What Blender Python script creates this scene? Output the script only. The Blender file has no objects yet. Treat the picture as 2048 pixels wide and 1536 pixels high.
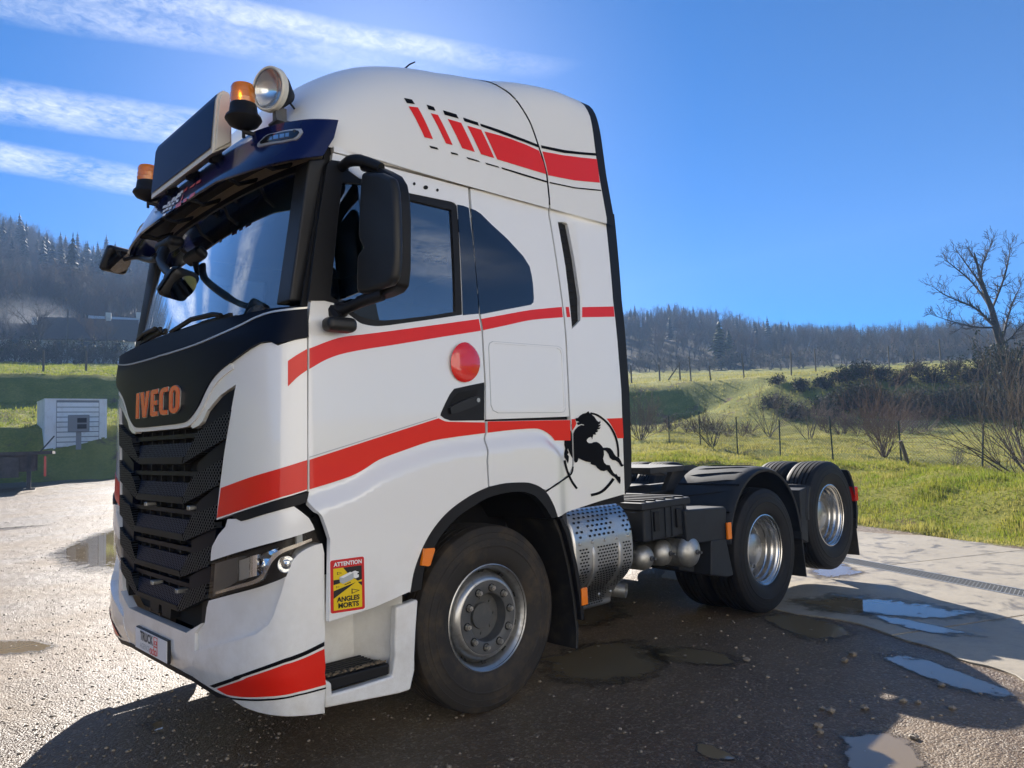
import bpy, bmesh, math, random
import numpy as np
from mathutils import Vector, Matrix
from mathutils.geometry import delaunay_2d_cdt
random.seed(7)
SC = bpy.context.scene
COL = SC.collection
rad = math.radians

# ------------------------------------------------------------------ camera
FPX = 1491.89
CAM = np.array([-2.92737, -3.23640, 1.55621])
YAW, PITCH, ROLL = rad(46.38416), rad(4.30042), rad(-1.96880)
def cam_axes():
    f = np.array([math.cos(YAW)*math.cos(PITCH), math.sin(YAW)*math.cos(PITCH), math.sin(PITCH)])
    r = np.array([math.sin(YAW), -math.cos(YAW), 0.0]); u = np.cross(r, f)
    c, s = math.cos(ROLL), math.sin(ROLL)
    return f, c*r+s*u, -s*r+c*u
CF, CR, CU = cam_axes()
cd = bpy.data.cameras.new('camera'); cam = bpy.data.objects.new('camera', cd); COL.objects.link(cam)
cd.sensor_width = 36; cd.lens = FPX/2048*36; cd.clip_end = 6000; cd.clip_start = 0.05
cam.matrix_world = Matrix(((CR[0], CU[0], -CF[0], CAM[0]), (CR[1], CU[1], -CF[1], CAM[1]), (CR[2], CU[2], -CF[2], CAM[2]), (0, 0, 0, 1)))
SC.camera = cam

# ------------------------------------------------------------------ sky, sun, exposure
SUN_DIR = Vector((0.555, 0.835, 0)).normalized(); SUN_ELEV = rad(25.5)
W = bpy.data.worlds.new('World'); SC.world = W; W.use_nodes = True
def build_world():
    nt = W.node_tree; N = nt.nodes; L = nt.links; N.clear()
    out = N.new('ShaderNodeOutputWorld'); bg = N.new('ShaderNodeBackground'); bg.inputs['Strength'].default_value = SKY_STRENGTH
    sky = N.new('ShaderNodeTexSky'); sky.sky_type = 'NISHITA'; sky.sun_disc = False
    sky.sun_elevation = SUN_ELEV; sky.sun_rotation = math.atan2(SUN_DIR.x, SUN_DIR.y)
    sky.altitude = 300; sky.air_density = 0.55; sky.dust_density = 0.28; sky.ozone_density = 5.5
    # thin cloud streaks at one altitude: direction -> plane coordinates
    tc = N.new('ShaderNodeTexCoord'); sep = N.new('ShaderNodeSeparateXYZ'); L.new(tc.outputs['Generated'], sep.inputs[0])
    def M(op, a, b=None, clamp=False):
        m = N.new('ShaderNodeMath'); m.operation = op; m.use_clamp = clamp
        for i, v in ((0, a), (1, b)):
            if v is None: continue
            if isinstance(v, (int, float)): m.inputs[i].default_value = v
            else: L.new(v, m.inputs[i])
        return m.outputs[0]
    zc = M('MAXIMUM', sep.outputs['Z'], 0.03)
    px = M('DIVIDE', sep.outputs['X'], zc); py = M('DIVIDE', sep.outputs['Y'], zc)
    comb = N.new('ShaderNodeCombineXYZ'); L.new(px, comb.inputs[0]); L.new(py, comb.inputs[1])
    wn = N.new('ShaderNodeTexNoise'); wn.inputs['Scale'].default_value = 0.9; wn.inputs['Detail'].default_value = 3
    L.new(comb.outputs[0], wn.inputs['Vector'])
    wob = M('MULTIPLY', M('SUBTRACT', wn.outputs['Fac'], 0.5), 0.22)
    fn = N.new('ShaderNodeTexNoise'); fn.inputs['Scale'].default_value = 30; fn.inputs['Detail'].default_value = 8; fn.inputs['Roughness'].default_value = 0.66; fn.inputs['Distortion'].default_value = 0.5
    L.new(comb.outputs[0], fn.inputs['Vector'])
    cn = N.new('ShaderNodeTexNoise'); cn.inputs['Scale'].default_value = 5.0; cn.inputs['Detail'].default_value = 3
    L.new(comb.outputs[0], cn.inputs['Vector'])
    tot = None
    for (a0, sl, hw, u0, u1, st) in CLOUD_BANDS:
        d = M('DIVIDE', M('ADD', wob, M('SUBTRACT', py, M('ADD', a0, M('MULTIPLY', px, sl)))), hw)
        band = M('SUBTRACT', 1.0, M('MULTIPLY', d, d), True)
        e0 = M('DIVIDE', M('SUBTRACT', px, u0), 0.35, True); e1 = M('DIVIDE', M('SUBTRACT', u1, px), 0.45, True)
        b = M('MULTIPLY', M('MULTIPLY', band, M('MULTIPLY', e0, e1)), st)
        tot = b if tot is None else M('MAXIMUM', tot, b)
    tex = M('ADD', M('MULTIPLY', M('SUBTRACT', fn.outputs['Fac'], 0.5), 1.6), M('ADD', 0.46, M('MULTIPLY', M('SUBTRACT', cn.outputs['Fac'], 0.5), 1.5)))
    fac = M('MULTIPLY', tot, M('MAXIMUM', tex, 0.0), True)
    fade = M('DIVIDE', M('SUBTRACT', sep.outputs['Z'], 0.05), 0.1, True)
    fac = M('MULTIPLY', fac, fade)
    hs = N.new('ShaderNodeHueSaturation'); hs.inputs['Saturation'].default_value = SKY_SAT; L.new(sky.outputs[0], hs.inputs['Color'])
    mix = N.new('ShaderNodeMixRGB'); L.new(fac, mix.inputs[0]); L.new(hs.outputs[0], mix.inputs[1]); mix.inputs[2].default_value = CLOUD_COL
    L.new(mix.outputs[0], bg.inputs['Color']); L.new(bg.outputs[0], out.inputs[0])
SKY_STRENGTH = 0.05
SKY_SAT = 1.42
CLOUD_COL = (8.0, 8.3, 8.8, 1)
# thin cloud streaks (intercept, slope, half width, start, end, strength) on the cloud plane
CLOUD_BANDS = [(2.02, -.43, .11, -1.5, 1.30, .62), (1.88, -.40, .075, .1, 1.5, .95), (2.55, -.30, .18, -1.5, 1.5, .92), (2.96, -.10, .19, -1.5, 1.5, .85), (3.6, -.1, .3, -3, -.5, .8), (1.2, -.4, .2, -2.5, -.6, .8), (-1.6, -.35, .35, -1.5, 2.5, .8)]
sd = bpy.data.lights.new('sun', 'SUN'); sun = bpy.data.objects.new('sun', sd); COL.objects.link(sun)
sd.energy = 5.0; sd.angle = rad(0.53); sd.color = (1.0, 0.94, 0.86)
_to = Vector((SUN_DIR.x*math.cos(SUN_ELEV), SUN_DIR.y*math.cos(SUN_ELEV), math.sin(SUN_ELEV)))
sun.rotation_euler = _to.to_track_quat('Z', 'Y').to_euler(); sun.location = (20, 30, 40)
SC.view_settings.view_transform = 'Standard'; SC.view_settings.look = 'None'; SC.view_settings.gamma = 1
SC.view_settings.exposure = 1.6; SC.view_settings.use_curve_mapping = False
SC.render.engine = 'CYCLES'
SC.cycles.max_bounces = 8; SC.cycles.transparent_max_bounces = 16; SC.cycles.volume_bounces = 1
SC.cycles.caustics_reflective = False; SC.cycles.caustics_refractive = False
SC.cycles.sample_clamp_indirect = 8.0

# ------------------------------------------------------------------ photo pixel helpers
def pray(u, v): return CF + CR*(u-1024)/FPX - CU*(v-768)/FPX
def hit(u, v, ax, val):
    d = pray(u, v); t = (val-CAM[ax])/d[ax]; return CAM+t*d
def proj(P):
    d = np.asarray(P, float)-CAM; z = d@CF
    return np.stack([1024+FPX*(d@CR)/z, 768-FPX*(d@CU)/z], -1), z

class Skin:
    """A smooth surface P(a,b) of the vehicle; inv() finds where a photo pixel's ray meets it."""
    def __init__(s, P, ar, br, n=70):
        s.P = P; s.ar = ar; s.br = br
        A, B = np.meshgrid(np.linspace(*ar, n), np.linspace(*br, n), indexing='ij')
        s.A = A.ravel(); s.B = B.ravel(); G = P(s.A, s.B); s.uv, s.z = proj(G)
        nn = s.nrm(s.A, s.B); s.face = np.einsum('ij,ij->i', nn, CAM-G) > 0
    def nrm(s, a, b, h=1e-3):
        a = np.asarray(a, float); b = np.asarray(b, float)
        da = s.P(a+h, b)-s.P(a-h, b); db = s.P(a, b+h)-s.P(a, b-h)
        n = np.cross(da, db); n /= np.linalg.norm(n, axis=-1, keepdims=True)+1e-12
        return n*s.sgn if hasattr(s, 'sgn') else n
    def inv(s, u, v):
        t = np.array([u, v], float)
        d = ((s.uv-t)**2).sum(1)+np.where(s.face, 0, 1e9)
        i = int(np.argmin(d)); a, b = s.A[i], s.B[i]; h = 1e-4
        for _ in range(14):
            Q = s.P(np.array([a, a+h, a]), np.array([b, b, b+h])); q, _z = proj(Q)
            J = np.stack([(q[1]-q[0])/h, (q[2]-q[0])/h], 1); r = t-q[0]
            try: st = np.linalg.solve(J, r)
            except np.linalg.LinAlgError: break
            st = np.clip(st, -.15, .15); a += st[0]; b += st[1]
            if abs(r).max() < .02: break
        return a, b

# ------------------------------------------------------------------ mesh helpers
def link(o, parent=None):
    COL.objects.link(o)
    if parent is not None: o.parent = parent
    return o
def mesh_obj(name, verts, faces, mat, parent=None, smooth=False, normals=None):
    me = bpy.data.meshes.new(name); me.from_pydata([tuple(map(float, v)) for v in verts], [], [tuple(map(int, f)) for f in faces])
    if mat is not None: me.materials.append(mat)
    if smooth or normals is not None: me.polygons.foreach_set('use_smooth', [True]*len(me.polygons))
    if normals is not None:
        me.update(); me.normals_split_custom_set_from_vertices([tuple(map(float, n)) for n in normals])
    me.update()
    return link(bpy.data.objects.new(name, me), parent)
def tag(o, label, cat=None, group=None, kind=None):
    if label: o['label'] = label
    if cat: o['category'] = cat
    if group: o['group'] = group
    if kind: o['kind'] = kind
    return o
def thing(name, label, cat, loc=(0, 0, 0), rz=0, group=None):
    o = bpy.data.objects.new(name, None); o.empty_display_size = .3; COL.objects.link(o); o.location = loc; o.rotation_euler = (0, 0, rz)
    return tag(o, label, cat, group)
def copy_tree(o, parent=None):
    c = o.copy(); COL.objects.link(c)
    if parent is not None: c.parent = parent
    for ch in o.children: copy_tree(ch, c)
    return c
def mirrored(o, parent):
    """mirror image of a part on the other side of the vehicle's centre plane y = 1.25"""
    me = o.data.copy(); n = len(me.vertices); co = np.empty(n*3); me.vertices.foreach_get('co', co); co = co.reshape(-1, 3)
    co[:, 1] = 2.5-co[:, 1]; fs = [tuple(p.vertices)[::-1] for p in me.polygons]; sm = [p.use_smooth for p in me.polygons]
    nn = None
    if me.has_custom_normals:
        nn = np.zeros((n, 3)); ln = np.empty(len(me.loops)*3); me.loops.foreach_get('normal', ln); li = np.empty(len(me.loops), int); me.loops.foreach_get('vertex_index', li)
        nn[li] = ln.reshape(-1, 3); nn[:, 1] *= -1
    m2 = bpy.data.meshes.new(o.data.name); m2.from_pydata(co.tolist(), [], fs)
    for m in me.materials: m2.materials.append(m)
    m2.polygons.foreach_set('use_smooth', sm); m2.update()
    if nn is not None: m2.normals_split_custom_set_from_vertices(nn.tolist())
    bpy.data.meshes.remove(me)
    c = bpy.data.objects.new(o.name.split('.')[0], m2); link(c, parent)
    for k in ('label', 'kind'):
        if k in o: c[k] = o[k]
    for md in o.modifiers:
        if md.type == 'BEVEL':
            b = c.modifiers.new('bevel', 'BEVEL'); b.width = md.width; b.segments = md.segments; b.limit_method = md.limit_method; b.angle_limit = md.angle_limit
    return c
class MB:
    def __init__(s): s.v = []; s.f = []
    def add(s, vs, fs):
        k = len(s.v); s.v += [tuple(map(float, v)) for v in vs]; s.f += [tuple(i+k for i in f) for f in fs]; return s
    def box(s, x0, x1, y0, y1, z0, z1):
        return s.add([(x0, y0, z0), (x1, y0, z0), (x1, y1, z0), (x0, y1, z0), (x0, y0, z1), (x1, y0, z1), (x1, y1, z1), (x0, y1, z1)],
                     [(0, 3, 2, 1), (4, 5, 6, 7), (0, 1, 5, 4), (1, 2, 6, 5), (2, 3, 7, 6), (3, 0, 4, 7)])
    def obox(s, c, ax, ay, az, hx, hy, hz):
        c, ax, ay, az = map(np.array, (c, ax, ay, az)); P = [c+ax*i*hx+ay*j*hy+az*k*hz for (i, j, k) in ((-1, -1, -1), (1, -1, -1), (1, 1, -1), (-1, 1, -1), (-1, -1, 1), (1, -1, 1), (1, 1, 1), (-1, 1, 1))]
        return s.add(P, [(0, 3, 2, 1), (4, 5, 6, 7), (0, 1, 5, 4), (1, 2, 6, 5), (2, 3, 7, 6), (3, 0, 4, 7)])
    def prism(s, poly, ax, lo, hi):
        """extrude a 2D polygon along axis ax (0 x, 1 y, 2 z); polygon coordinates are the other two axes in order"""
        def P(p, t):
            q = list(p); q.insert(ax, t); return q
        n = len(poly); vs = [P(p, lo) for p in poly]+[P(p, hi) for p in poly]
        return s.add(vs, [tuple(range(n))[::-1], tuple(range(n, 2*n))]+[(i, (i+1) % n, n+(i+1) % n, n+i) for i in range(n)])
    def lathe(s, prof, c=(0, 0, 0), ax=1, seg=48, closed=False):
        """revolve (t along axis, r) profile"""
        n = len(prof); c = np.array(c, float); vs = []
        a1, a2 = [(1, 2), (2, 0), (0, 1)][ax]
        for j in range(seg):
            t = 2*math.pi*j/seg
            for (h, r) in prof:
                p = c.copy(); p[ax] += h; p[a1] += r*math.cos(t); p[a2] += r*math.sin(t); vs.append(p)
        fs = []
        for j in range(seg):
            for i in range(n-1 if not closed else n):
                i2 = (i+1) % n; k = (j+1) % seg; fs.append((j*n+i, j*n+i2, k*n+i2, k*n+i))
        return s.add(vs, fs)
    def tube(s, pts, r, seg=8, caps=True):
        pts = [np.array(p, float) for p in pts]; n = len(pts); rs = r if isinstance(r, (list, tuple)) else [r]*n; vs = []; up = np.array([0.13, .21, .97])
        for i, p in enumerate(pts):
            t = pts[min(i+1, n-1)]-pts[max(i-1, 0)]; t /= np.linalg.norm(t)+1e-12
            e = np.cross(t, up)
            if np.linalg.norm(e) < .05: e = np.cross(t, np.array([1., 0, 0]))
            e /= np.linalg.norm(e); g = np.cross(e, t)
            for j in range(seg):
                a = 2*math.pi*j/seg; vs.append(p+rs[i]*(math.cos(a)*e+math.sin(a)*g))
        fs = [(i*seg+j, i*seg+(j+1) % seg, (i+1)*seg+(j+1) % seg, (i+1)*seg+j) for i in range(n-1) for j in range(seg)]
        if caps: fs += [tuple(range(seg))[::-1], tuple((n-1)*seg+j for j in range(seg))]
        return s.add(vs, fs)
    def build(s, name, mat, parent=None, smooth=None, bevel=0, seg=2, angle=35):
        o = mesh_obj(name, s.v, s.f, mat, parent, smooth=bool(smooth or bevel))
        bm = bmesh.new(); bm.from_mesh(o.data); bmesh.ops.recalc_face_normals(bm, faces=bm.faces); bm.to_mesh(o.data); bm.free()
        if bevel:
            m = o.modifiers.new('bevel', 'BEVEL'); m.width = bevel; m.segments = seg; m.limit_method = 'ANGLE'; m.angle_limit = rad(angle); m.harden_normals = True
        elif smooth:
            o.data.set_sharp_from_angle(angle=rad(angle))
        return o
def crs(pts, k=6):
    """smooth open polyline through the points (Catmull-Rom)"""
    P = [np.array(p, float) for p in pts]; P = [2*P[0]-P[1]]+P+[2*P[-1]-P[-2]]; out = []
    for i in range(1, len(P)-2):
        for j in range(k):
            t = j/k; a, b, c, d = P[i-1:i+3]
            out.append(.5*((2*b)+(-a+c)*t+(2*a-5*b+4*c-d)*t*t+(-a+3*b-3*c+d)*t**3))
    out.append(P[-2]); return [tuple(p) for p in out]
def inpoly(px, py, loops):
    ins = np.zeros(len(px), bool)
    for lp in loops:
        n = len(lp)
        for i in range(n):
            x1, y1 = lp[i]; x2, y2 = lp[(i+1) % n]
            if y1 == y2: continue
            c = ((y1 > py) != (y2 > py)) & (px < (x2-x1)*(py-y1)/(y2-y1)+x1); ins ^= c
    return ins
def fill2d(loops, res):
    V = []; Ed = []
    for lp in loops:
        q = []
        for i in range(len(lp)):
            a = np.array(lp[i]); b = np.array(lp[(i+1) % len(lp)]); m = max(1, int(math.ceil(np.linalg.norm(b-a)/res)))
            for j in range(m): q.append(a+(b-a)*j/m)
        k = len(V); V += q; Ed += [(k+i, k+(i+1) % len(q)) for i in range(len(q))]
    A = np.array(V); lo = A.min(0); hi = A.max(0)
    gx = np.arange(lo[0]+res*.5, hi[0], res); gy = np.arange(lo[1]+res*.5, hi[1], res)
    if len(gx) and len(gy):
        GX, GY = np.meshgrid(gx, gy); GX = GX.ravel(); GY = GY.ravel()
        ok = inpoly(GX, GY, loops)
        if ok.any():
            G = np.stack([GX[ok], GY[ok]], 1)
            d = np.array([np.min(((A-g)**2).sum(1)) for g in G]); G = G[d > (res*.45)**2]
            V = V+[g for g in G]
    r = delaunay_2d_cdt([Vector((float(v[0]), float(v[1]))) for v in V], Ed, [], 0, 1e-6)
    P = np.array([(v.x, v.y) for v in r[0]]); F = [f for f in r[2]]
    cen = np.array([P[list(f)].mean(0) for f in F]); ok = inpoly(cen[:, 0], cen[:, 1], loops)
    F = [f for f, k in zip(F, ok) if k]
    cnt = {}
    for f in F:
        for i in range(len(f)):
            e = (f[i], f[(i+1) % len(f)]); cnt[e] = cnt.get(e, 0)+1
    border = [e for e in cnt if (e[1], e[0]) not in cnt]
    return P, F, border
def sheet(name, loops, skin, off, thick, mat, parent, res=.06, mirror=False, offs=None, px=True, label=None, flat=False):
    """a plate that follows a skin: outline loops in photo pixels (px) or skin coordinates, off metres proud, thick metres deep"""
    L2 = [[skin.inv(*p) if px else p for p in lp] for lp in loops]
    P, F, border = fill2d(L2, res)
    a, b = P[:, 0], P[:, 1]; Q = skin.P(a, b); N = skin.nrm(a, b)
    o = off if offs is None else off+offs(a, b)
    T = Q+N*(np.asarray(o).reshape(-1, 1) if np.ndim(o) else o)
    nv = len(T); V = list(T); NN = list(N); FF = []
    FI = np.array([f[:3] for f in F]); flip = np.einsum('ij,ij->i', np.cross(T[FI[:, 1]]-T[FI[:, 0]], T[FI[:, 2]]-T[FI[:, 0]]), N[FI[:, 0]]).sum() < 0
    for f in F: FF.append(tuple(f)[::-1] if flip else tuple(f))
    if thick > 0:
        for (i, j) in border:
            k = len(V); A_, B_ = T[i], T[j]; C_, D_ = T[j]-N[j]*thick, T[i]-N[i]*thick
            w = np.cross(B_-A_, N[i]); w = w/(np.linalg.norm(w)+1e-12)*(-1 if flip else 1)
            V += [A_, B_, C_, D_]; NN += [w]*4; FF.append((k, k+3, k+2, k+1) if not flip else (k, k+1, k+2, k+3))
    ob = mesh_obj(name, V, FF, mat, parent, normals=None if flat else NN)
    if label: ob['label'] = label
    if mirror: mirrored(ob, parent)
    return ob
def text_mesh(txt, size=1.0, bold=0.0, space=1.0):
    """flat outline triangles of a line of lettering: verts (x,y), faces"""
    cu = bpy.data.curves.new('t', 'FONT'); cu.body = txt; cu.size = size; cu.offset = bold; cu.space_character = space; cu.resolution_u = 3; cu.fill_mode = 'FRONT'
    ob = bpy.data.objects.new('t', cu); COL.objects.link(ob); bpy.context.view_layer.update()
    dg = bpy.context.evaluated_depsgraph_get(); me = ob.evaluated_get(dg).to_mesh()
    V = np.array([tuple(v.co) for v in me.vertices]); F = [tuple(p.vertices) for p in me.polygons]
    ob.evaluated_get(dg).to_mesh_clear(); bpy.data.objects.remove(ob); bpy.data.curves.remove(cu)
    return V[:, :2], F

# ------------------------------------------------------------------ materials
def mat(name, col, rough=.5, metal=0, coat=0, spec=.5, bump=None, vary=None, trans=0, ior=1.45, emis=None, coat_rough=.03, alpha=1, sub=None):
    m = bpy.data.materials.new(name); m.use_nodes = True; nt = m.node_tree; N = nt.nodes; L = nt.links; b = N['Principled BSDF']
    c = (*col, 1) if len(col) == 3 else col
    b.inputs['Base Color'].default_value = c; b.inputs['Roughness'].default_value = rough; b.inputs['Metallic'].default_value = metal
    b.inputs['Coat Weight'].default_value = coat; b.inputs['Coat Roughness'].default_value = coat_rough; b.inputs['Specular IOR Level'].default_value = spec
    b.inputs['Transmission Weight'].default_value = trans; b.inputs['IOR'].default_value = ior
    tc = N.new('ShaderNodeTexCoord')
    if vary:                       # (scale, second colour, low, high): mottled dirt/wear
        sc, c2, lo, hi = vary
        n = N.new('ShaderNodeTexNoise'); n.inputs['Scale'].default_value = sc; n.inputs['Detail'].default_value = 8; n.inputs['Roughness'].default_value = .65; L.new(tc.outputs['Object'], n.inputs['Vector'])
        r = N.new('ShaderNodeMapRange'); r.inputs[1].default_value = lo; r.inputs[2].default_value = hi; L.new(n.outputs['Fac'], r.inputs[0])
        x = N.new('ShaderNodeMixRGB'); L.new(r.outputs[0], x.inputs[0]); x.inputs[1].default_value = c; x.inputs[2].default_value = (*c2, 1); L.new(x.outputs[0], b.inputs['Base Color'])
        rr = N.new('ShaderNodeMapRange'); rr.inputs[3].default_value = rough; rr.inputs[4].default_value = min(1, rough+.25); L.new(r.outputs[0], rr.inputs[0]); L.new(rr.outputs[0], b.inputs['Roughness'])
    if bump:
        sc, st, dist = bump
        n = N.new('ShaderNodeTexNoise'); n.inputs['Scale'].default_value = sc; n.inputs['Detail'].default_value = 4; L.new(tc.outputs['Object'], n.inputs['Vector'])
        q = N.new('ShaderNodeBump'); q.inputs['Strength'].default_value = st; q.inputs['Distance'].default_value = dist; L.new(n.outputs['Fac'], q.inputs['Height']); L.new(q.outputs[0], b.inputs['Normal'])
    return m
def glass(name, tint, refl=1.0, rough=0.0, gain=1.0):
    m = bpy.data.materials.new(name); m.use_nodes = True; nt = m.node_tree; N = nt.nodes; L = nt.links; N.clear()
    o = N.new('ShaderNodeOutputMaterial'); t = N.new('ShaderNodeBsdfTransparent'); t.inputs[0].default_value = (*tint, 1)
    g = N.new('ShaderNodeBsdfGlossy'); g.inputs['Roughness'].default_value = rough; g.inputs[0].default_value = (refl, refl, refl, 1)
    f = N.new('ShaderNodeFresnel'); f.inputs[0].default_value = 1.75
    k = N.new('ShaderNodeMath'); k.operation = 'MULTIPLY'; k.use_clamp = True; k.inputs[1].default_value = gain; L.new(f.outputs[0], k.inputs[0])
    x = N.new('ShaderNodeMixShader'); L.new(k.outputs[0], x.inputs[0]); L.new(t.outputs[0], x.inputs[1]); L.new(g.outputs[0], x.inputs[2]); L.new(x.outputs[0], o.inputs[0])
    return m
def dots(name, base, hole, scale, ratio=.34, metal=0, rough=.5, rot=0.0):
    """fine perforated plate: staggered holes too small to build one by one"""
    m = mat(name, base, rough, metal); nt = m.node_tree; N = nt.nodes; L = nt.links; b = N['Principled BSDF']
    tc = N.new('ShaderNodeTexCoord'); sp = N.new('ShaderNodeSeparateXYZ'); L.new(tc.outputs['Object'], sp.inputs[0])
    def M(op, a, c=None):
        q = N.new('ShaderNodeMath'); q.operation = op
        for i, v in ((0, a), (1, c)):
            if v is None: continue
            if isinstance(v, (int, float)): q.inputs[i].default_value = v
            else: L.new(v, q.inputs[i])
        return q.outputs[0]
    y = M('MULTIPLY', sp.outputs['Y'], scale); z = M('MULTIPLY', sp.outputs['Z'], scale)
    ds = []
    for (oy, oz) in ((0, 0), (.5, .5)):
        fy = M('SUBTRACT', M('FRACT', M('ADD', y, oy)), .5); fz = M('SUBTRACT', M('FRACT', M('ADD', z, oz)), .5)
        ds.append(M('SQRT', M('ADD', M('MULTIPLY', fy, fy), M('MULTIPLY', fz, fz))))
    d = M('LESS_THAN', M('MINIMUM', ds[0], ds[1]), ratio)
    x = N.new('ShaderNodeMixRGB'); L.new(d, x.inputs[0]); x.inputs[1].default_value = (*base, 1); x.inputs[2].default_value = (*hole, 1); L.new(x.outputs[0], b.inputs['Base Color'])
    sq = N.new('ShaderNodeMapRange'); sq.inputs[3].default_value = .4; sq.inputs[4].default_value = 0; L.new(d, sq.inputs[0]); L.new(sq.outputs[0], b.inputs['Specular IOR Level'])
    q = N.new('ShaderNodeBump'); q.invert = True; q.inputs['Distance'].default_value = .004; L.new(d, q.inputs['Height']); L.new(q.outputs[0], b.inputs['Normal'])
    return m
M_ = {}
M_['white'] = mat('white_paint', (.84, .84, .82), .22, coat=1.0, coat_rough=.015)
def road_grime(m):
    nt = m.node_tree; N = nt.nodes; L = nt.links; b = N['Principled BSDF']; tc = N.new('ShaderNodeTexCoord'); sp = N.new('ShaderNodeSeparateXYZ'); L.new(tc.outputs['Object'], sp.inputs[0])
    r = N.new('ShaderNodeMapRange'); r.inputs[1].default_value = 1.15; r.inputs[2].default_value = .35; L.new(sp.outputs['Z'], r.inputs[0])
    n = N.new('ShaderNodeTexNoise'); n.inputs['Scale'].default_value = 5; n.inputs['Detail'].default_value = 9; n.inputs['Roughness'].default_value = .7; L.new(tc.outputs['Object'], n.inputs['Vector'])
    q = N.new('ShaderNodeMapRange'); q.inputs[1].default_value = .42; q.inputs[2].default_value = .78; q.inputs[4].default_value = .55; L.new(n.outputs['Fac'], q.inputs[0])
    k = N.new('ShaderNodeMath'); k.operation = 'MULTIPLY'; L.new(r.outputs[0], k.inputs[0]); L.new(q.outputs[0], k.inputs[1])
    x = N.new('ShaderNodeMixRGB'); x.inputs[1].default_value = b.inputs['Base Color'].default_value; x.inputs[2].default_value = (.42, .37, .29, 1); L.new(k.outputs[0], x.inputs[0]); L.new(x.outputs[0], b.inputs['Base Color'])
road_grime(M_['white'])
M_['roofwhite'] = mat('roof_white_paint', (.78, .775, .74), .38, coat=.35, coat_rough=.15)
M_['cream'] = mat('cream_underside', (.55, .52, .45), .45)
M_['red'] = mat('red_film', (.76, .018, .007), .36, coat=.3, spec=.3)
M_['blackfilm'] = mat('black_film', (.003, .003, .004), .6, spec=.12)
M_['navy'] = mat('navy_gloss', (.003, .007, .055), .18, coat=.22, spec=.3)
M_['satin'] = mat('black_satin_panel', (.002, .004, .012), .36, spec=.12)  # blue tint in the black stands in for reflected sky
M_['screen'] = mat('dark_blue_screen', (.003, .009, .045), .35, spec=.08)
M_['black'] = mat('black_plastic', (.009, .009, .010), .5, bump=(900, .15, .001), spec=.3)
M_['mirrorplastic'] = mat('mirror_plastic', (.016, .016, .016), .42, spec=.4, bump=(1400, .12, .0006))
M_['grey'] = mat('dark_grey_plastic', (.016, .019, .024), .55, spec=.35, vary=(6, (.026, .028, .030), .45, .8))
M_['gap'] = mat('dark_gap', (.004, .004, .004), .8)
M_['chassis'] = mat('chassis_paint', (.030, .032, .034), .6, vary=(9, (.075, .065, .05), .45, .75))
M_['rubber'] = mat('tyre_rubber_dusty', (.022, .019, .016), .75, vary=(5, (.095, .070, .045), .48, .76), bump=(60, .25, .002))
M_['rubberblk'] = mat('tyre_rubber_black', (.007, .007, .008), .6, spec=.3, vary=(5, (.03, .028, .025), .5, .8))
M_['mud'] = mat('mudflap_rubber', (.012, .012, .012), .6, vary=(12, (.05, .043, .033), .5, .75))
M_['steel'] = mat('wheel_steel', (.44, .44, .43), .32, metal=.9, vary=(14, (.22, .21, .19), .5, .75))
M_['hub'] = mat('hub_grey', (.075, .078, .08), .42, vary=(20, (.12, .11, .10), .5, .8))
M_['nut'] = mat('nut_steel', (.46, .44, .40), .38, metal=.8)
M_['alu'] = mat('polished_rim', (.62, .61, .59), .25, metal=1)
M_['stainless'] = mat('stainless', (.52, .52, .51), .34, metal=1, vary=(5, (.44, .43, .41), .4, .7))
M_['hole'] = mat('hole_dark', (.006, .006, .006), .7)
M_['tank'] = mat('tank_aluminium', (.42, .42, .40), .42, metal=.85, vary=(16, (.26, .25, .23), .45, .75))
M_['amber'] = mat('amber_lens', (.85, .20, .005), .18, coat=.6)
M_['beacon'] = mat('amber_beacon', (.90, .24, .004), .15, coat=1, trans=.35)
M_['redlens'] = mat('red_lens', (.5, .01, .01), .2)
M_['clear'] = glass('clear_lens', (.97, .98, .98), 1.0, gain=.55)
M_['wind'] = glass('windscreen_glass', (.50, .60, .66), 1.0, gain=3.8)
M_['side'] = glass('side_glass', (.20, .30, .38), 1.0, gain=3.0)
M_['darkglass'] = mat('dark_glass', (.003, .005, .012), .06, coat=1)
M_['chrome'] = mat('chrome', (.80, .80, .80), .08, metal=1)
M_['reflector'] = mat('lamp_reflector', (.75, .75, .74), .18, metal=1)
M_['mirrorglass'] = mat('mirror_glass', (.7, .72, .74), .03, metal=1)
M_['ivory'] = mat('ivory_plastic', (.66, .63, .54), .4)
M_['silver'] = mat('silver_trim', (.62, .60, .55), .3, metal=.6)
M_['interior'] = mat('interior_grey', (.035, .037, .042), .7)
M_['interior2'] = mat('interior_beige', (.34, .33, .28), .7)
M_['seat'] = mat('seat_fabric', (.020, .024, .035), .8)
M_['curtain'] = mat('curtain_cloth', (.07, .075, .08), .85)
M_['wing'] = dots('grille_wing_perforated', (.026, .028, .030), (.0005, .0005, .0005), 36, .235, rough=.5)
M_['mesh'] = dots('grille_mesh_perforated', (.020, .034, .075), (.0004, .0004, .0008), 44, .27, rough=.4)  # blue base colour imitates sky mirrored by the mesh
M_['white_flat'] = mat('white_vinyl', (.82, .82, .82), .4)
M_['yellow'] = mat('yellow_vinyl', (.80, .56, .005), .4)
M_['redv'] = mat('red_vinyl', (.60, .015, .015), .4)
M_['blackv'] = mat('black_vinyl', (.012, .012, .012), .45)
M_['greyv'] = mat('grey_vinyl', (.42, .45, .47), .4)
M_['oliv'] = mat('olive_vinyl', (.25, .22, .01), .4)
M_['orange'] = mat('orange_red_enamel', (.80, .085, .015), .25, coat=.4)
M_['slate'] = mat('slate_print', (.05, .07, .10), .4)
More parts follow.
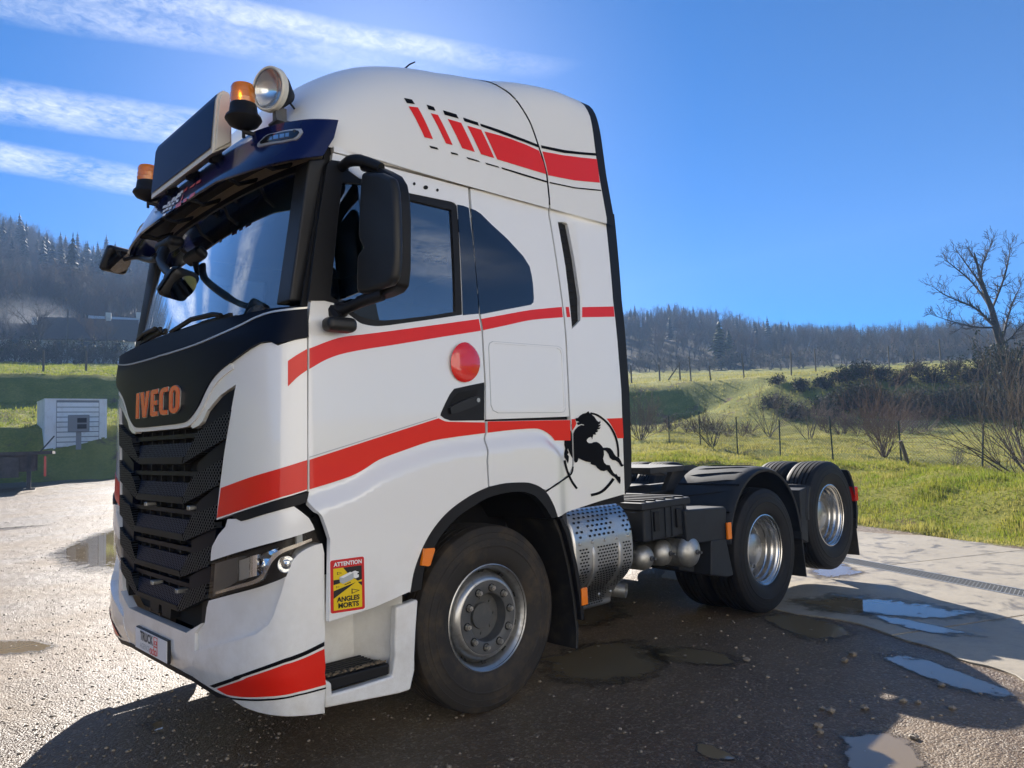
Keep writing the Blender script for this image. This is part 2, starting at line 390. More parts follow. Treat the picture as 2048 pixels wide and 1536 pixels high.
M_['redprint'] = mat('red_print', (.65, .10, .08), .4)
# ================================================================== the truck
truck = thing('tractor_truck', 'white three axle tractor truck with red stripes parked on wet gravel', 'truck')
def Z(x0, y0, s):
    return lambda pts: [(x0+x/s, y0+y/s) for x, y in pts]
zF = Z(180, 450, 3.793); zG = Z(180, 820, 3.793); zBm = Z(200, 1080, 3.793); zW = Z(640, 280, 3.793); zS = Z(560, 620, 2.844)
zA = Z(780, 960, 3.2); zR = Z(1100, 880, 3.2); zT = Z(560, 100, 2.926); zg1 = Z(210, 600, 5.12); zg2 = Z(210, 820, 5.12); zg3 = Z(200, 1020, 5.12)
zh = Z(400, 960, 5.12); zt5 = Z(240, 300, 5.12); zt6 = Z(420, 120, 5.12); zm = Z(560, 300, 5.12); zst = Z(640, 1130, 5.12); zho = Z(1080, 780, 6.4)

def ell(cx, cy, rx, ry, n=28): return [(cx+rx*math.cos(t), cy+ry*math.sin(t)) for t in np.linspace(0, 2*math.pi, n+1)[:-1]]
M_['lampgrey'] = mat('lamp_housing_grey', (.10, .095, .085), .3, coat=.3)
# ---- skins
def plan_table(D, n, Wd):
    th = np.linspace(0, math.pi/2, 400); w = Wd*np.sin(th)**(2/n); d = D*(1-np.cos(th)**(2/n))
    l = np.concatenate([[0], np.cumsum(np.hypot(np.diff(w), np.diff(d)))]); return l, w, d
def front_skin(D, n, Wd, xf, a0, zr):
    l, w, d = plan_table(D, n, Wd)
    def P(s, z):
        s = np.asarray(s, float); z = np.asarray(z, float); q = abs(s)
        ww = np.interp(q, l, w); dd = np.interp(q, l, d)+np.maximum(0, q-l[-1])
        return np.stack([xf(z)+dd, 1.25-np.sign(s)*ww, z+0*s], -1)
    return Skin(P, (-a0, a0), zr)
_xf = lambda z: np.interp(z, [.25, .36, .5, 1.0, 1.5, 2.1, 2.25], [-1.39, -1.43, -1.465, -1.46, -1.445, -1.43, -1.405])
SA = front_skin(.30, 3.4, 1.25, _xf, 1.75, (.2, 2.4))
SE = front_skin(.30, 3.2, 1.25, lambda z: np.interp(z, [2.9, 3.0, 3.25, 3.4], [-1.40, -1.37, -1.235, -1.12]), 1.75, (2.9, 3.45))
_crease = [hit(u, v, 1, 0.0) for u, v in ((560, 1005), (619, 979), (701, 952), (757, 919), (862, 882), (971, 866), (1066, 857), (1094, 866), (1108, 881), (1131, 881), (1160, 890))]
_cs = crs([(p[0], p[2]) for p in _crease], 10); _cx = [p[0] for p in _cs]; _cz = [p[1] for p in _cs]
_k = np.ones(9)/9; _cg = np.linspace(_cx[0], _cx[-1], 160); _cz = np.interp(_cg, _cx, _cz); _cz[4:-4] = np.convolve(_cz, _k, 'valid'); _cx = _cg
def smst(t):
    t = np.clip(t, 0, 1); return t*t*(3-2*t)
def _By(x, z):
    zc = np.interp(x, _cx, _cz); b = .05*smst((zc-.016-z)/.10)*smst((.62-x)/.16)
    b2 = .012*smst((z-2.28)/.05)*0
    return -b+.055*np.clip((z-2.2)/.9, 0, 2)**1.6+b2
SB = Skin(lambda x, z: np.stack([np.asarray(x, float)+0*np.asarray(z), _By(np.asarray(x, float), np.asarray(z, float)), np.asarray(z, float)+0*np.asarray(x)], -1), (-1.3, 1.4), (.5, 3.3))
def _C(a, z):
    a = np.asarray(a, float); z = np.asarray(z, float)
    xc = np.interp(z, [2.1, 2.22, 2.6, 3.0, 3.1], [-1.42, -1.385, -1.285, -1.165, -1.13]); e = np.interp(z, [2.2, 3.0], [.17, .10])
    return np.stack([xc+e*np.abs(a/1.1)**2.7, 1.25-a, z+0*a], -1)
SCn = Skin(_C, (-1.25, 1.25), (2.1, 3.1))
_rx = [-1.13, -1.08, -1.0, -.93, -.84, -.74, -.6, -.45, -.25, .0, .3, .6, 1.1]
_rh = [.16, .30, .44, .53, .62, .695, .775, .825, .868, .895, .905, .905, .90]
_rw = [1.10, 1.15, 1.19, 1.205, 1.215, 1.22, 1.22, 1.22, 1.22, 1.22, 1.22, 1.22, 1.22]
def _sp(xs, ys):                       # monotone-ish smooth interpolation of a profile
    xs = np.array(xs); ys = np.array(ys); m = np.gradient(ys, xs)
    def f(x):
        x = np.clip(np.asarray(x, float), xs[0], xs[-1]); i = np.clip(np.searchsorted(xs, x)-1, 0, len(xs)-2); h = xs[i+1]-xs[i]; t = (x-xs[i])/h
        return (2*t**3-3*t**2+1)*ys[i]+(t**3-2*t**2+t)*h*m[i]+(-2*t**3+3*t**2)*ys[i+1]+(t**3-t**2)*h*m[i+1]
    return f
_rx[-1] = 1.3; _RH = _sp(_rx, _rh); _RW = _sp(_rx, _rw)
def _D(x, ph):
    x = np.asarray(x, float)+0*np.asarray(ph); ph = np.asarray(ph, float)+0*x; n = np.interp(x, [-1.1, -.6, -.1, .3, .55, .8, 1.1], [2.6, 3.0, 3.5, 4.5, 7.0, 9.5, 10])
    r_ = (np.abs(np.cos(ph))**n+np.abs(np.sin(ph))**n)**(-1/n); c = r_*np.cos(ph); z = 3.10+_RH(x)*r_*np.sin(ph)
    return np.stack([x+0*c, 1.25-_RW(x)*c, z], -1)
SD = Skin(_D, (-1.12, 1.28), (0.02, math.pi/2+.3), 90)

# ---- dark inner shell so that the gaps between panels are real gaps
def sidegap():
    outer = [(-1.19, 1.45), (-1.10, 1.34), (-1.07, .82), (-.62, .80), (-.60, 1.0), (-.45, 1.2), (-.2, 1.34), (.1, 1.36), (.35, 1.28), (.5, 1.1), (1.22, 1.1), (1.2, 3.12), (-1.02, 3.12), (-1.20, 2.24)]
    win = [(-1.06, 2.31), (-.24, 2.31), (-.24, 2.9), (-.98, 2.92)]
    quarter = [(-.08, 2.33), (.33, 2.33), (.25, 2.6), (-.08, 2.88)]
    return [outer, win, quarter]
sheet('cab_shell', sidegap(), SB, -.030, .015, M_['gap'], truck, res=.08, mirror=True, px=False)
sheet('front_shell', [[(-1.45, .95), (1.45, .95), (1.45, 2.2), (-1.45, 2.2)]], SA, -.085, .01, M_['gap'], truck, res=.06, px=False)
b = MB(); b.box(.62, .66, .06, 2.44, 1.0, 3.1); b.box(-1.2, .65, .08, 2.42, 3.10, 3.13); b.box(-1.25, .65, .06, 2.44, 1.36, 1.40); b.build('cab_inner_walls', M_['interior'], truck)

# ---- front face: black nose panel, white corner panels, rim
half_low = [(554, 689), (542.5, 683), (522.7, 687), (500, 700), (478, 716), (443.6, 742.6), (425, 763.7), (412, 787.5), (401.5, 811), (388, 832), (375, 844), (355, 848.5)]
top_edge = [(612, 613), (560, 617), (520, 624), (450, 640), (380, 658), (330, 672)]
inv = SA.inv
lowab = [inv(*p) for p in crs(half_low, 4)]; topab = [inv(*p) for p in crs(top_edge, 4)]
_s0 = [q for q in topab if q[0] > .02]; _l0 = [q for q in lowab if q[0] > .02]
zc_top = np.mean([q[1] for q in topab if q[0] < .25] or [topab[-1][1]]); zc_low = lowab[-1][1]
half = [(0, zc_top)]+_s0[::-1]+[inv(615, 674)]+_l0+[(0, zc_low)]
full = half+[(-a, b_) for a, b_ in half[::-1]][1:-1]
sheet('nose_panel', [full], SA, .016, .03, M_['satin'], truck, res=.05, px=False)
# the cream joint line between cowl and nose panel
jl = [inv(*p) for p in crs([(612, 617), (580, 621), (545, 627), (515, 638), (490, 651), (450, 669), (400, 690), (345, 708), (326, 713)], 4)]
jl = [q for q in jl if q[0] > 0.0]+[(0, jl[-1][1])]
def strip_ab(line, hw):
    L_ = [(a, b_+hw) for a, b_ in line]; return L_+[(a, b_-hw) for a, b_ in line[::-1]]
sheet('nose_trim_line', [strip_ab(jl+[(-a, b_) for a, b_ in jl[::-1]][1:], .0045)], SA, .021, .006, M_['silver'], truck, res=.05, px=False)
# white rim below the nose panel
rim = [(a, b_) for a, b_ in _l0[18:]]+[(0, zc_low)]; rim_in = [(a*1.01+.004, b_+.004) for a, b_ in rim]; rim_out = [(a*1.03+.012*(1 if a > .01 else 0), b_-.024) for a, b_ in rim]
hr = rim_in+rim_out[::-1]
rl = rim_in+[(-a, b_) for a, b_ in rim_in[::-1]][1:]; ro = rim_out+[(-a, b_) for a, b_ in rim_out[::-1]][1:]
sheet('nose_rim', [rl+ro[::-1]], SA, .008, .03, M_['roofwhite'], truck, res=.04, px=False)
corner = [(614, 676), (590, 680), (556, 691), (543, 685)]+half_low[2:11]+[(385, 857), (396, 852), (405, 843), (415, 821), (440, 791), (472, 769), (462, 822), (447, 916), (436, 1004), (433, 1040), (500, 1017), (560, 998), (614.5, 981)]
sheet('corner_panel', [corner], SA, 0, .035, M_['white'], truck, res=.04, mirror=True)
# stripes on the corner panel
sheet('stripe', [crs([(576, 722), (595, 709), (614, 698)], 4)+crs([(614, 740), (595, 754), (576, 773)], 4)], SA, .003, .0015, M_['red'], truck, res=.03, mirror=True)
sheet('stripe', [crs([(442.5, 976), (500, 955), (560, 937), (614, 920)], 4)+[(614, 978.5)]+crs([(560, 995), (500, 1014), (434.5, 1036)], 4)], SA, .003, .0015, M_['red'], truck, res=.03, mirror=True)
sheet('corner_lip', [zh([(340, 368), (440, 420), (500, 405), (1070, 232), (1092, 190), (1105, 118)])], SA, .012, .05, M_['black'], truck, res=.04, mirror=True)

# lettering on the nose
def letter_polys():
    t = .20
    I = [[(0, 0), (t, 0), (t, 1), (0, 1)]]
    V_ = [[(0, 1), (t*1.05, 1), (.31, .38), (.62-t*1.05, 1), (.62, 1), (.42, 0), (.20, 0)]]
    E_ = [[(0, .08), (.07, 0), (.46, 0), (.46, .17), (t, .17), (t, .41), (.42, .41), (.42, .58), (t, .58), (t, .83), (.46, .83), (.46, 1), (.07, 1), (0, .92)]]
    def arc(cx, cy, rx, ry, a0, a1, n): return [(cx+rx*math.cos(rad(a0+(a1-a0)*i/n)), cy+ry*math.sin(rad(a0+(a1-a0)*i/n))) for i in range(n+1)]
    C_ = [[(.50, .83), (.50, 1)]+arc(.24, .72, .24, .28, 90, 180, 6)+arc(.24, .28, .24, .28, 180, 270, 6)+[(.50, 0), (.50, .17)]+arc(.27, .32, .27-t, .15, 270, 180, 5)+arc(.27, .68, .27-t, .15, 180, 90, 5)]
    O_ = [arc(.30, .72, .30, .28, 0, 180, 12)+arc(.30, .28, .30, .28, 180, 360, 12), arc(.30, .68, .30-t, .15, 0, 180, 12)+arc(.30, .32, .30-t, .15, 180, 360, 12)]
    return [(I, .20), (V_, .62), (E_, .48), (C_, .50), (O_, .60)]
la, lb = inv(281.5, 812), inv(368.5, 798)
sx0, sx1 = la[0], lb[0]; zl = (la[1]+lb[1])/2; tot = .20+.62+.48+.50+.60+4*.11; hL = abs(inv(325, 779)[1]-inv(325, 832)[1])
k = (sx1-sx0)/tot; x = sx0
lt = None
for (pl, w_) in letter_polys():
    for grow, off, m in ((.012, .024, 'silver'), (0, .0275, 'orange')):
        loops = []
        for i, lp in enumerate(pl):
            c = np.mean(lp, 0); g = 1+grow*4*(1 if i == 0 else -1)
            loops.append([(x+k*(c[0]+(px_-c[0])*g), zl-hL/2+hL*(c[1]+(py_-c[1])*(1+grow*2*(1 if i == 0 else -1)))) for px_, py_ in lp])
        if m == 'silver': pa = sheet('nose_letter', loops, SA, off, .006, M_[m], truck, res=.03, px=False)
        else: sheet('letter_face', loops, SA, off, .003, M_[m], pa, res=.03, px=False)
    x += k*(w_+.11)

# ---- grille: recessed back, chevron bars with perforated wings, slats and ribs between
gb = [(472, 770), (462, 822), (447, 916), (436, 1004), (432, 1042), (427, 1090), (418, 1135), (411, 1200), (407, 1244), (376, 1264)]
gab = [inv(*p) for p in gb]; gab = gab+[(0, gab[-1][1]+.0)]
gtop = [inv(*p) for p in [(405, 843), (415, 821), (440, 791)]]
back = [(0, zc_low+.03)]+[(gtop[0][0]-.05, zc_low+.05)]+gtop+gab
sheet('grille_back', [back+[(-a, b_) for a, b_ in back[::-1]][1:-1]], SA, -.075, .01, M_['gap'], truck, res=.06, px=False)
fil = [inv(*p) for p in [(470, 772), (440, 793), (415, 823), (405, 846), (396, 853), (404, 856), (430, 838), (463, 817)]]
sheet('grille_filler', [fil], SA, -.015, .03, M_['satin'], truck, res=.03, px=False, mirror=True)
rows = [((463, 820), (393, 866), (384, 889), (366, 917), (366, 928), (453, 877)), ((446, 917), (391, 949), (376, 971), (364, 997), (368, 1008), (438, 970)),
        ((435.6, 1008), (388, 1027), (376, 1047), (364, 1071), (370, 1082), (429, 1057)), ((424, 1090), (378, 1109), (372, 1121), (358, 1144), (364, 1154), (418, 1132)),
        ((415, 1165), (374, 1180), (367, 1192), (353, 1213), (359, 1223), (411, 1198))]
rab = [[inv(*p) for p in r] for r in rows]
for r in rab:
    ot, it, mt, mb, lb_, ob = r
    wing = [ot, ((ot[0]+it[0])/2, (ot[1]+it[1])/2-.006), it, (mt[0]+.02, mt[1]+.012), (mb[0]+.015, mb[1]), lb_, ob]
    sheet('grille_wing', [wing], SA, .004, .04, M_['wing'], truck, res=.03, px=False, mirror=True)
    # centre mesh leans: top set back, bottom lip proud
    zt_, zb_ = mt[1]+.012, mb[1]+.008; a1 = mt[0]+.014
    zz = lambda a, b_, t=zt_, q=zb_: -.035*np.clip((b_-q)/(t-q), 0, 1)
    mp = [(-a1, zt_), (a1, zt_), (mb[0]+.012, zb_), (-(mb[0]+.012), zb_)]
    sheet('grille_mesh', [mp], SA, .002, .03, M_['mesh'], truck, res=.03, px=False, offs=zz)
    lp = [(-(mb[0]+.012), zb_), (mb[0]+.012, zb_), (lb_[0], lb_[1]), (-lb_[0], lb_[1])]
    sheet('grille_lip', [lp], SA, .006, .05, M_['black'], truck, res=.03, px=False)
for i, r in enumerate(rab):
    ztop = (zc_low-.03) if i == 0 else rab[i-1][4][1]-.004
    zb_ = r[2][1]+.012; zm_ = (ztop+zb_)/2; hw = r[1][0]+.01
    sheet('grille_slat', [[(-hw, zm_+.012), (hw, zm_+.012), (hw+.02, zm_-.012), (-hw-.02, zm_-.012)]], SA, -.020, .045, M_['satin'], truck, res=.04, px=False)
    for j in range(6):
        a = -hw+(j+.5)*2*hw/6
        sheet('grille_rib', [[(a-.006, zb_), (a+.006, zb_), (a+.006, ztop), (a-.006, ztop)]], SA, -.040, .03, M_['black'], truck, res=.1, px=False)
    fl = [(hw+.005, ztop), (r[0][0]-.012, max(ztop, r[0][1]-.02) if i else ztop), (r[0][0]-.01, r[0][1]-.03), (hw+.02, r[1][1]-.02)]
    if i: sheet('grille_side_cover', [[(hw-.01, ztop+.01), (rab[i-1][5][0]-.004, rab[i-1][5][1]+.01), (r[0][0]-.004, r[0][1]-.01), (r[1][0], r[1][1]-.01)]], SA, -.012, .04, M_['satin'], truck, res=.05, px=False, mirror=True)
r5 = rab[-1]; zb_ = gab[-2][1]
for a0, a1 in ((.02, .17),):
    sheet('grille_block', [[(a0, r5[4][1]-.005), (a1, r5[4][1]-.005), (a1-.01, zb_+.02), (a0+.01, zb_+.02)]], SA, -.02, .05, M_['black'], truck, res=.05, px=False, mirror=True)
sheet('grille_block', [[(r5[0][0]-.10, r5[5][1]-.03), (r5[5][0]-.006, r5[5][1]-.004), (gab[-3][0]-.004, gab[-3][1]+.02), (r5[0][0]-.11, zb_+.05)]], SA, -.02, .05, M_['black'], truck, res=.05, px=False, mirror=True)
for (u, v) in ((294, 1008), (380, 1016), (307, 1165), (356, 1182)):
    a, z = inv(u, v); p = SA.P(np.array([a]), np.array([z]))[0]; m = MB(); m.box(p[0]-.012, p[0]+.05, p[1]-.021, p[1]+.021, z-.012, z+.012); m.build('grille_strobe', M_['tank'], truck, bevel=.006)

# ---- bumper
brow = zh([(295, 400), (420, 395), (640, 340), (960, 270), (1040, 330), (1110, 390), (1150, 460), (1168, 507)])+zh([(640, 668), (120, 828), (125, 740), (135, 680), (200, 560), (270, 480)])
_br = [inv(*p) for p in brow]
sheet('headlight_brow', [brow], SA, .006, .05, M_['white'], truck, res=.04, mirror=True)
lens = zh([(110, 850), (640, 690), (1165, 520), (1195, 560), (1228, 638), (1100, 690), (1040, 725), (990, 765), (955, 810), (930, 870), (905, 935), (880, 992), (500, 1108), (102, 1222), (76, 1205)])
def headlight():
    hb = sheet('headlight', [lens], SA, -.075, .012, M_['black'], truck, res=.04)
    sheet('lens', [lens], SA, -.004, 0, M_['clear'], hb, res=.03)
    def bowl(name, px_c, r, depth):
        c = np.array(SA.inv(*zh([px_c])[0])); p = SA.P(c[:1], c[1:])[0]; n = SA.nrm(c[:1], c[1:])[0]; e = np.cross((0, 0, 1), n); e /= np.linalg.norm(e); f = np.cross(n, e); V, F = [], []; K = 28
        for i, (rr_, dd_) in enumerate(((1, -.016), (.94, -.020), (.78, -.038), (.55, -.052), (.30, -.058), (.26, -.050), (.24, -.030), (.0, -.026))):
            for j in range(K): t = 2*math.pi*j/K; V.append(p+n*(dd_*depth/.05)+(e*math.cos(t)*1.0+f*math.sin(t))*r*rr_)
        for i in range(7):
            for j in range(K): F.append((i*K+j, i*K+(j+1) % K, (i+1)*K+(j+1) % K, (i+1)*K+j))
        o = mesh_obj(name, V, F, M_['chrome'], hb, smooth=True); o.data.set_sharp_from_angle(angle=rad(40))
    bowl('high_beam_reflector', (880, 868), .040, .035)
    sheet('lamp_cover', [zh([(115, 862), (345, 795), (345, 1045), (90, 1200)])], SA, -.02, .05, M_['lampgrey'], hb, res=.03)
    sheet('low_beam_lens', [zh([(350, 832), (485, 792), (470, 870), (470, 940), (485, 1000), (345, 1042)])], SA, -.022, .02, M_['silver'], hb, res=.015, flat=True, offs=lambda a, b_: .10*(a-SA.inv(*zh([(420, 900)])[0])[0]))
    c0 = SA.inv(*zh([(520, 890)])[0])
    sheet('low_beam_bulb', [zh([(490, 790), (565, 768), (560, 985), (490, 1002), (475, 940), (475, 870)])], SA, -.026, .02, M_['chrome'], hb, res=.008, flat=True, offs=lambda a, b_: .02*np.cos(np.clip((a-c0[0])/.045, -1, 1)*1.5))
    sheet('low_beam_reflector', [zh([(568, 766), (745, 706), (700, 800), (660, 890), (610, 955), (563, 985)])], SA, -.030, .02, M_['chrome'], hb, res=.022, flat=True, offs=lambda a, b_: -.25*(a-c0[0])+.012*np.sin(b_*140))
    sheet('light_guide', [crs(zh([(130, 1150), (330, 1085), (520, 1030), (610, 960), (680, 830), (760, 745), (860, 700), (1000, 655), (1160, 600)]), 4)+crs(zh([(1165, 625), (1010, 690), (880, 735), (790, 780), (710, 860), (640, 985), (540, 1065), (340, 1120), (120, 1180)]), 4)], SA, -.016, .03, M_['chrome'], hb, res=.03)
    sheet('indicator', [zh([(1000, 570), (1065, 560), (1070, 655), (1005, 675)])], SA, -.02, .03, M_['greyv'], hb, res=.02)
    return hb
hl = headlight(); hm = mirrored(hl, truck)
for c in list(hl.children): mirrored(c, hm)
# lower bumper: corner blade proud of the inset cheek, centre part
bl_in = zh([(1236, 648), (1170, 662), (1100, 692), (1040, 727), (990, 767), (955, 812), (930, 872), (905, 937), (880, 1000), (840, 1150), (790, 1300)])+zBm([(1330, 560), (1290, 640), (1200, 710), (1100, 742), (1000, 770), (870, 802), (745, 835)])
bottom = [(396, 1359), (440, 1383), (465, 1394), (490, 1410), (520, 1421), (560, 1428), (600, 1429), (647, 1425)]
blade = bl_in+[(394, 1301), (391, 1354)]+bottom[1:]+[(648, 1370), (647.5, 1260), (646, 1106), (642, 1087)]
sheet('bumper_corner', [blade], SA, .012, .09, M_['white'], truck, res=.04, mirror=True)
cheek = zh([(82, 1238), (500, 1120), (868, 1008)])+zh([(845, 1150), (795, 1300)])+zBm([(1335, 560), (1293, 642), (1202, 713), (1000, 774), (745, 840)])+[(394, 1265), (408, 1246), (412, 1215)]
sheet('bumper_cheek', [cheek], SA, -.004, .05, M_['white'], truck, res=.03, mirror=True, offs=lambda a, b_: -.06*smst((a-.72)/.40))
cen = [(393.5, 1266), (407, 1246), (376, 1265)]
ca = [inv(*p) for p in cen]; cbz = inv(390, 1352)
cen_half = [(0, ca[2][1]+.0), ca[2], ca[1], ca[0], (ca[0][0], cbz[1])]
cz0 = cbz[1]
cenfull = cen_half+[(0, cz0-.002)]+[(-a, b_) for a, b_ in cen_half[::-1]][:-1]
sheet('bumper_centre', [cenfull], SA, .010, .05, M_['white'], truck, res=.04, px=False)
lipz = inv(330, 1342)[1]
lip_top = [inv(*p) for p in [(391, 1353), (440, 1384), (466, 1394)]]
lt_ = [(0, cz0+.004)]+[(q[0], q[1]+.004) for q in lip_top]; lb2 = [(q[0]-.01, q[1]-.026) for q in lt_[:3]]
lph = lt_+lb2[::-1]
lfull = lt_+lb2[::-1]; lfull = lt_+lb2[1:][::-1]+[(0, lb2[0][1])]
sheet('bumper_lip', [lt_+lb2[1:][::-1]+[(-a, b_) for a, b_ in lb2[1:]]+[(-a, b_) for a, b_ in lt_[1:][::-1]]], SA, .014, .06, M_['black'], truck, res=.05, px=False)
def bl(pts): return zBm(pts)
sheet('stripe', [bl([(850, 1095), (1100, 1010), (1400, 895), (1690, 768), (1690, 800), (1400, 925), (1100, 1035), (890, 1110)])], SA, .0155, .0015, M_['blackfilm'], truck, res=.03, mirror=True)
sheet('stripe', [bl([(905, 1118), (1100, 1050), (1400, 940), (1690, 822), (1698, 960), (1702, 1092), (1500, 1143), (1300, 1173), (1100, 1178), (985, 1163)])], SA, .0155, .0015, M_['red'], truck, res=.03, mirror=True)
sheet('stripe', [bl([(1000, 1183), (1100, 1192), (1300, 1191), (1500, 1161), (1702, 1112), (1702, 1124), (1500, 1173), (1300, 1204), (1100, 1205), (1020, 1197)])], SA, .0155, .0015, M_['blackfilm'], truck, res=.03, mirror=True)
# fog lamp on the far bumper corner
# number plate
pc = inv(322, 1291); pz = pc[1]; m = MB(); px0 = float(_xf(pz))-.022
m.box(px0-.006, px0+.012, 1.25-.26, 1.25+.26, pz-.062, pz+.062); pl_ = m.build('number_plate', M_['blackv'], truck, bevel=.004)
m = MB(); m.box(px0-.010, px0-.005, 1.25-.254, 1.25+.254, pz-.056, pz+.056); m.build('plate_face', M_['white_flat'], pl_)
def text_on(name, txt, size, org, right, up, matl, parent, bold=0, space=1.0, lift=.002, width=None):
    V, F = text_mesh(txt, 1, bold, space); w_ = V[:, 0].max()-V[:, 0].min(); V = V-V.min(0)
    hgt = V[:, 1].max(); sx = sy = size/hgt
    if width: sx = width/w_
    org, right, up = map(np.array, (org, right, up)); n = np.cross(right, up); P3 = [org+right*v[0]*sx+up*v[1]*sy+n*lift for v in V]
    return mesh_obj(name, P3, F, matl, parent)
nrx = px0-.0105
text_on('plate_text', 'TRUCK', .052, (nrx, 1.25+.165, pz+.000), (0, -1, 0), (0, 0, 1), M_['slate'], pl_, bold=.035, width=.215)
text_on('plate_text', 'AGENCE', .030, (nrx, 1.25+.165, pz-.043), (0, -1, 0), (0, 0, 1), M_['greyv'], pl_, bold=.0, width=.16)
m = MB()                                   # small red line drawing of a lorry
def rect(y0, y1, z0, z1, t=.003):
    for (a, b_, c, d) in ((y0, y1, z0, z0+t), (y0, y1, z1-t, z1), (y0, y0+t, z0, z1), (y1-t, y1, z0, z1)): m.box(nrx-.002, nrx+.001, a, b_, c, d)
rect(1.25-.115, 1.25-.06, pz+.0, pz+.052); rect(1.25-.105, 1.25-.075, pz+.012, pz+.032); rect(1.25-.115, 1.25-.06, pz-.045, pz+.0)
for i in range(3): m.lathe([(-.002, .016), (.001, .016), (.001, .012), (-.002, .012)], (nrx, 1.25-.012-.036*i, pz-.034), ax=0, seg=14, closed=True)
m.build('plate_logo', M_['redprint'], pl_)

# ---- windscreen, A pillars, cowl
wl = [(582, 604), (560, 613), (520, 622)]
wa = [SCn.inv(*p) for p in [(581, 608), (616, 328)]]
wb, wt = wa
ws = [(-wb[0], 2.20), (wb[0], 2.20), (wt[0], 2.99), (-wt[0], 2.99)]
sheet('windscreen', [ws], SCn, 0, 0, M_['wind'], truck, res=.06, px=False)
# black ceramic border at the top of the glass and the cream header above it
hz = wt[1]
sheet('windscreen_top_seal', [[(-wt[0]-.01, hz-.03), (wt[0]+.01, hz-.03), (wt[0]+.01, hz+.012), (-wt[0]-.01, hz+.012)]], SCn, .006, .02, M_['black'], truck, res=.06, px=False)
sheet('windscreen_header', [[(-1.16, hz+.012), (1.16, hz+.012), (1.12, 3.13), (-1.12, 3.13)]], SCn, .004, .03, M_['cream'], truck, res=.06, px=False)
sheet('cowl', [[(-1.2, 2.16), (1.2, 2.16), (1.16, 2.235), (-1.16, 2.235)]], SCn, .012, .03, M_['black'], truck, res=.06, px=False)
# A pillar: real tapered bar, front cover and rear cover
def bar(name, px_poly, y0, y1, matl, bevel=.012):
    """a bar between two planes y0 (outer) and y1: outline in photo pixels read on the outer plane"""
    P_ = [hit(u, v, 1, y0) for u, v in px_poly]; m = MB(); m.prism([(p[0], p[2]) for p in P_], 1, y0, y1); o = m.build(name, matl, truck, bevel=bevel); mirrored(o, truck); return o
bar('pillar_cover', zm([(95, 1545), (268, 1550), (375, 800), (472, 130), (500, 80), (300, 95), (290, 130), (215, 700)]), .075, .22, M_['mirrorplastic'])
bar('pillar_trim', zm([(282, 1545), (470, 1545), (500, 1100), (560, 600), (600, 300), (600, 120), (520, 100), (475, 150), (378, 800)]), .045, .2, M_['black'], .008)

# ---- door
seam = zS([(1188, 1000), (1180, 860), (1164, 740), (1170, 700), (1168, 420), (1150, 100), (1136, 20)])+[(940.6, 417), (938, 376)]
arch_o = zA([(130, 720), (150, 600), (180, 505), (215, 420), (265, 330), (330, 245), (400, 178), (480, 120), (560, 74), (630, 44)])
arch_o2 = zA([(640, 41), (740, 20), (860, 15), (915, 25), (960, 45), (995, 75), (1020, 110), (1050, 170), (1072, 235)])
doorL = [(666, 306), (622, 600), (617.5, 640), (616.5, 985), (615, 1003), (630, 1018), (645, 1033), (653, 1055), (660.5, 1079), (659, 1160), (658, 1242)]
doorbot = zst([(92, 580), (560, 432), (920, 272)])
window_o = crs(zW([(1040, 500), (1055, 700), (1068, 1000), (1080, 1318)]), 3)+crs(zW([(1078, 1326), (850, 1360), (620, 1392), (500, 1408), (420, 1412), (350, 1402), (300, 1385), (230, 1332), (100, 1236)]), 4)+zm([(455, 1545), (500, 1100), (560, 600), (600, 300), (690, 200)])+zW([(300, 290), (680, 402), (1000, 468), (1022, 478)])
door_loop = doorL+doorbot+crs(arch_o, 3)+[(974.5, p[1]) if False else (p[0]-2, p[1]) for p in seam]
door = sheet('door', [door_loop, window_o], SB, 0, .03, M_['white'], truck, res=.021)
frame_in = zW([(1000, 528), (1015, 800), (1028, 1100), (1032, 1300), (850, 1330), (620, 1358), (500, 1368), (420, 1366), (350, 1352), (300, 1330), (230, 1290), (170, 1240)])+zm([(520, 1490), (560, 1100), (600, 700), (640, 330)])+zW([(330, 330), (680, 452)])
def inset(loop, d):
    c = np.array(loop); return [tuple(p) for p in c]
sheet('window_frame', [window_o, frame_in], SB, -.004, .03, M_['black'], door, res=.05)
sheet('window_glass', [frame_in], SB, -.016, 0, M_['side'], door, res=.08)
sheet('stripe', [crs([(618.5, 697), (676, 676), (730, 668.5), (785, 661.5), (870, 650), (957, 638)], 4)+crs([(961.5, 661.5), (870, 676), (785, 690), (730, 698.5), (683, 708), (650, 720), (618.5, 738)], 4)], SB, .003, .0015, M_['red'], door, res=.05)
sheet('stripe', [[(618.5, 919.5), (740, 880), (876.5, 836.5), (883, 840), (889, 842.5), (895, 843.5), (968.5, 845), (969.5, 866)]+crs([(915, 873), (862, 882), (800, 903), (757, 919.5), (728, 938), (701, 952), (660, 966), (618.5, 978.5)], 3)], SB, .005, .0015, M_['red'], door, res=.05)
sheet('press_line_shade', [[(618.5, 913.5), (700, 888), (790, 859.5), (874, 833), (874, 834.6), (790, 861.3), (700, 889.8), (618.5, 915.5)]], SB, .002, .001, M_['greyv'], door, res=.05)  # grey strip paints the shade line of the door crease
hd = sheet('door_handle', [zS([(1160, 412), (1080, 428), (990, 448), (965, 480), (940, 530), (915, 585), (912, 600), (935, 618), (970, 630), (1160, 628)])], SB, .003, .03, M_['black'], door, res=.03)
sheet('handle_recess', [zS([(1120, 450), (1010, 470), (980, 500), (955, 560), (955, 590), (1060, 560), (1110, 530)])], SB, .005, .002, M_['gap'], hd, res=.03)
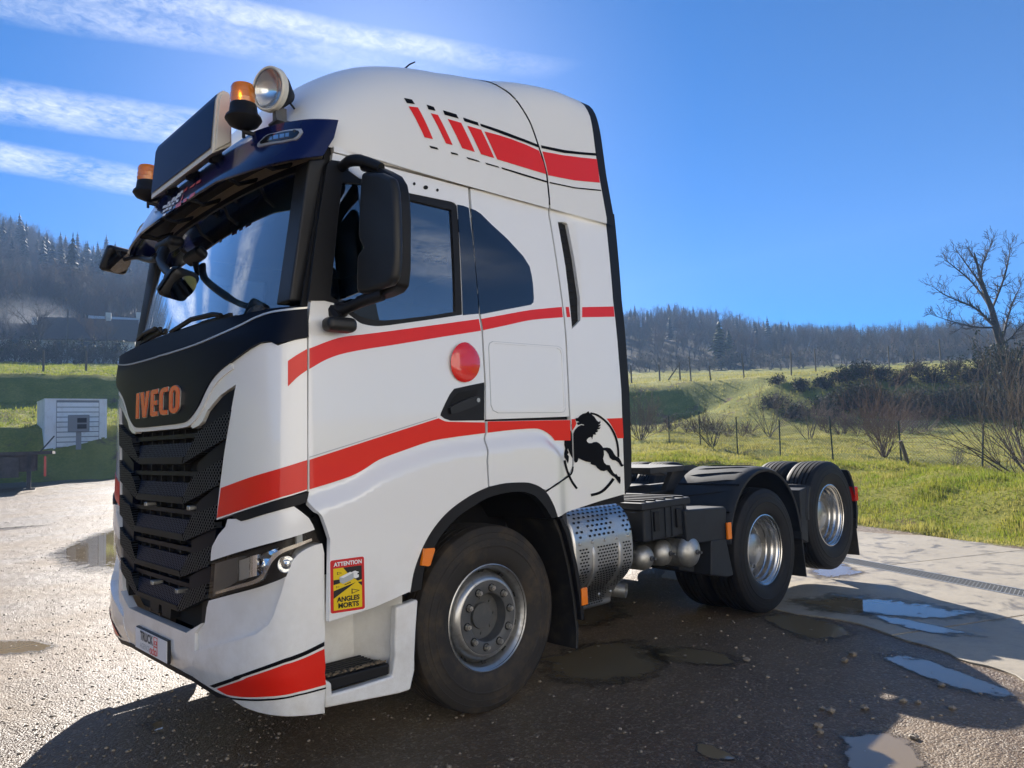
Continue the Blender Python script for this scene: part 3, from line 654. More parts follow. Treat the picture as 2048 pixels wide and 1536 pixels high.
sheet('handle_grip', [zS([(955, 555), (1000, 530), (1060, 505), (1110, 490), (1130, 500), (1128, 530), (1080, 555), (1000, 585), (960, 592)])], SB, .022, .018, M_['mirrorplastic'], hd, res=.03)
sheet('key_lock', [[(560+(1113+9*math.cos(t))/2.844, 620+(514+12*math.sin(t))/2.844) for t in np.linspace(0, 6.28, 12)[:-1]]], SB, .026, .01, M_['nut'], hd, res=.03)
def ell_(cx, cy, rx, ry, n=28): return [(cx+rx*math.cos(t), cy+ry*math.sin(t)) for t in np.linspace(0, 2*math.pi, n+1)[:-1]]
_dc = SB.inv(*zS([(1045, 298)])[0])
sheet('round_cap', [zS(ell(1045, 298, 84, 114))], SB, .004, .0015, mat('red_cap_gloss', (.70, .016, .012), .2, coat=1), door, res=.012, flat=True, offs=lambda a, b_: .03*np.sqrt(np.clip(1-((a-_dc[0])**2+(b_-_dc[1])**2)/.118**2, 0, 1)))
for (cx, cy, rx, ry) in ((713, 333, 10, 12), (800, 361, 18, 16), (889, 381, 10, 12)):
    sheet('bolt_hole', [zW(ell(cx, cy, rx, ry, 12))], SB, .003, .001, M_['gap'], door, res=.05)
dm = mirrored(door, truck)
for c in list(door.children):
    if c.name.startswith(('round', 'door_handle')): continue
    mirrored(c, dm)
sheet('door_pillar_trim', [zm([(285, 1545), (470, 1545), (512, 1100), (570, 600), (612, 300), (700, 205), (640, 120), (520, 105), (478, 160), (378, 800)])], SB, .004, .02, M_['black'], truck, res=.05, mirror=True)
# sticker "ATTENTION ANGLES MORTS"
stq = Z(640, 1090, 10.24)
def spt(u, v):                       # sticker coordinates 0..1 (right, up) -> skin point
    A_, B_, C_, D_ = [np.array(SB.inv(*p)) for p in stq([(190, 1420), (925, 1320), (910, 215), (185, 320)])]
    return tuple((A_*(1-u)+B_*u)*(1-v)+(D_*(1-u)+C_*u)*v)
_q = [np.array(SB.inv(*p)) for p in stq([(200, 1425), (930, 1315), (910, 215), (190, 310)])]
def spt(u, v): return tuple((_q[0]*(1-u)+_q[1]*u)*(1-v)+(_q[3]*(1-u)+_q[2]*u)*v)
def rr(u0, v0, u1, v1, r, asp=.66):
    out = []
    for (cx, cy, a0) in ((u1-r, v1-r*asp, 0), (u0+r, v1-r*asp, 90), (u0+r, v0+r*asp, 180), (u1-r, v0+r*asp, 270)):
        for i in range(5): a = rad(a0+22.5*i); out.append((cx+r*math.cos(a), cy+r*asp*math.sin(a)))
    return out
def sp_sheet(name, poly, off, matl, parent): return sheet(name, [[spt(*p) for p in poly]], SB, off, .0006, matl, parent, res=.05, px=False)
stk = sp_sheet('blind_spot_sticker', rr(0, 0, 1, 1, .07), .0012, M_['white_flat'], truck)
sp_sheet('sticker_border', rr(.02, .012, .98, .988, .06), .0022, M_['redv'], stk)
sp_sheet('sticker_field', [(.10, .06), (.90, .06), (.90, .83), (.10, .83)], .0032, M_['yellow'], stk)
for pz_ in ([(.37, .83), (.90, .83), (.90, .57), (.78, .55), (.52, .70)], [(.10, .62), (.30, .62), (.28, .55), (.10, .53)], [(.10, .42), (.72, .53), (.10, .28)], [(.78, .53), (.90, .53), (.90, .45)]):
    sp_sheet('sticker_wedge', pz_, .0042, M_['blackv'], stk)
sp_sheet('sticker_lorry', [(.26, .66), (.56, .735), (.66, .715), (.66, .60), (.36, .53), (.27, .57)], .0052, M_['greyv'], stk)
sp_sheet('sticker_lorry', [(.26, .66), (.56, .735), (.66, .715), (.37, .64)], .0062, M_['white_flat'], stk)
sp_sheet('sticker_lorry', [(.63, .735), (.71, .745), (.81, .715), (.81, .62), (.72, .60), (.66, .62)], .0052, M_['white_flat'], stk)
sp_sheet('sticker_lorry', [(.77, .70), (.82, .70), (.82, .67), (.77, .665)], .0064, M_['blackv'], stk)
sp_sheet('sticker_lorry', [(.40, .515), (.58, .55), (.58, .535), (.40, .50)], .0052, M_['blackv'], stk)
for (cx, cy, s_) in ((.27, .735, .07), (.22, .485, .05), (.72, .37, .12), (.86, .66, .05)):
    tri = [(cx-s_, cy-s_*.38), (cx+s_, cy), (cx-s_, cy+s_*.42)]; ti = [(cx-s_*.78, cy-s_*.24), (cx+s_*.6, cy), (cx-s_*.78, cy+s_*.28)]
    sheet('sticker_triangle', [[spt(*p) for p in tri], [spt(*p) for p in ti]], SB, .0042, .0006, M_['blackv'], stk, res=.05, px=False)
def sp_text(txt, u0, u1, v0, v1, matl, bold):
    V, F = text_mesh(txt, 1, bold); V = (V-V.min(0))/(V.max(0)-V.min(0)); ab = np.array([spt(u0+(u1-u0)*v[0], v0+(v1-v0)*v[1]) for v in V]); Q = SB.P(ab[:, 0], ab[:, 1])+SB.nrm(ab[:, 0], ab[:, 1])*.0058
    mesh_obj('sticker_text', Q, F, matl, stk)
sp_text('ATTENTION', .10, .90, .865, .945, M_['white_flat'], .035); sp_text('ANGLES', .18, .82, .205, .30, M_['blackv'], .035); sp_text('MORTS', .22, .80, .09, .185, M_['blackv'], .035)

# ---- rear cab side
rear_top = [(941, 377), (1096, 407), (1096.5, 430), (1112, 525), (1127, 636), (1131, 685), (1138, 833)]
rp_loop = rear_top+[(972.5, 839)]+zS([(1172, 420), (1154, 100), (1140, 20)])+[(943.5, 417)]
quarter = zW([(1145, 520), (1180, 534), (1220, 560), (1300, 640), (1420, 750), (1540, 880), (1590, 960), (1606, 1030), (1615, 1090), (1622, 1200), (1618, 1232), (1600, 1250), (1400, 1288), (1212, 1324), (1180, 950)])
sp = sheet('cab_side_panel', [rp_loop, quarter], SB, 0, .03, M_['white'], truck, res=.045)
sheet('quarter_window', [quarter], SB, .001, .01, M_['darkglass'], sp, res=.06)
sheet('stripe', [crs([(962, 638), (1010, 629), (1062, 620), (1123, 614)], 4)+crs([(1125, 634.5), (1062, 640), (1010, 651), (966, 660.5)], 4)], SB, .003, .0015, M_['red'], sp, res=.05)
hat = zS([(1187, 210), (1192, 190), (1210, 180), (1400, 195), (1580, 208), (1600, 222), (1608, 250), (1622, 560), (1612, 578), (1590, 582), (1240, 584), (1212, 570), (1200, 540)])
hat_in = [(lambda c, p: (c[0]+(p[0]-c[0])*.962, c[1]+(p[1]-c[1])*.95))(np.mean(hat, 0), p) for p in hat]
sheet('locker_hatch_frame', [hat, hat_in], SB, .004, .006, M_['white'], sp, res=.05)
hat_o = [(lambda c, p: (c[0]+(p[0]-c[0])*1.012, c[1]+(p[1]-c[1])*1.014))(np.mean(hat, 0), p) for p in hat]
sheet('locker_hatch_gap', [hat_o, hat], SB, .0015, .001, M_['greyv'], sp, res=.05)
spm = mirrored(sp, truck)
for c in list(sp.children): mirrored(c, spm)
pil = zW([(1040, 490), (1085, 498), (1128, 515), (1150, 700), (1180, 1000), (1204, 1318), (1082, 1330), (1070, 1000), (1055, 700)])
sheet('door_pillar_panel', [pil], SB, .001, .01, M_['darkglass'], door, res=.06)
low_loop = [(974, 842.5), (1140, 839.5), (1142, 864), (1144.5, 920), (1144.5, 935), (1136.5, 949.5), (1092, 981)]+crs(arch_o2[:7], 3)[::-1]+zS([(1192, 1000), (1184, 860), (1168, 740), (1175, 700)])
low_loop = [(974, 842.5), (1140, 839.5), (1142, 864), (1144.5, 920), (1144.5, 935), (1136.5, 949.5), (1092, 980)]+[p for p in crs(arch_o2, 3)[::-1] if p[1] < 979]+zS([(1192, 998), (1184, 860), (1168, 740), (1175, 700)])
lp_ = sheet('cab_lower_panel', [low_loop], SB, 0, .03, M_['white'], truck, res=.022, mirror=True)
sheet('stripe', [[(974.5, 843), (1139, 840), (1140, 862)]+[(1140, 881), (1108.5, 881)]+crs([(1103, 873), (1094.5, 866), (1082, 859.5), (1066, 857), (1020, 860), (974.5, 865.5)], 3)], SB, .005, .0015, M_['red'], lp_, res=.05)
defl_loop = [(1098.5, 410), (1150, 414.5), (1209, 421), (1226, 600), (1242.5, 780), (1249.5, 988), (1200, 1002), (1142, 1021), (1117, 1034)]+[p for p in crs(arch_o2, 3)[::-1] if p[1] > 983]+[(1094, 982), (1138.5, 951.5), (1147.5, 936), (1147.5, 920), (1144.5, 864), (1141, 835), (1134, 685), (1130, 636), (1115, 525), (1099.5, 430)]
vent = zW([(1803, 620), (1850, 624), (1875, 640), (1925, 900), (1968, 1200), (1972, 1370), (1945, 1400), (1912, 1432), (1900, 1300), (1860, 950)])
de = sheet('side_deflector', [defl_loop, vent], SB, 0, .03, M_['white'], truck, res=.045)
sheet('vent_grille', [vent], SB, -.02, .01, M_['gap'], de, res=.06)
va = [SB.inv(*p) for p in zW([(1830, 640), (1940, 1380)])]
for i in range(14):
    t = (i+.5)/14; x = va[0][0]*(1-t)+va[1][0]*t; z = va[0][1]*(1-t)+va[1][1]*t; m = MB(); m.box(x-.03, x+.03, .012+float(_By(x, z)), .03+float(_By(x, z)), z-.004, z+.004); m.build('vent_slat', M_['black'], de)
scoop = zW([(1850, 618), (1905, 622), (1935, 650), (1965, 900), (1985, 1200), (1985, 1340), (1972, 1370), (1968, 1200), (1925, 900), (1875, 640)])
sheet('vent_lip', [scoop], SB, .004, .02, M_['roofwhite'], de, res=.05)
sheet('stripe', [[(1131, 614), (1137, 614), (1140, 634), (1133.5, 634.5)]], SB, .003, .0015, M_['red'], de, res=.05)
sheet('stripe', [[(1162, 614.5), (1226.5, 613), (1228.5, 633.5), (1163.5, 634.5)]], SB, .003, .0015, M_['red'], de, res=.05)
sheet('deflector_edge', [[(1210, 421), (1219, 424), (1229, 428), (1244, 600), (1259, 780), (1263.6, 905), (1263, 967), (1251, 989), (1249.8, 988), (1243, 780), (1226.5, 600)]], SB, -.002, .03, M_['black'], de, res=.05)
# horse emblem and ring in black film
horse = [(448, 370), (450, 360), (478, 358), (505, 330), (540, 305), (585, 294), (605, 276), (618, 274), (622, 292), (650, 310), (690, 345), (715, 385), (740, 408), (757, 405), (762, 392), (768, 415), (760, 432), (735, 448), (768, 440), (765, 462), (735, 480), (768, 478), (755, 500), (720, 510), (738, 520), (725, 540), (700, 545), (712, 570), (690, 572), (672, 570), (672, 590), (665, 605), (662, 632), (655, 610), (640, 600), (610, 615), (590, 640), (595, 662), (620, 680), (655, 680), (680, 668), (715, 664), (750, 680), (780, 710), (800, 740), (850, 736), (890, 745), (920, 775), (940, 815), (965, 850), (1000, 862), (1025, 900), (1045, 950), (1068, 958), (1050, 980), (1030, 980), (1000, 930), (960, 900), (920, 895), (890, 870), (870, 820), (840, 780), (808, 770), (812, 830), (800, 880), (815, 930), (845, 958), (885, 962), (905, 1010), (935, 1060), (955, 1080), (970, 1072), (980, 1090), (990, 1105), (1020, 1110), (1025, 1160), (1018, 1205), (985, 1160), (950, 1115), (915, 1095), (880, 1060), (850, 1025), (810, 1038), (770, 1030), (730, 1000), (705, 965), (660, 955), (640, 945), (645, 925), (580, 915), (530, 895), (485, 870), (478, 905), (465, 925), (445, 930), (430, 905), (420, 560), (440, 510), (480, 470), (520, 448), (558, 455), (555, 442), (520, 435), (480, 450), (465, 425), (480, 415), (498, 412), (480, 400), (455, 398)]
em = sheet('horse_emblem', [zho(horse)], SB, .0055, .0015, M_['blackfilm'], truck, res=.03)
leg = [(330, 520), (345, 502), (375, 505), (395, 530), (402, 560), (408, 780), (412, 870), (395, 850), (372, 800), (350, 740), (345, 770), (362, 800), (345, 825), (365, 850), (360, 910), (352, 940), (330, 890), (305, 860), (305, 810), (318, 750), (306, 700), (312, 620)]
sheet('horse_emblem', [zho(leg)], SB, .0045, .0015, M_['blackfilm'], truck, res=.03)
def ringseg(pts, w_): 
    P_ = [np.array(p, float) for p in crs(pts, 5)]; L_, R_ = [], []
    for i, p in enumerate(P_):
        t = P_[min(i+1, len(P_)-1)]-P_[max(0, i-1)]; n = np.array([-t[1], t[0]])/np.hypot(*t); L_.append(tuple(p+n*w_/2)); R_.append(tuple(p-n*w_/2))
    return L_+R_[::-1]
for seg_, w_ in (([(640, 297), (720, 318), (800, 370), (880, 450), (940, 550), (980, 660), (995, 760), (998, 858)], 24), ([(310, 900), (330, 990), (365, 1090), (410, 1180), (468, 1262)], 26), ([(936, 1135), (880, 1210), (800, 1290), (730, 1325), (648, 1345)], 34), ([(72, 1300), (200, 1210), (365, 1100), (405, 1050), (418, 980)], 18)):
    sheet('emblem_ring', [zho(ringseg(seg_, w_))], SB, .0045, .0015, M_['blackfilm'], truck, res=.04)
sheet('stripe', [zho([(402, 372), (452, 374), (447, 395), (455, 402), (462, 430), (445, 470), (410, 520), (404, 450)])], SB, .003, .0015, M_['red'], de, res=.03)
sheet('stripe', [zho([(850, 366), (1052, 358), (1066, 618), (990, 618), (955, 530), (905, 440)])], SB, .003, .0015, M_['red'], de, res=.03)
dem = mirrored(de, truck)
for c in list(de.children): mirrored(c, dem)

# ---- wheel arch trim (front) with liner
arch_i = zA([(198, 700), (212, 590), (235, 515), (270, 450), (315, 370), (370, 300), (440, 230), (520, 175), (610, 120), (700, 90), (780, 76), (850, 75), (895, 88), (930, 105), (985, 165), (1010, 205), (1034, 245)])
at = sheet('wheel_arch_trim', [crs(arch_o, 3)+crs(arch_o2, 3)+crs(arch_i, 3)[::-1]], SB, .004, .05, M_['black'], truck, res=.05, mirror=True)
ai = [hit(u, v, 1, 0.02) for u, v in crs(arch_i, 2)]
m = MB(); n = len(ai); vs = [(p[0], .01, p[2]) for p in ai]+[(p[0]*.97, .62, p[2]-.02) for p in ai]
m.add(vs, [(i, i+1, n+i+1, n+i) for i in range(n-1)]); lin = m.build('wheel_arch_liner', M_['gap'], truck, smooth=True); mirrored(lin, truck)
m = MB(); m.box(-.62, .62, .60, .64, .62, 1.4); ob = m.build('wheel_arch_liner', M_['gap'], truck); mirrored(ob, truck)

# ---- step well below the door
def YZ(pts, y): return [(hit(u, v, 1, y)[0], hit(u, v, 1, y)[2]) for u, v in pts]
sk = [(649.5, 1358), (663.4, 1366), (664.4, 1388), (724, 1371), (784.5, 1351.7), (790, 1310), (789, 1290), (792, 1215), (809, 1208), (835, 1198), (836, 1203), (832, 1260), (829.5, 1313), (829.5, 1340), (820.7, 1380), (796, 1388), (648.5, 1417)]
P_ = YZ(sk, 0.0); m = MB(); m.prism(P_, 1, -.004, .05); st = m.build('step_skirt', M_['white'], truck, bevel=.012); mirrored(st, truck)
m = MB(); m.add([(-1.12, .0, .40), (-1.12, .0, .9), (-1.12, .27, .9), (-1.12, .27, .40), (-.80, .27, .9), (-.80, .27, .40), (-.66, .02, .9), (-.66, .02, .40)], [(3, 2, 4, 5), (5, 4, 6, 7), (0, 1, 2, 3)])
ob = m.build('step_well', M_['white'], truck, smooth=True, angle=60); mirrored(ob, truck)
m = MB(); m.prism([(-1.12, .03), (-.75, .015), (-.735, .10), (-.80, .25), (-1.12, .26)], 2, .40, .455)
tr = m.build('step_tread', M_['black'], truck, bevel=.01); 
for i in range(7):
    m = MB(); y = .05+.03*i; m.box(-1.10, -.78-.0*i, y, y+.012, .455, .463); m.build('tread_ridge', M_['mud'], tr)
rq = np.random.default_rng(3); m = MB()
for i in range(90):
    x_ = -1.08+.32*rq.random(); y_ = .035+.04*rq.random()**2; r_ = .004+.008*rq.random()
    m.lathe([(-.5*r_, 0), (0, r_), (.6*r_, .5*r_), (.8*r_, 0)], (x_, y_, .464), ax=2, seg=5)
mc_ = m.build('dried_mud', mat('dried_mud', (.17, .13, .085), .9), tr); mc_['kind'] = 'stuff'
mirrored(tr, truck)
m = MB(); m.box(-1.13, -.6, .3, .6, .35, 1.4); ob = m.build('step_inner', M_['gap'], truck); mirrored(ob, truck)
sheet('bumper_gap_cover', [[(600, 1000), (640, 1085), (640, 1250), (670, 1250), (672, 1078), (655, 1030), (620, 1000)]], SB, -.11, .01, M_['gap'], truck, res=.06)
for (u, v, nm) in ((852, 1112, 'side_marker'),):
    sheet('side_marker', [zA([(208, 437), (270, 432), (272, 445), (243, 542), (232, 550), (188, 545), (190, 525)])], SB, .022, .03, M_['amber'], truck, res=.03, mirror=True)

# ---- roof shell, rear roof deflector, decals
_seam = [(zz_, xx_) for xx_, zz_ in [(p[0], p[2]) for p in (SD.P(*[np.array([q]) for q in SD.inv(*s_)])[0] for s_ in [(1098, 398), (1093, 350), (1085, 318), (1073, 282), (1060, 246), (1042, 215)])]]
_seam.sort()
def seam_x(z): return np.interp(z, [q[0] for q in _seam]+[3.95, 4.05], [q[1] for q in _seam]+[min(q[1] for q in _seam)-.12, -.2])
_hp = np.concatenate([[-.045, -.03, -.015], np.linspace(0, math.pi/2, 50)]); phs = np.concatenate([_hp, math.pi-_hp[:-1][::-1]])
def roof_part(name, x0f, x1f, nx, off, matl):
    V, N_, F = [], [], []; 
    for ph in phs:
        pz0 = float(_D(np.array(.4), np.array(ph))[2]); a, b_ = x0f(pz0), x1f(pz0)
        for i in range(nx):
            t = i/(nx-1); xx = a+(b_-a)*t; ph2 = ph if ph <= math.pi/2 else math.pi-ph
            p = _D(np.array(xx), np.array(ph2)); n = SD.nrm(np.array(xx), np.array(ph2))
            if ph > math.pi/2: p = np.array([p[0], 2.5-p[1], p[2]]); n = n*np.array([1, -1, 1])
            V.append(p+n*off); N_.append(n)
    for j in range(len(phs)-1):
        for i in range(nx-1): F.append((j*nx+i, j*nx+i+1, (j+1)*nx+i+1, (j+1)*nx+i))
    return mesh_obj(name, V, F, matl, truck, normals=N_)
roof = roof_part('roof_fairing', lambda z: -1.125, lambda z: float(seam_x(z))-.004, 46, 0, M_['roofwhite'])
rdef = roof_part('roof_deflector', lambda z: float(seam_x(z))+.004, lambda z: np.interp(z, [3.1, 3.33, 3.54, 3.79, 3.9, 4.0], [1.16, 1.11, 1.07, 1.04, 1.0, .98]), 24, .006, M_['roofwhite'])
redge = roof_part('roof_deflector_edge', lambda z: np.interp(z, [3.1, 3.33, 3.54, 3.79, 3.9, 4.0], [1.16, 1.11, 1.07, 1.04, 1.0, .98]), lambda z: np.interp(z, [3.1, 3.42, 3.7, 3.9, 4.0], [1.25, 1.18, 1.14, 1.10, 1.05]), 6, .004, M_['black'])
m = MB(); m.box(-1.02, .56, .085, 2.415, 3.05, 3.12); m.box(.56, 1.12, .07, 2.43, 3.02, 3.14); m.build('roof_rail_and_leak_block', M_['gap'], truck)  # rear box added under the deflector to stop a sun leak
sheet('roof_side_rail', [[(666, 293), (880, 345), (1096, 401), (1096, 406), (941, 374), (800, 337), (667, 304.5)]], SB, .006, .03, M_['white'], truck, res=.05, mirror=True)
m = MB(); m.add([tuple(_D(np.array(.75), np.array(q))*1.0) for q in np.linspace(.02, math.pi/2, 14)]+[(.75, 1.25, 3.1)], [tuple(range(15))]); 
back_ = m.build('roof_back', M_['black'], truck)
for nm, mt_, pol in [('stripe', 'red', [(752, 332), (805, 338), (893, 522), (845, 512)]), ('stripe', 'red', [(882, 372), (922, 382), (1008, 557), (970, 547)]), ('stripe', 'red', [(980, 405), (1058, 428), (1138, 597), (1065, 575)]), ('stripe', 'red', [(1095, 445), (1175, 468), (1252, 633), (1175, 610)]),
        ('stripe', 'red', [(1195, 478), (1270, 497), (1350, 522), (1440, 556), (1513, 590), (1540, 660), (1556, 727), (1400, 680), (1270, 640)]),
        ('dash', 'blackfilm', [(725, 283), (770, 292), (787, 318), (742, 312)]), ('dash', 'blackfilm', [(857, 322), (898, 335), (908, 357), (868, 348)]), ('dash', 'blackfilm', [(953, 355), (1030, 378), (1043, 402), (962, 380)]), ('dash', 'blackfilm', [(1070, 397), (1155, 425), (1162, 444), (1078, 418)]),
        ('dash', 'blackfilm', [(1170, 432), (1300, 475), (1420, 520), (1512, 557), (1515, 573), (1420, 536), (1300, 493), (1175, 447)]),
        ('dash', 'blackfilm', [(873, 561), (918, 572), (925, 584), (880, 574)]), ('dash', 'blackfilm', [(997, 598), (1035, 607), (1042, 617), (1003, 609)]), ('dash', 'blackfilm', [(1090, 627), (1160, 648), (1168, 657), (1098, 638)]), ('dash', 'blackfilm', [(1200, 660), (1275, 682), (1282, 690), (1208, 670)]), ('dash', 'blackfilm', [(1295, 687), (1430, 728), (1562, 768), (1563, 777), (1430, 738), (1298, 696)])]:
    sheet(nm, [zT(pol)], SD, .004, .0015, M_[mt_], roof, res=.05, mirror=False)
for nm, mt_, pol in [('stripe', 'red', [(1530, 596), (1650, 618), (1760, 632), (1848, 641), (1866, 778), (1720, 765), (1564, 735), (1550, 665)]), ('dash', 'blackfilm', [(1522, 560), (1660, 588), (1760, 600), (1846, 606), (1848, 621), (1660, 605), (1525, 576)]), ('dash', 'blackfilm', [(1572, 774), (1720, 805), (1872, 820), (1872, 827), (1720, 812), (1572, 781)])]:
    sheet(nm, [zT(pol)], SD, .010, .0015, M_[mt_], rdef, res=.05)
m = MB(); p0 = SD.P(*[np.array([q]) for q in SD.inv(806, 131)])[0]; p1 = hit(830, 124, 1, p0[1]); m.tube([p0-np.array([.0, 0, .02]), p0+(p1-p0)*.55, p1], [.006, .005, .004], 6); m.build('antenna', M_['black'], truck)

# ---- sun visor, lamps, light box, beacons
vis = crs([(677, 240), (660, 238.5), (620, 238), (575, 244), (540, 252), (510, 262)], 3)
va_ = [SE.inv(*p) for p in vis]; vb_ = [SE.inv(*p) for p in crs([(646, 311), (610, 315), (560, 323), (520, 334), (480, 346.5), (433, 362)], 3)]
ztop = va_[-1][1]; zlow = vb_[-1][1]
vh = [(0, ztop+.0)]+va_[::-1]+[SE.inv(668, 276)]+vb_+[(0, zlow)]
visor = sheet('sun_visor', [vh+[(-a, b_) for a, b_ in vh[::-1]][1:-1]], SE, .0, .012, M_['navy'], truck, res=.05, px=False)
for (a, ) in ((.95,), (.62,), (.15,), (-.3,), (-.75,)):
    p = SE.P(np.array([a]), np.array([zlow+.03]))[0]; q = np.array(_C(np.array(a*.97), np.array(3.05)))
    m = MB(); m.tube([p+np.array([.01, 0, 0]), (p+q)/2-np.array([0, 0, .035]), q], .012, 6); m.build('visor_bracket', M_['black'], truck)
lp1 = zt6([(490, 890), (495, 865), (560, 795), (600, 770), (700, 745), (860, 715), (940, 712), (955, 740), (920, 790), (880, 820), (740, 850), (500, 895)])
dl = sheet('visor_lamp', [lp1], SE, .006, .01, M_['silver'], truck, res=.03)
c_ = np.mean(lp1, 0)
sheet('lamp_glass', [[(c_[0]+(p[0]-c_[0])*.86, c_[1]+(p[1]-c_[1])*.74) for p in lp1]], SE, .009, .002, M_['darkglass'], dl, res=.03)
for (x0, x1) in ((600, 650), (665, 715), (728, 775), (785, 822)):
    y0 = 800-(x0-600)*.17; sheet('led', [zt6([(x0, y0), (x1, y0-8), (x1, y0+32), (x0, y0+38)])], SE, .012, .003, M_['chrome'], dl, res=.02)
dlm = mirrored(dl, truck)
for c in list(dl.children): mirrored(c, dlm)
zv = Z(310, 330, 12.8)
for pol in ([(540, 1115), (555, 1025), (600, 985), (690, 940), (670, 1050)], [(730, 980), (745, 890), (830, 850), (815, 930)], [(875, 885), (920, 770), (1040, 700), (1020, 780)], [(880, 615), (960, 530), (1050, 470), (990, 560)], [(1060, 505), (1090, 430), (1185, 380), (1165, 450)], [(735, 720), (770, 640), (850, 560), (820, 650)], [(665, 960), (690, 860), (735, 740), (725, 850)]):
    sheet('visor_print', [zv(pol)], SE, .004, .001, M_['redprint'], visor, res=.05)
for (cx, cy) in ((250, 1280), (240, 1190), (320, 1140), (405, 1110), (310, 1060), (390, 1030), (475, 1000), (370, 975), (455, 930), (540, 890), (580, 930), (490, 870), (570, 830), (640, 790), (620, 760), (245, 1080), (700, 700)):
    sheet('visor_check', [zv([(cx-42, cy+45), (cx-22, cy-20), (cx+42, cy-48), (cx+22, cy+18)])], SE, .004, .001, M_['white_flat'], visor, res=.05)
# light box
lb_ = thing_part = None
m = MB(); prof = [(-1.36, 3.16), (-1.335, 3.475), (-1.322, 3.51), (-1.295, 3.535), (-1.265, 3.53), (-1.25, 3.505), (-1.25, 3.235), (-1.262, 3.222)]
m.prism([(x_, z_) for x_, z_ in prof], 1, .70, 1.68); box = m.build('light_box', M_['ivory'], truck, bevel=.006)
m = MB(); m.add([(-1.3635, .715, 3.195), (-1.3635, 1.665, 3.195), (-1.3375, 1.665, 3.47), (-1.3375, .715, 3.47), (-1.323, 1.665, 3.512), (-1.323, .715, 3.512), (-1.296, 1.665, 3.539), (-1.296, .715, 3.539)], [(0, 1, 2, 3), (3, 2, 4, 5), (5, 4, 6, 7)]); m.build('box_screen', M_['screen'], box, smooth=True, angle=60)
m = MB(); m.prism([(-1.345, 3.18), (-1.322, 3.47), (-1.31, 3.5), (-1.29, 3.515), (-1.27, 3.505), (-1.262, 3.48), (-1.262, 3.245)], 1, .690, .702); m.build('box_end_cap', M_['ivory'], box, bevel=.004)
for y in (.85, 1.2, 1.55):
    m = MB(); m.tube([(-1.29, y, 3.21), (-1.24, y, 3.17), (-1.19, y, 3.2)], .014, 6); m.box(-1.31, -1.25, y-.02, y+.02, 3.17, 3.23); m.build('box_bracket', M_['black'], box)
def beacon(c):
    root = MB(); root.lathe([(-.075, .0), (-.075, .02), (-.05, .075), (-.02, .095), (-.005, .09), (.01, .075), (.06, .068), (.065, .0)], c, ax=2, seg=28)
    o = root.build('warning_beacon', M_['black'], truck, smooth=True, angle=40)
    g = MB(); g.lathe([(.06, .066), (.085, .069), (.088, .066), (.115, .067), (.118, .064), (.15, .064), (.165, .057), (.168, .0)], c, ax=2, seg=28); g.build('amber_dome', M_['beacon'], o, smooth=True, angle=30)
    s = MB(); s.tube([(c[0], c[1], c[2]-.07), (c[0], c[1], c[2]-.12)], .009, 6); s.tube([(c[0], c[1], c[2]-.085), (c[0]+.09, c[1]-.03, c[2]-.10)], .012, 6); s.build('beacon_arm', M_['black'], o)
bcn = hit(487, 232, 1, .50); beacon(bcn); beacon((bcn[0]-.005, 2.0, bcn[2]))
def spot(c, d):
    c = np.array(c, float); d = np.array(d, float); d /= np.linalg.norm(d)
    M4 = Vector((0, -1, 0)).rotation_difference(Vector(d)).to_matrix().to_4x4(); M4.translation = Vector(c)
    def T(mb):
        mb.v = [tuple(M4 @ Vector(v)) for v in mb.v]; return mb
    h = MB(); h.lathe([(-.008, .108), (.01, .112), (.05, .098), (.11, .055), (.14, .035), (.15, .0)], ax=1, seg=36); o = T(h).build('spotlight', M_['black'], truck, smooth=True, angle=40)
    r = MB(); r.lathe([(-.02, .102), (-.024, .11), (-.016, .117), (.014, .117), (.014, .108)], ax=1, seg=36, closed=True); T(r).build('bezel', M_['ivory'], o, smooth=True, angle=40)
    g = MB(); g.lathe([(-.030, .0), (-.028, .05), (-.021, .103)], ax=1, seg=36); T(g).build('lens', M_['clear'], o, smooth=True, angle=60)
    f = MB(); f.lathe([(.045, .0), (.04, .03), (.02, .075), (-.01, .103)], ax=1, seg=36); T(f).build('reflector', M_['reflector'], o, smooth=True, angle=60)
    b = MB(); b.box(c[0]+.02, c[0]+.08, c[1]-.02, c[1]+.02, c[2]-.17, c[2]-.09); b.box(c[0]+.01, c[0]+.1, c[1]-.05, c[1]+.05, c[2]-.178, c[2]-.168); b.build('lamp_bracket', M_['hub'], o)
    w = MB(); w.tube([(c[0]+.11, c[1], c[2]-.04), (c[0]+.15, c[1]-.01, c[2]-.09), (c[0]+.13, c[1]-.02, c[2]-.17)], .006, 6); w.build('lamp_cable', M_['black'], o)
sc_ = hit(541, 179, 1, .36); spot(sc_, (-.93, -.30, -.10)); sf = hit(283, 405, 1, 2.22); spot((sc_[0]-.02, 2.14, sc_[2]-.05), (-.95, .1, -.1))

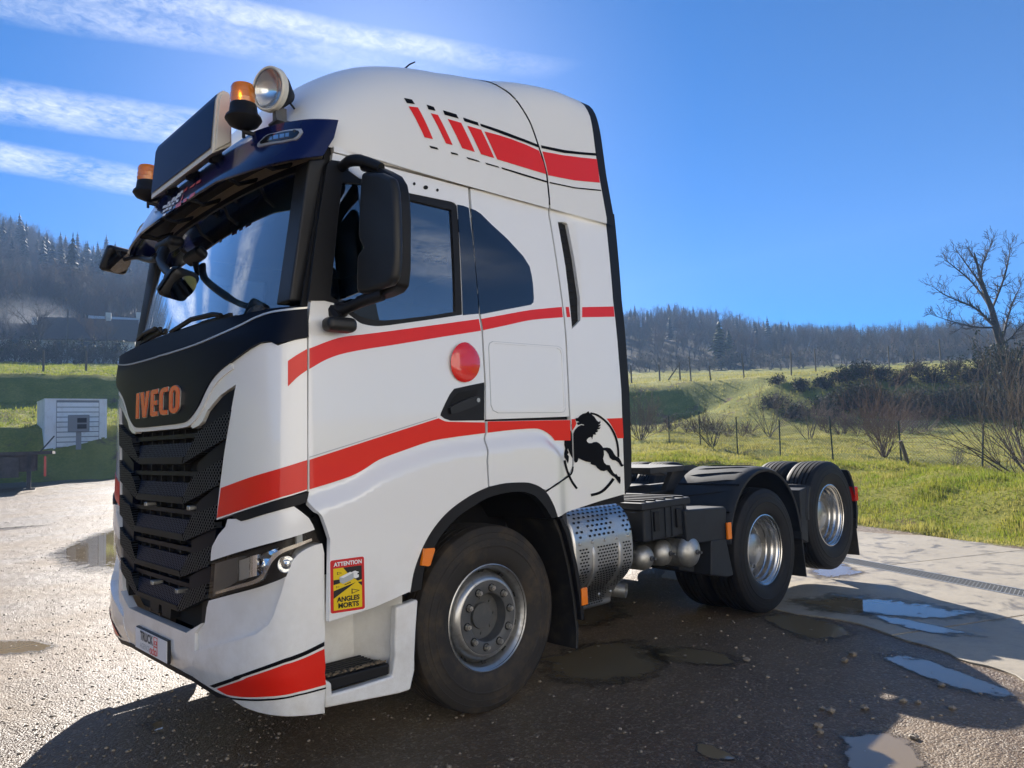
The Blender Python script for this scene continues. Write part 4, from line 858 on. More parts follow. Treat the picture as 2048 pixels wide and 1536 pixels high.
# ---- mirrors
def plate_x(name, px_poly, x0, depth, matl, parent, bevel=.02, fit=None):
    if fit: px_poly = [(fit[0]+(u-fit[0])*(fit[2]-fit[0])/(fit[1]-fit[0]) if u > fit[0] else u, v) for u, v in px_poly]
    P_ = [hit(u, v, 0, x0) for u, v in px_poly]; m = MB(); m.prism([(p[1], p[2]) for p in P_], 0, x0, x0+depth); return m.build(name, matl, parent, bevel=bevel, seg=3)
mroot = plate_x('side_mirror', zm([(800, 110), (900, 120), (1100, 190), (1200, 235), (1262, 320), (1290, 450), (1305, 700), (1300, 1200), (1280, 1380), (1220, 1445), (1100, 1490), (800, 1560), (760, 1500), (1100, 1400), (1190, 1340), (1215, 1200), (1200, 500), (1170, 330), (1080, 260), (830, 210)]), -.93, .085, M_['black'], truck, .015, fit=(700, 816, 796))
cov = zm([(830, 215), (812, 420), (800, 600), (788, 880), (800, 930), (836, 1000), (795, 1050), (775, 1100), (770, 1470), (900, 1462), (1150, 1385), (1205, 1330), (1228, 1150), (1235, 1000), (1225, 600), (1212, 400), (1185, 275), (1050, 222)])
cv = plate_x('mirror_cover', cov, -.975, .055, M_['mirrorplastic'], mroot, .027, fit=(708, 801, 790))
P_ = [hit(u, v, 0, -.84) for u, v in zm([(850, 260), (850, 1440), (1180, 1340), (1190, 300)])]
m = MB(); m.prism([(p[1], p[2]) for p in P_], 0, -.847, -.840); m.build('mirror_pane', M_['mirrorglass'], mroot)
ta = hit(688, 330, 1, .02); m = MB(); tp = [hit(684, 334, 1, .03), hit(700, 322, 1, -.05), hit(728, 322, 1, -.15), hit(762, 336, 1, -.25)]; tp = [np.array(p) for p in tp]
m.tube(crs(tp, 4), [.026]*4+[.030]*4+[.026]*5, 10); m.build('mirror_arm', M_['black'], mroot, smooth=True, angle=60)
lo = [hit(672, 622, 1, .03), hit(690, 618, 1, -.05), hit(725, 603, 1, -.16), hit(765, 590, 1, -.26)]
m = MB(); m.tube(crs([np.array(p) for p in lo], 4), [.04]*4+[.028]*9, 10); m.build('mirror_arm', M_['black'], mroot, smooth=True, angle=60)
mm = mirrored(mroot, truck)
for c in list(mroot.children): mirrored(c, mm)
kc = hit(681, 650, 1, -.07); m = MB(); m.box(kc[0]-.085, kc[0]+.075, kc[1]-.05, kc[1]+.05, kc[2]-.036, kc[2]+.036); km = m.build('kerb_mirror', M_['mirrorplastic'], truck, bevel=.03, seg=4)
m = MB(); m.tube([kc+np.array([.01, .03, .03]), kc+np.array([.0, .09, .09])], .03, 8); m.build('mirror_foot', M_['black'], km, smooth=True)
mirrored(km, truck)
# front mirrors hanging from the far top corner of the windscreen
fb = np.array(hit(372, 500, 0, -1.36)); m = MB()
m.obox(hit(338, 490, 0, -1.30), (1, 0, 0), (0, 1, 0), (0, 0, 1), .05, .14, .032)
fm = m.build('front_mirror_bracket', M_['black'], truck, bevel=.03, seg=3)
f1 = np.array(hit(233, 520, 1, 2.62)); f2 = np.array(hit(357, 568, 0, -1.58))
m = MB(); m.tube(crs([np.array(hit(325, 497, 0, -1.33)), np.array(hit(308, 520, 0, -1.38)), np.array(hit(275, 515, 1, 2.35)), f1+np.array([.04, -.05, 0])], 4), [.022]*4+[.019]*4+[.015]*5, 8); m.build('mirror_arm', M_['black'], fm, smooth=True, angle=60)
m = MB(); m.tube(crs([np.array(hit(330, 500, 0, -1.36)), np.array(hit(322, 525, 0, -1.42)), np.array(hit(345, 552, 0, -1.52)), f2+np.array([.03, 0, .03])], 4), [.030]*4+[.024]*4+[.018]*5, 8); m.build('mirror_arm', M_['black'], fm, smooth=True, angle=60)
def head(c, d, w_, h_, name):
    d = np.array(d, float); d /= np.linalg.norm(d); r = np.cross(d, (0, 0, 1)); r /= np.linalg.norm(r); u = np.cross(r, d)
    m = MB(); m.obox(c, r, u, d, w_, h_, .035); o = m.build(name, M_['mirrorplastic'], fm, bevel=.05, seg=4)
    g = MB(); P_ = [np.array(c)+d*.0365+r*w_*.86*math.cos(t)*min(1, 1.0)+u*h_*.86*math.sin(t) for t in np.linspace(0, 2*math.pi, 25)[:-1]]; g.add(P_, [tuple(range(24))]); g.build('mirror_pane', M_['mirrorglass'], o)
head(f1, (.35, -.85, -.55), .105, .10, 'front_mirror'); head(f2, (.45, -.6, -.6), .10, .085, 'front_mirror')

# ---- wipers
for pts in ([(288, 680), (300, 668), (322, 658)], [(355, 665), (395, 640), (440, 630), (455, 632)]):
    P_ = [SCn.P(*[np.array([q]) for q in SCn.inv(*p)])[0] for p in pts]; P_ = [p+np.array([-.035, 0, .0]) for p in P_]
    m = MB(); m.tube(P_, .014, 6); w_ = m.build('wiper', M_['black'], truck, smooth=True)
    m = MB(); a, b_ = P_[0], P_[-1]; m.obox((a+b_)/2+np.array([.02, 0, -.012]), (b_-a)/np.linalg.norm(b_-a), (1, 0, 0), (0, 0, 1), np.linalg.norm(b_-a)*.62, .008, .016); m.build('wiper_blade', M_['black'], w_)

# ---- cab interior
m = MB(); m.prism([(-1.34, 2.18), (-1.30, 2.2), (-1.0, 2.16), (-.8, 2.02), (-.75, 1.6), (-1.3, 1.6)], 1, .09, 2.41); m.build('dashboard', M_['interior'], truck, bevel=.03)
def seat(y):
    m = MB(); m.box(-.55, 0, y-.26, y+.26, 1.75, 1.9); o = m.build('seat', M_['seat'], truck, bevel=.05, seg=3)
    m = MB(); m.obox((.02, y, 2.25), (math.cos(.15), 0, -math.sin(.15)), (0, 1, 0), (math.sin(.15), 0, math.cos(.15)), .07, .25, .36); m.build('seat_back', M_['seat'], o, bevel=.06, seg=3)
    m = MB(); m.obox((.09, y, 2.70), (1, 0, 0), (0, 1, 0), (0, 0, 1), .05, .14, .11); hd_ = m.build('headrest', M_['seat'], o, bevel=.04, seg=3)
    return o
seat(.55); seat(1.95)
m = MB(); t_ = np.linspace(0, 2*math.pi, 25); cst = np.array([-.72, .6, 2.16]); m.tube([cst+.22*np.array([math.sin(a)*.55, math.cos(a), math.sin(a)*.83]) for a in t_], .016, 8, caps=False); m.tube([cst, (-1.0, .6, 1.9)], .04, 8); m.box(-.75, -.69, .40, .80, 2.13, 2.17); m.build('steering_wheel', M_['interior'], truck, smooth=True)
m = MB()
m.box(.42, .46, .12, 2.38, 1.4, 3.08); m.build('sleeper_curtain', M_['curtain'], truck)
m = MB(); m.box(-1.02, -.98, .25, 1.15, 2.86, 3.04); m.box(-1.02, -.98, 1.35, 2.25, 2.86, 3.04); m.build('roller_blind', M_['interior2'], truck, bevel=.02)
m = MB(); m.box(-.9, .42, .15, 2.35, 2.98, 3.06); m.build('headliner', M_['interior2'], truck, bevel=.03)
ph = hit(862, 519, 1, .42)
text_on('seat_emblem', 'IVECO', .05, (ph[0]-.07, .405, ph[2]-.02), (1, 0, 0), (0, 0, 1), M_['greyv'], truck, bold=.02)

# ---- wheels
def tyre(name, matl, parent, dx=0, dy=0, dz=0, hw=.157):
    R = .535; pr = [(-.118, .297), (-.130, .305), (-.145, .33), (-.155, .37), (-.1575, .405), (-.1605, .409), (-.1605, .416), (-.157, .42), (-.154, .45), (-.1555, .452), (-.1545, .459), (-.152, .46), (-.147, .485), (-.149, .488), (-.146, .492), (-.140, .512), (-.132, .523), (-.118, .5295)]
    tread = []
    for g in (-.085, -.043, 0, .043, .085): tread += [(g-.007, R-.0015*abs(g)/.04), (g-.005, R-.014), (g+.005, R-.014), (g+.007, R-.0015*abs(g)/.04)]
    pr = pr+tread+[(-y, r) for y, r in pr[::-1]]; pr = [(y*hw/.157, r) for y, r in pr]
    m = MB(); m.lathe(pr, ax=1, seg=96); o = m.build(name, matl, parent, smooth=True, angle=28); o.location = (dx, dy, dz); return o
def front_wheel(c, side):
    w = thing('front_wheel', None, None, c); w.parent = truck
    if side > 0: w.rotation_euler = (0, 0, math.pi)
    tyre('tyre', M_['rubber'], w)
    m = MB(); m.lathe([(-.128, .294), (-.133, .300), (-.130, .306), (-.118, .300), (-.112, .285), (-.095, .276), (-.03, .268), (.02, .262), (.1, .27), (.12, .30)], ax=1, seg=72); rm = m.build('rim', M_['steel'], w, smooth=True, angle=50)
    m = MB(); m.lathe([(-.035, .269), (-.05, .262), (-.075, .252), (-.10, .240), (-.116, .226), (-.122, .212), (-.120, .205)], ax=1, seg=72); m.build('disc', M_['steel'], w, smooth=True, angle=60)
    for i in range(10):
        a = 2*math.pi*(i+.5)/10; m = MB(); m.obox((.262*math.cos(a), -.068, .262*math.sin(a)), (math.cos(a), -.45, math.sin(a)), (-math.sin(a), 0, math.cos(a)), (0, 1, 0), .014, .016, .004); m.build('slot', M_['hole'], w)
    m = MB(); m.lathe([(-.116, .212), (-.124, .207), (-.124, .145), (-.120, .139), (-.085, .134), (-.055, .132), (-.05, .075), (-.068, .072), (-.070, .0)], ax=1, seg=60); m.build('hub', M_['hub'], w, smooth=True, angle=40)
    for i in range(10):
        a = 2*math.pi*i/10+.15; cx, cz = .1675*math.cos(a), .1675*math.sin(a)
        m = MB(); m.lathe([(-.125, .024), (-.1265, .024), (-.1265, .0)], (cx, 0, cz), ax=1, seg=16); m.build('nut_seat', M_['gap'], w)
        m = MB(); m.lathe([(-.124, .018), (-.132, .018), (-.132, .0155), (-.150, .0145), (-.150, .009), (-.158, .008), (-.158, 0)], (cx, 0, cz), ax=1, seg=6); m.build('wheel_nut', M_['nut'], w)
    for i in range(8):
        a = 2*math.pi*i/8; m = MB(); m.lathe([(-.05, .01), (-.058, .009), (-.058, 0)], (.103*math.cos(a), 0, .103*math.sin(a)), ax=1, seg=8); m.build('hub_bolt', M_['hub'], w)
    return w
front_wheel((0, .225, .533), -1); front_wheel((0, 2.275, .533), 1)
def dual(c, side):
    w = thing('rear_wheel', None, None, c); w.parent = truck
    if side > 0: w.rotation_euler = (0, 0, math.pi)
    tyre('tyre', M_['rubberblk'], w); tyre('inner_tyre', M_['rubberblk'], w, 0, .345, 0)
    m = MB(); m.lathe([(-.126, .290), (-.132, .296), (-.130, .304), (-.118, .299), (-.110, .287), (-.098, .283), (-.088, .272), (-.06, .268), (-.045, .258), (-.01, .254), (.0, .247), (.045, .243), (.06, .235)], ax=1, seg=72); m.build('rim', M_['alu'], w, smooth=True, angle=25)
    m = MB(); m.lathe([(.058, .240), (.065, .225), (.06, .20), (.055, .145), (.03, .14), (-.02, .135), (-.03, .12), (-.032, .0)], ax=1, seg=60); m.build('disc', M_['steel'], w, smooth=True, angle=40)
    for i in range(10):
        a = 2*math.pi*(i+.5)/10; m = MB(); m.lathe([(.0605, .026), (.0575, .026), (.0575, 0)], (.207*math.cos(a), 0, .207*math.sin(a)), ax=1, seg=16); m.build('hand_hole', M_['hole'], w)
        a = 2*math.pi*i/10; m = MB(); m.lathe([(.056, .017), (.03, .015), (.03, 0)], (.1675*math.cos(a), 0, .1675*math.sin(a)), ax=1, seg=6); m.build('wheel_nut', M_['nut'], w)
    m = MB(); m.lathe([(.22, .30), (.25, .26), (.35, .25), (.47, .30)], ax=1, seg=40); m.build('inner_rim', M_['hub'], w, smooth=True)
    return w
W1, W2, ZT = 3.157, 4.500, .7066
d0 = dual((W1, .165, .533), -1)
for (x_, z_) in ((W1, .533), (W2, ZT)):
    for (y_, s_) in ((.165, -1), (2.335, 1)):
        if (x_, y_) == (W1, .165): continue
        c = copy_tree(d0, truck); c.location = (x_, y_, z_); c.rotation_euler = (0, 0, math.pi if s_ > 0 else 0)
m = MB(); m.tube([(0, .3, .533), (0, 2.2, .533)], .06, 10); m.tube([(W1, .3, .533), (W1, 2.2, .533)], .10, 12); m.tube([(W2, .3, ZT), (W2, 2.2, ZT)], .08, 12); m.lathe([(-.2, .0), (-.16, .16), (.0, .22), (.16, .16), (.2, 0)], (W1, 1.25, .533), ax=1, seg=24); m.build('axles', M_['chassis'], truck, smooth=True)

# ---- chassis, fifth wheel
for y in (.84, 1.58):
    m = MB(); m.prism([(y, .76), (y+.08, .76), (y+.08, .775), (y+.01, .775), (y+.01, 1.015), (y+.08, 1.015), (y+.08, 1.03), (y, 1.03)], 0, -1.2, 5.15); m.build('frame_rail', M_['chassis'], truck)
m = MB()
for x_ in (.9, 1.7, 2.5, 3.8, 5.1): m.box(x_-.05, x_+.05, .90, 1.6, .79, 1.0)
m.build('cross_members', M_['chassis'], truck, bevel=.01)
m = MB(); t5 = 1.265; m.add([(2.62, .82, t5), (2.62, 1.68, t5), (3.05, 1.75, t5), (3.25, 1.72, t5), (3.72, 1.62, t5-.09), (3.72, 1.38, t5-.09), (3.30, 1.31, t5), (3.30, 1.19, t5), (3.72, 1.12, t5-.09), (3.72, .88, t5-.09), (3.25, .78, t5), (3.05, .75, t5)], [])
top_ = list(m.v); m2 = MB(); nb = len(top_); m2.add(top_+[(a, b_, c-.05) for a, b_, c in top_], [tuple(range(nb)), tuple(range(nb, 2*nb))[::-1]]+[(i, (i+1) % nb, nb+(i+1) % nb, nb+i) for i in range(nb)])
fw = m2.build('fifth_wheel', M_['chassis'], truck)
m = MB(); m.prism([(2.8, 1.03), (3.35, 1.03), (3.2, t5-.04), (2.95, t5-.04)], 1, .80, .86); m.prism([(2.8, 1.03), (3.35, 1.03), (3.2, t5-.04), (2.95, t5-.04)], 1, 1.64, 1.70); m.box(2.6, 3.4, .8, 1.7, 1.03, 1.05); m.build('fifth_wheel_mount', M_['chassis'], fw, bevel=.006)
m = MB(); m.box(1.35, 2.45, .72, 1.78, 1.035, 1.055); m.build('catwalk', M_['chassis'], truck); 
m = MB(); m.tube([(1.3, 1.0, 1.5), (1.5, 1.05, 1.25), (1.8, 1.1, 1.18), (2.3, 1.1, 1.2)], .02, 8); m.tube([(1.3, 1.3, 1.6), (1.5, 1.25, 1.3), (1.9, 1.3, 1.16), (2.4, 1.2, 1.22)], .016, 8); m.build('air_lines', M_['black'], truck, smooth=True)

m = MB(); m.box(-1.15, .55, .92, 1.58, .42, 1.3); m.box(.55, 1.5, 1.02, 1.48, .45, .95); m.box(1.5, 2.75, .95, 1.55, .42, .80); m.build('engine_and_sun_block', M_['chassis'], truck, bevel=.04)  # unseen underbody boxes, added to block sunlight passing under the truck
m = MB(); m.box(.72, 2.25, 1.78, 2.46, .36, 1.02); m.build('fuel_tank', M_['tank'], truck, bevel=.09, seg=4)  # far-side tank out of view, added to stop sun passing below
m = MB(); m.box(-1.1, -.62, 1.9, 2.2, .33, .8); m.build('step_inner', M_['gap'], truck)
# ---- flap behind the front wheel
fl = [(.53, 1.05), (.58, .95), (.64, .75), (.68, .55), (.70, .35), (.69, .22), (.665, .22), (.675, .35), (.655, .55), (.615, .75), (.555, .95), (.50, 1.05)]
m = MB(); m.prism(fl, 1, .03, .50); ob = m.build('front_mudguard_rear', M_['mud'], truck, bevel=.006); mirrored(ob, truck)
m = MB(); m.prism([(.52, 1.06), (.58, .95), (.64, .75), (.685, .5), (.69, .40), (.72, .40), (.715, .55), (.675, .75), (.615, .95), (.56, 1.06)], 1, -.005, .045); ob = m.build('mudguard_edge', M_['black'], truck, bevel=.006); mirrored(ob, truck)
m = MB(); m.box(.695, .755, -.012, .012, .49, .60); ob = m.build('side_marker', M_['amber'], truck, bevel=.006); mirrored(ob, truck)

# ---- exhaust silencer box with perforated shields
SX0, SX1 = .70, 1.33
sil_prof = [(.60, 1.10), (.30, 1.10), (.17, 1.075), (.09, 1.01), (.055, .92), (.045, .85), (.045, .74), (.06, .66), (.12, .575), (.20, .50), (.26, .42), (.30, .36), (.60, .36)]
sp_ = crs(sil_prof, 4); m = MB(); m.prism(sp_, 0, SX0, SX1); sil = m.build('exhaust_silencer', M_['stainless'], truck, bevel=.03, seg=3, angle=50)
sl = np.concatenate([[0], np.cumsum([math.hypot(sp_[i+1][0]-sp_[i][0], sp_[i+1][1]-sp_[i][1]) for i in range(len(sp_)-1)])])
def _SL(x, l):
    l = np.asarray(l, float); x = np.asarray(x, float); return np.stack([x+0*l, np.interp(l, sl, [p[0] for p in sp_])+0*x, np.interp(l, sl, [p[1] for p in sp_])+0*x], -1)
def holes(name, xs, ls, hx, hl, stag, keep=lambda x, l: True):
    V, F = [], []
    for j, l in enumerate(ls):
        for x_ in xs:
            xx = x_+(stag if j % 2 else 0)
            if not keep(xx, l): continue
            p = _SL(np.array([xx]), np.array([l]))[0]; q = _SL(np.array([xx, xx]), np.array([l-.01, l+.01])); t = (q[1]-q[0]); t /= np.linalg.norm(t)+1e-9; n = np.cross(t, (1, 0, 0)); n /= np.linalg.norm(n); n = n*(1 if n@np.array([0, -.5, .5 if l < .6 else -.1]) > 0 else -1)
            k = len(V); c8 = [(-1, -.5), (-.5, -1), (.5, -1), (1, -.5), (1, .5), (.5, 1), (-.5, 1), (-1, .5)]
            V += [p+n*.0022+np.array([1, 0, 0])*a*hx+t*b_*hl for a, b_ in c8]; F.append(tuple(range(k, k+8)))
    o = mesh_obj(name, V, F, M_['hole'], sil); o['kind'] = 'stuff'; return o
Ls = sl[-1]
holes('shield_holes', np.arange(SX0+.05, SX1-.03, .048), np.arange(.22, .66, .033), .0125, .008, .024, keep=lambda x_, l: l < .52 or (x_ < .80 or x_ > 1.22 or (x_ > .86 and x_ < 1.12)))
holes('shield_holes', np.concatenate([np.arange(SX0+.06, SX0+.15, .03), np.arange(.94, 1.13, .03), np.arange(1.21, 1.29, .03)]), np.arange(.73, 1.10, .021), .0105, .0055, .015)
holes('shield_holes', np.arange(SX0+.04, 1.2, .027), np.arange(1.10, 1.24, .019), .010, .005, .0135)
for x_ in (SX0+.19, 1.165):
    P_ = [_SL(np.array([x_]), np.array([l]))[0] for l in np.linspace(.72, 1.08, 12)]; m = MB(); m.tube(P_, [.003]+[.013]*10+[.003], 8); m.build('pressed_rib', M_['stainless'], sil, smooth=True)
P_ = [_SL(np.array([x_]), np.array([.675]))[0] for x_ in np.linspace(SX0+.01, SX1-.01, 4)]; m = MB()
for x_ in np.linspace(SX0+.06, SX1-.06, 5):
    for l in (.69, 1.16):
        p = _SL(np.array([x_]), np.array([l]))[0]; m.lathe([(-.008, 0), (-.006, .012), (.004, .014)], p, ax=1, seg=10)
m.build('shield_bolts', M_['stainless'], sil, smooth=True)
V, F = text_mesh('IVECO', 1, .02); V = (V-V.min(0))/(V.max(0)-V.min(0)); Q = [_SL(np.array([.86+.27*v[0]]), np.array([1.33-.055*v[1]]))[0]+np.array([0, -.004, -.002]) for v in V]; mesh_obj('pressed_letters', Q, F, M_['tank'], sil)
m = MB(); m.tube([(1.25, .5, .47), (1.38, .34, .45), (1.44, .22, .44)], .055, 14, caps=False); ob = m.build('tailpipe', M_['tank'], sil, smooth=True)
# ---- battery box
m = MB(); m.box(1.46, 2.02, .05, .80, .79, 1.055); bb = m.build('battery_box', M_['grey'], truck, bevel=.02, seg=3)
m = MB(); m.box(1.42, 2.04, .03, .80, 1.02, 1.075); m.build('box_lid', M_['grey'], bb, bevel=.012)
for x_ in (1.50, 1.62, 1.74, 1.86, 1.98): m = MB(); m.box(x_-.015, x_+.015, .06, .78, 1.075, 1.088); m.build('lid_rib', M_['grey'], bb, bevel=.005)
for x_ in (1.60, 1.88): m = MB(); m.box(x_-.03, x_+.03, .030, .05, .86, 1.0); m.build('box_clip', M_['black'], bb, bevel=.006)
for x_ in (1.55, 1.72, 1.80, 1.97): m = MB(); m.box(x_-.006, x_+.006, .040, .052, .80, 1.02); m.build('box_rib', M_['grey'], bb)
m = MB(); m.tube([(1.75, .9, 1.08), (2.25, .9, 1.08)], .055, 16); m.build('air_dryer_pipe', M_['silver'], truck, smooth=True, angle=60)
# ---- air tanks
for (u, v, r, y0) in ((1292, 1116, .092, .14), (1330, 1106, .10, .16), (1383, 1103, .122, .03)):
    c = hit(u, v, 1, y0); m = MB(); prf = [(.65, 0), (.65, r*.8), (.62, r), (.10, r), (.075, r*.985), (.07, r*1.012), (.045, r*.98), (.02, r*.86), (.003, r*.66), (-.012, r*.4), (-.018, 0)]
    m.lathe(prf, (c[0]+.0, y0-.03, c[2]), ax=1, seg=32); tk = m.build('air_tank', M_['tank'], truck, smooth=True, angle=40)
    m = MB(); m.lathe([(-.02, .02), (-.03, .02), (-.032, .011), (-.06, .010), (-.06, 0)], (c[0]+.0, y0-.03, c[2]-.0), ax=1, seg=10); m.build('drain_valve', M_['hub'], tk)
# ---- rear mudguards
def guard(cx, cz, R, a0, a1, y0, y1, name='mudguard'):
    m = MB(); n = 26; vs = []; 
    for i in range(n+1):
        a = rad(a0+(a1-a0)*i/n)
        for (yy, rr_) in ((y0, R-.045), (y0-.004, R-.02), (y0+.03, R), (y0+.1, R+.006), (y1-.02, R+.006), (y1, R-.02)): vs.append((cx+rr_*math.cos(a), yy, cz+rr_*math.sin(a)))
    fs = [(i*6+j, i*6+j+1, (i+1)*6+j+1, (i+1)*6+j) for i in range(n) for j in range(5)]
    m.add(vs, fs); o = m.build(name, M_['grey'], truck, smooth=True, angle=50); sm = o.modifiers.new('thick', 'SOLIDIFY'); sm.thickness = .008; sm.offset = -1
    return o
Rg = .63; g1 = guard(W1, .60, Rg+.02, 175, 2, .005, .64)
for a in (62, 74, 86, 98, 110, 122, 134):
    aa = rad(a); m = MB(); P_ = [(W1+(Rg+.024)*math.cos(aa+.02*k), .09+.47*k/6, .60+(Rg+.024)*math.sin(aa+.02*k)) for k in range(7)]; m.tube(P_, [.002]+[.010]*5+[.002], 6); m.build('guard_rib', M_['grey'], g1, smooth=True)
g1m = guard(W1, .60, Rg+.02, 175, 2, 2.495, 1.86)
m = MB(); m.prism([(2.02, .97), (2.49, .955), (2.53, .9), (2.56, .6), (2.585, .40), (2.50, .395), (2.05, .50)], 1, .17, .62); fb_ = m.build('mudguard_front', M_['grey'], truck, bevel=.015); mirrored(fb_, truck)
m = MB(); m.prism([(1.93, .985), (2.50, .96), (2.53, .94), (2.50, .70), (1.95, .72)], 1, .015, .5); m.prism([(2.28, .72), (2.50, .71), (2.585, .40), (2.50, .395), (2.25, .45)], 1, .015, .2); ob = m.build('mudguard_box', M_['grey'], fb_, bevel=.015)
m = MB(); m.box(2.485, 2.545, -.012, .01, .70, .835); m.build('side_marker', M_['amber'], truck, bevel=.006)
for (a) in (128, 152):
    aa = rad(a); m = MB(); m.tube([(W1+(Rg+.03)*math.cos(aa), .015+.6*k/6, .6+(Rg+.03)*math.sin(aa)) for k in range(7)], .008, 6); m.build('guard_strap', M_['black'], g1)
guard(W2, ZT+.03, .60, 182, 150, .005, .64); guard(W2, ZT+.03, .60, 182, 150, 2.495, 1.86); 
guard(W2, ZT+.03, .59, 42, -22, .005, .64); guard(W2, ZT+.03, .59, 42, -22, 2.495, 1.86)
m = MB(); m.prism([(3.80, .55), (3.93, .50), (3.96, .95), (3.98, 1.02), (3.82, 1.0)], 1, .01, .60); ob = m.build('mudguard_bridge', M_['grey'], truck, bevel=.012); mirrored(ob, truck)
for (x_, z0, z1) in ((3.84, .20, .62), (5.06, .24, .62)):
    m = MB(); m.prism([(x_-.03, z1), (x_-.015, z1), (x_+.03, z0), (x_+.015, z0)], 1, .02, .62); ob = m.build('mud_flap', M_['mud'], truck); mirrored(ob, truck)
m = MB(); m.box(5.03, 5.10, -.005, .4, .80, .95); ob = m.build('tail_light', M_['redlens'], truck, bevel=.01); mirrored(ob, truck)
# ================================================================== the ground and the country around
rng = np.random.default_rng(11)
C2 = CAM[:2]
PROF = {   # azimuth seen from the yard: (distance, height) profile of the land
 10: [(0, 0), (10.9, 0), (11.9, .08), (13.9, .52), (16.4, .45), (21, .12), (30, .6), (42, 1.1), (47, 1.8), (52, 4.2), (58, 5.2), (80, 6.7), (130, 10.5), (160, 13), (240, 19), (330, 22), (700, 24), (1600, 26)],
 17: [(0, 0), (12.0, 0), (13.0, .09), (15.1, .60), (17.6, .60), (22, .38), (31, .75), (42, 1.2), (47, 2.0), (52.5, 4.5), (59, 5.4), (80, 7.0), (130, 11), (160, 14), (240, 23), (330, 26), (700, 28), (1600, 28)],
 25: [(0, 0), (13.8, 0), (14.8, .12), (16.6, .68), (19, .74), (23, .65), (32, .9), (42, 1.3), (47, 2.3), (53, 4.8), (60, 5.7), (80, 7.2), (130, 11.6), (160, 15.5), (240, 27.5), (330, 31), (700, 32), (1600, 32)],
 36: [(0, 0), (17.5, 0), (18.5, .2), (20.3, .85), (24, 1.02), (30, 1.13), (42, 1.7), (55, 2.3), (59.5, 5.3), (62, 5.7), (100, 9.5), (130, 12.3), (160, 19), (240, 37), (330, 43), (700, 46), (1600, 46)],
 50: [(0, 0), (20, 0), (24, .5), (42, 1.6), (52, 3), (57, 6), (100, 10), (140, 16), (240, 44), (330, 58), (700, 66), (1600, 66)],
 64: [(0, 0), (30, .1), (33, .8), (42, 2.5), (52, 4.5), (56, 6.4), (90, 10.5), (140, 24), (260, 62), (400, 76), (700, 80), (1600, 80)],
 76: [(0, 0), (20, 0), (33, .33), (40, .37), (40.8, .5), (42.4, 2.9), (52, 4.7), (53.4, 6.5), (85, 10.4), (105, 12.6), (160, 28), (260, 57.5), (400, 75), (700, 90), (1600, 90)],
 82: [(0, 0), (20, 0), (33, .33), (40, .37), (40.8, .5), (42.4, 2.9), (52, 4.7), (53.4, 6.5), (85, 10.4), (105, 12.8), (160, 31), (260, 67), (400, 83), (700, 98), (1600, 98)],
 110: [(0, 0), (40, .3), (48, 3), (60, 6), (100, 12), (160, 30), (260, 72), (400, 92), (700, 98), (1600, 98)],
 150: [(0, 0), (50, 0), (70, 3), (100, 8), (180, 26), (300, 55), (700, 70), (1600, 70)],
 185: [(0, 0), (60, 0), (150, 3), (300, 14), (700, 26), (1600, 26)],
 270: [(0, 0), (60, 0), (200, 2), (400, 12), (700, 24), (1600, 24)],
 340: [(0, 0), (14, 0), (20, .5), (60, 2), (150, 8), (300, 16), (700, 22), (1600, 22)]}
_az = sorted(PROF); _az2 = [_az[-1]-360]+_az+[_az[0]+360]
def _smooth_prof(pr):
    return np.array([p[0] for p in pr], float), np.array([p[1] for p in pr], float)
_pp = {a: _smooth_prof(PROF[a]) for a in PROF}
def vnoise(x, y, s, seed=0):
    """cheap value noise"""
    x = np.asarray(x, float)/s; y = np.asarray(y, float)/s; xi = np.floor(x).astype(int); yi = np.floor(y).astype(int); fx = x-xi; fy = y-yi
    fx = fx*fx*(3-2*fx); fy = fy*fy*(3-2*fy)
    def hsh(a, b):
        h = (a*374761393+b*668265263+seed*69069) & 0xffffffff; h = ((h ^ (h >> 13))*1274126177) & 0xffffffff; return ((h ^ (h >> 16)) & 0xffff)/65535.0
    return (hsh(xi, yi)*(1-fx)+hsh(xi+1, yi)*fx)*(1-fy)+(hsh(xi, yi+1)*(1-fx)+hsh(xi+1, yi+1)*fx)*fy
def edge_of(az):           # where the yard ends and grass begins
    return np.interp(az, [-20, 10, 14, 17, 19.5, 22, 25, 36, 50, 64, 76, 82, 110, 150, 185, 270, 340], [14, 10.9, 11.45, 12.0, 12.55, 13.1, 13.9, 17.5, 21, 30, 40.2, 40.2, 40, 50, 60, 60, 14])
def height(x, y, rough=True):
    x = np.asarray(x, float); y = np.asarray(y, float); dx = x-C2[0]; dy = y-C2[1]; d = np.hypot(dx, dy); az = np.degrees(np.arctan2(dy, dx)) % 360
    z = np.zeros_like(d); 
    for i in range(len(_az2)-1):
        a0, a1 = _az2[i], _az2[i+1]
        for sh in (0, -360):
            q = az+sh; k = (q >= a0) & (q < a1)
            if not k.any(): continue
            t = (q[k]-a0)/(a1-a0); t = t*t*(3-2*t); p0 = _pp[a0 % 360]; p1 = _pp[a1 % 360]
            z[k] = np.interp(d[k], *p0)*(1-t)+np.interp(d[k], *p1)*t
    if rough:
        e = np.clip((d-edge_of(az))/2.5, 0, 1)
        z = z+e*((vnoise(x, y, 1.3, 3)-.5)*.24+(vnoise(x, y, .5, 5)-.5)*.12+(vnoise(x, y, 6, 6)-.5)*.25*np.clip((d-30)/30, 0, 1)+(vnoise(x, y, 30, 7)-.5)*4*np.clip((d-110)/100, 0, 1))
    return z
def hgt(x, y): return float(height(np.array([x]), np.array([y]))[0])
def at_dist(u, v, d):
    """point at horizontal distance d along the pixel's direction"""
    r = pray(u, v); k = d/math.hypot(r[0], r[1]); return CAM+r*k
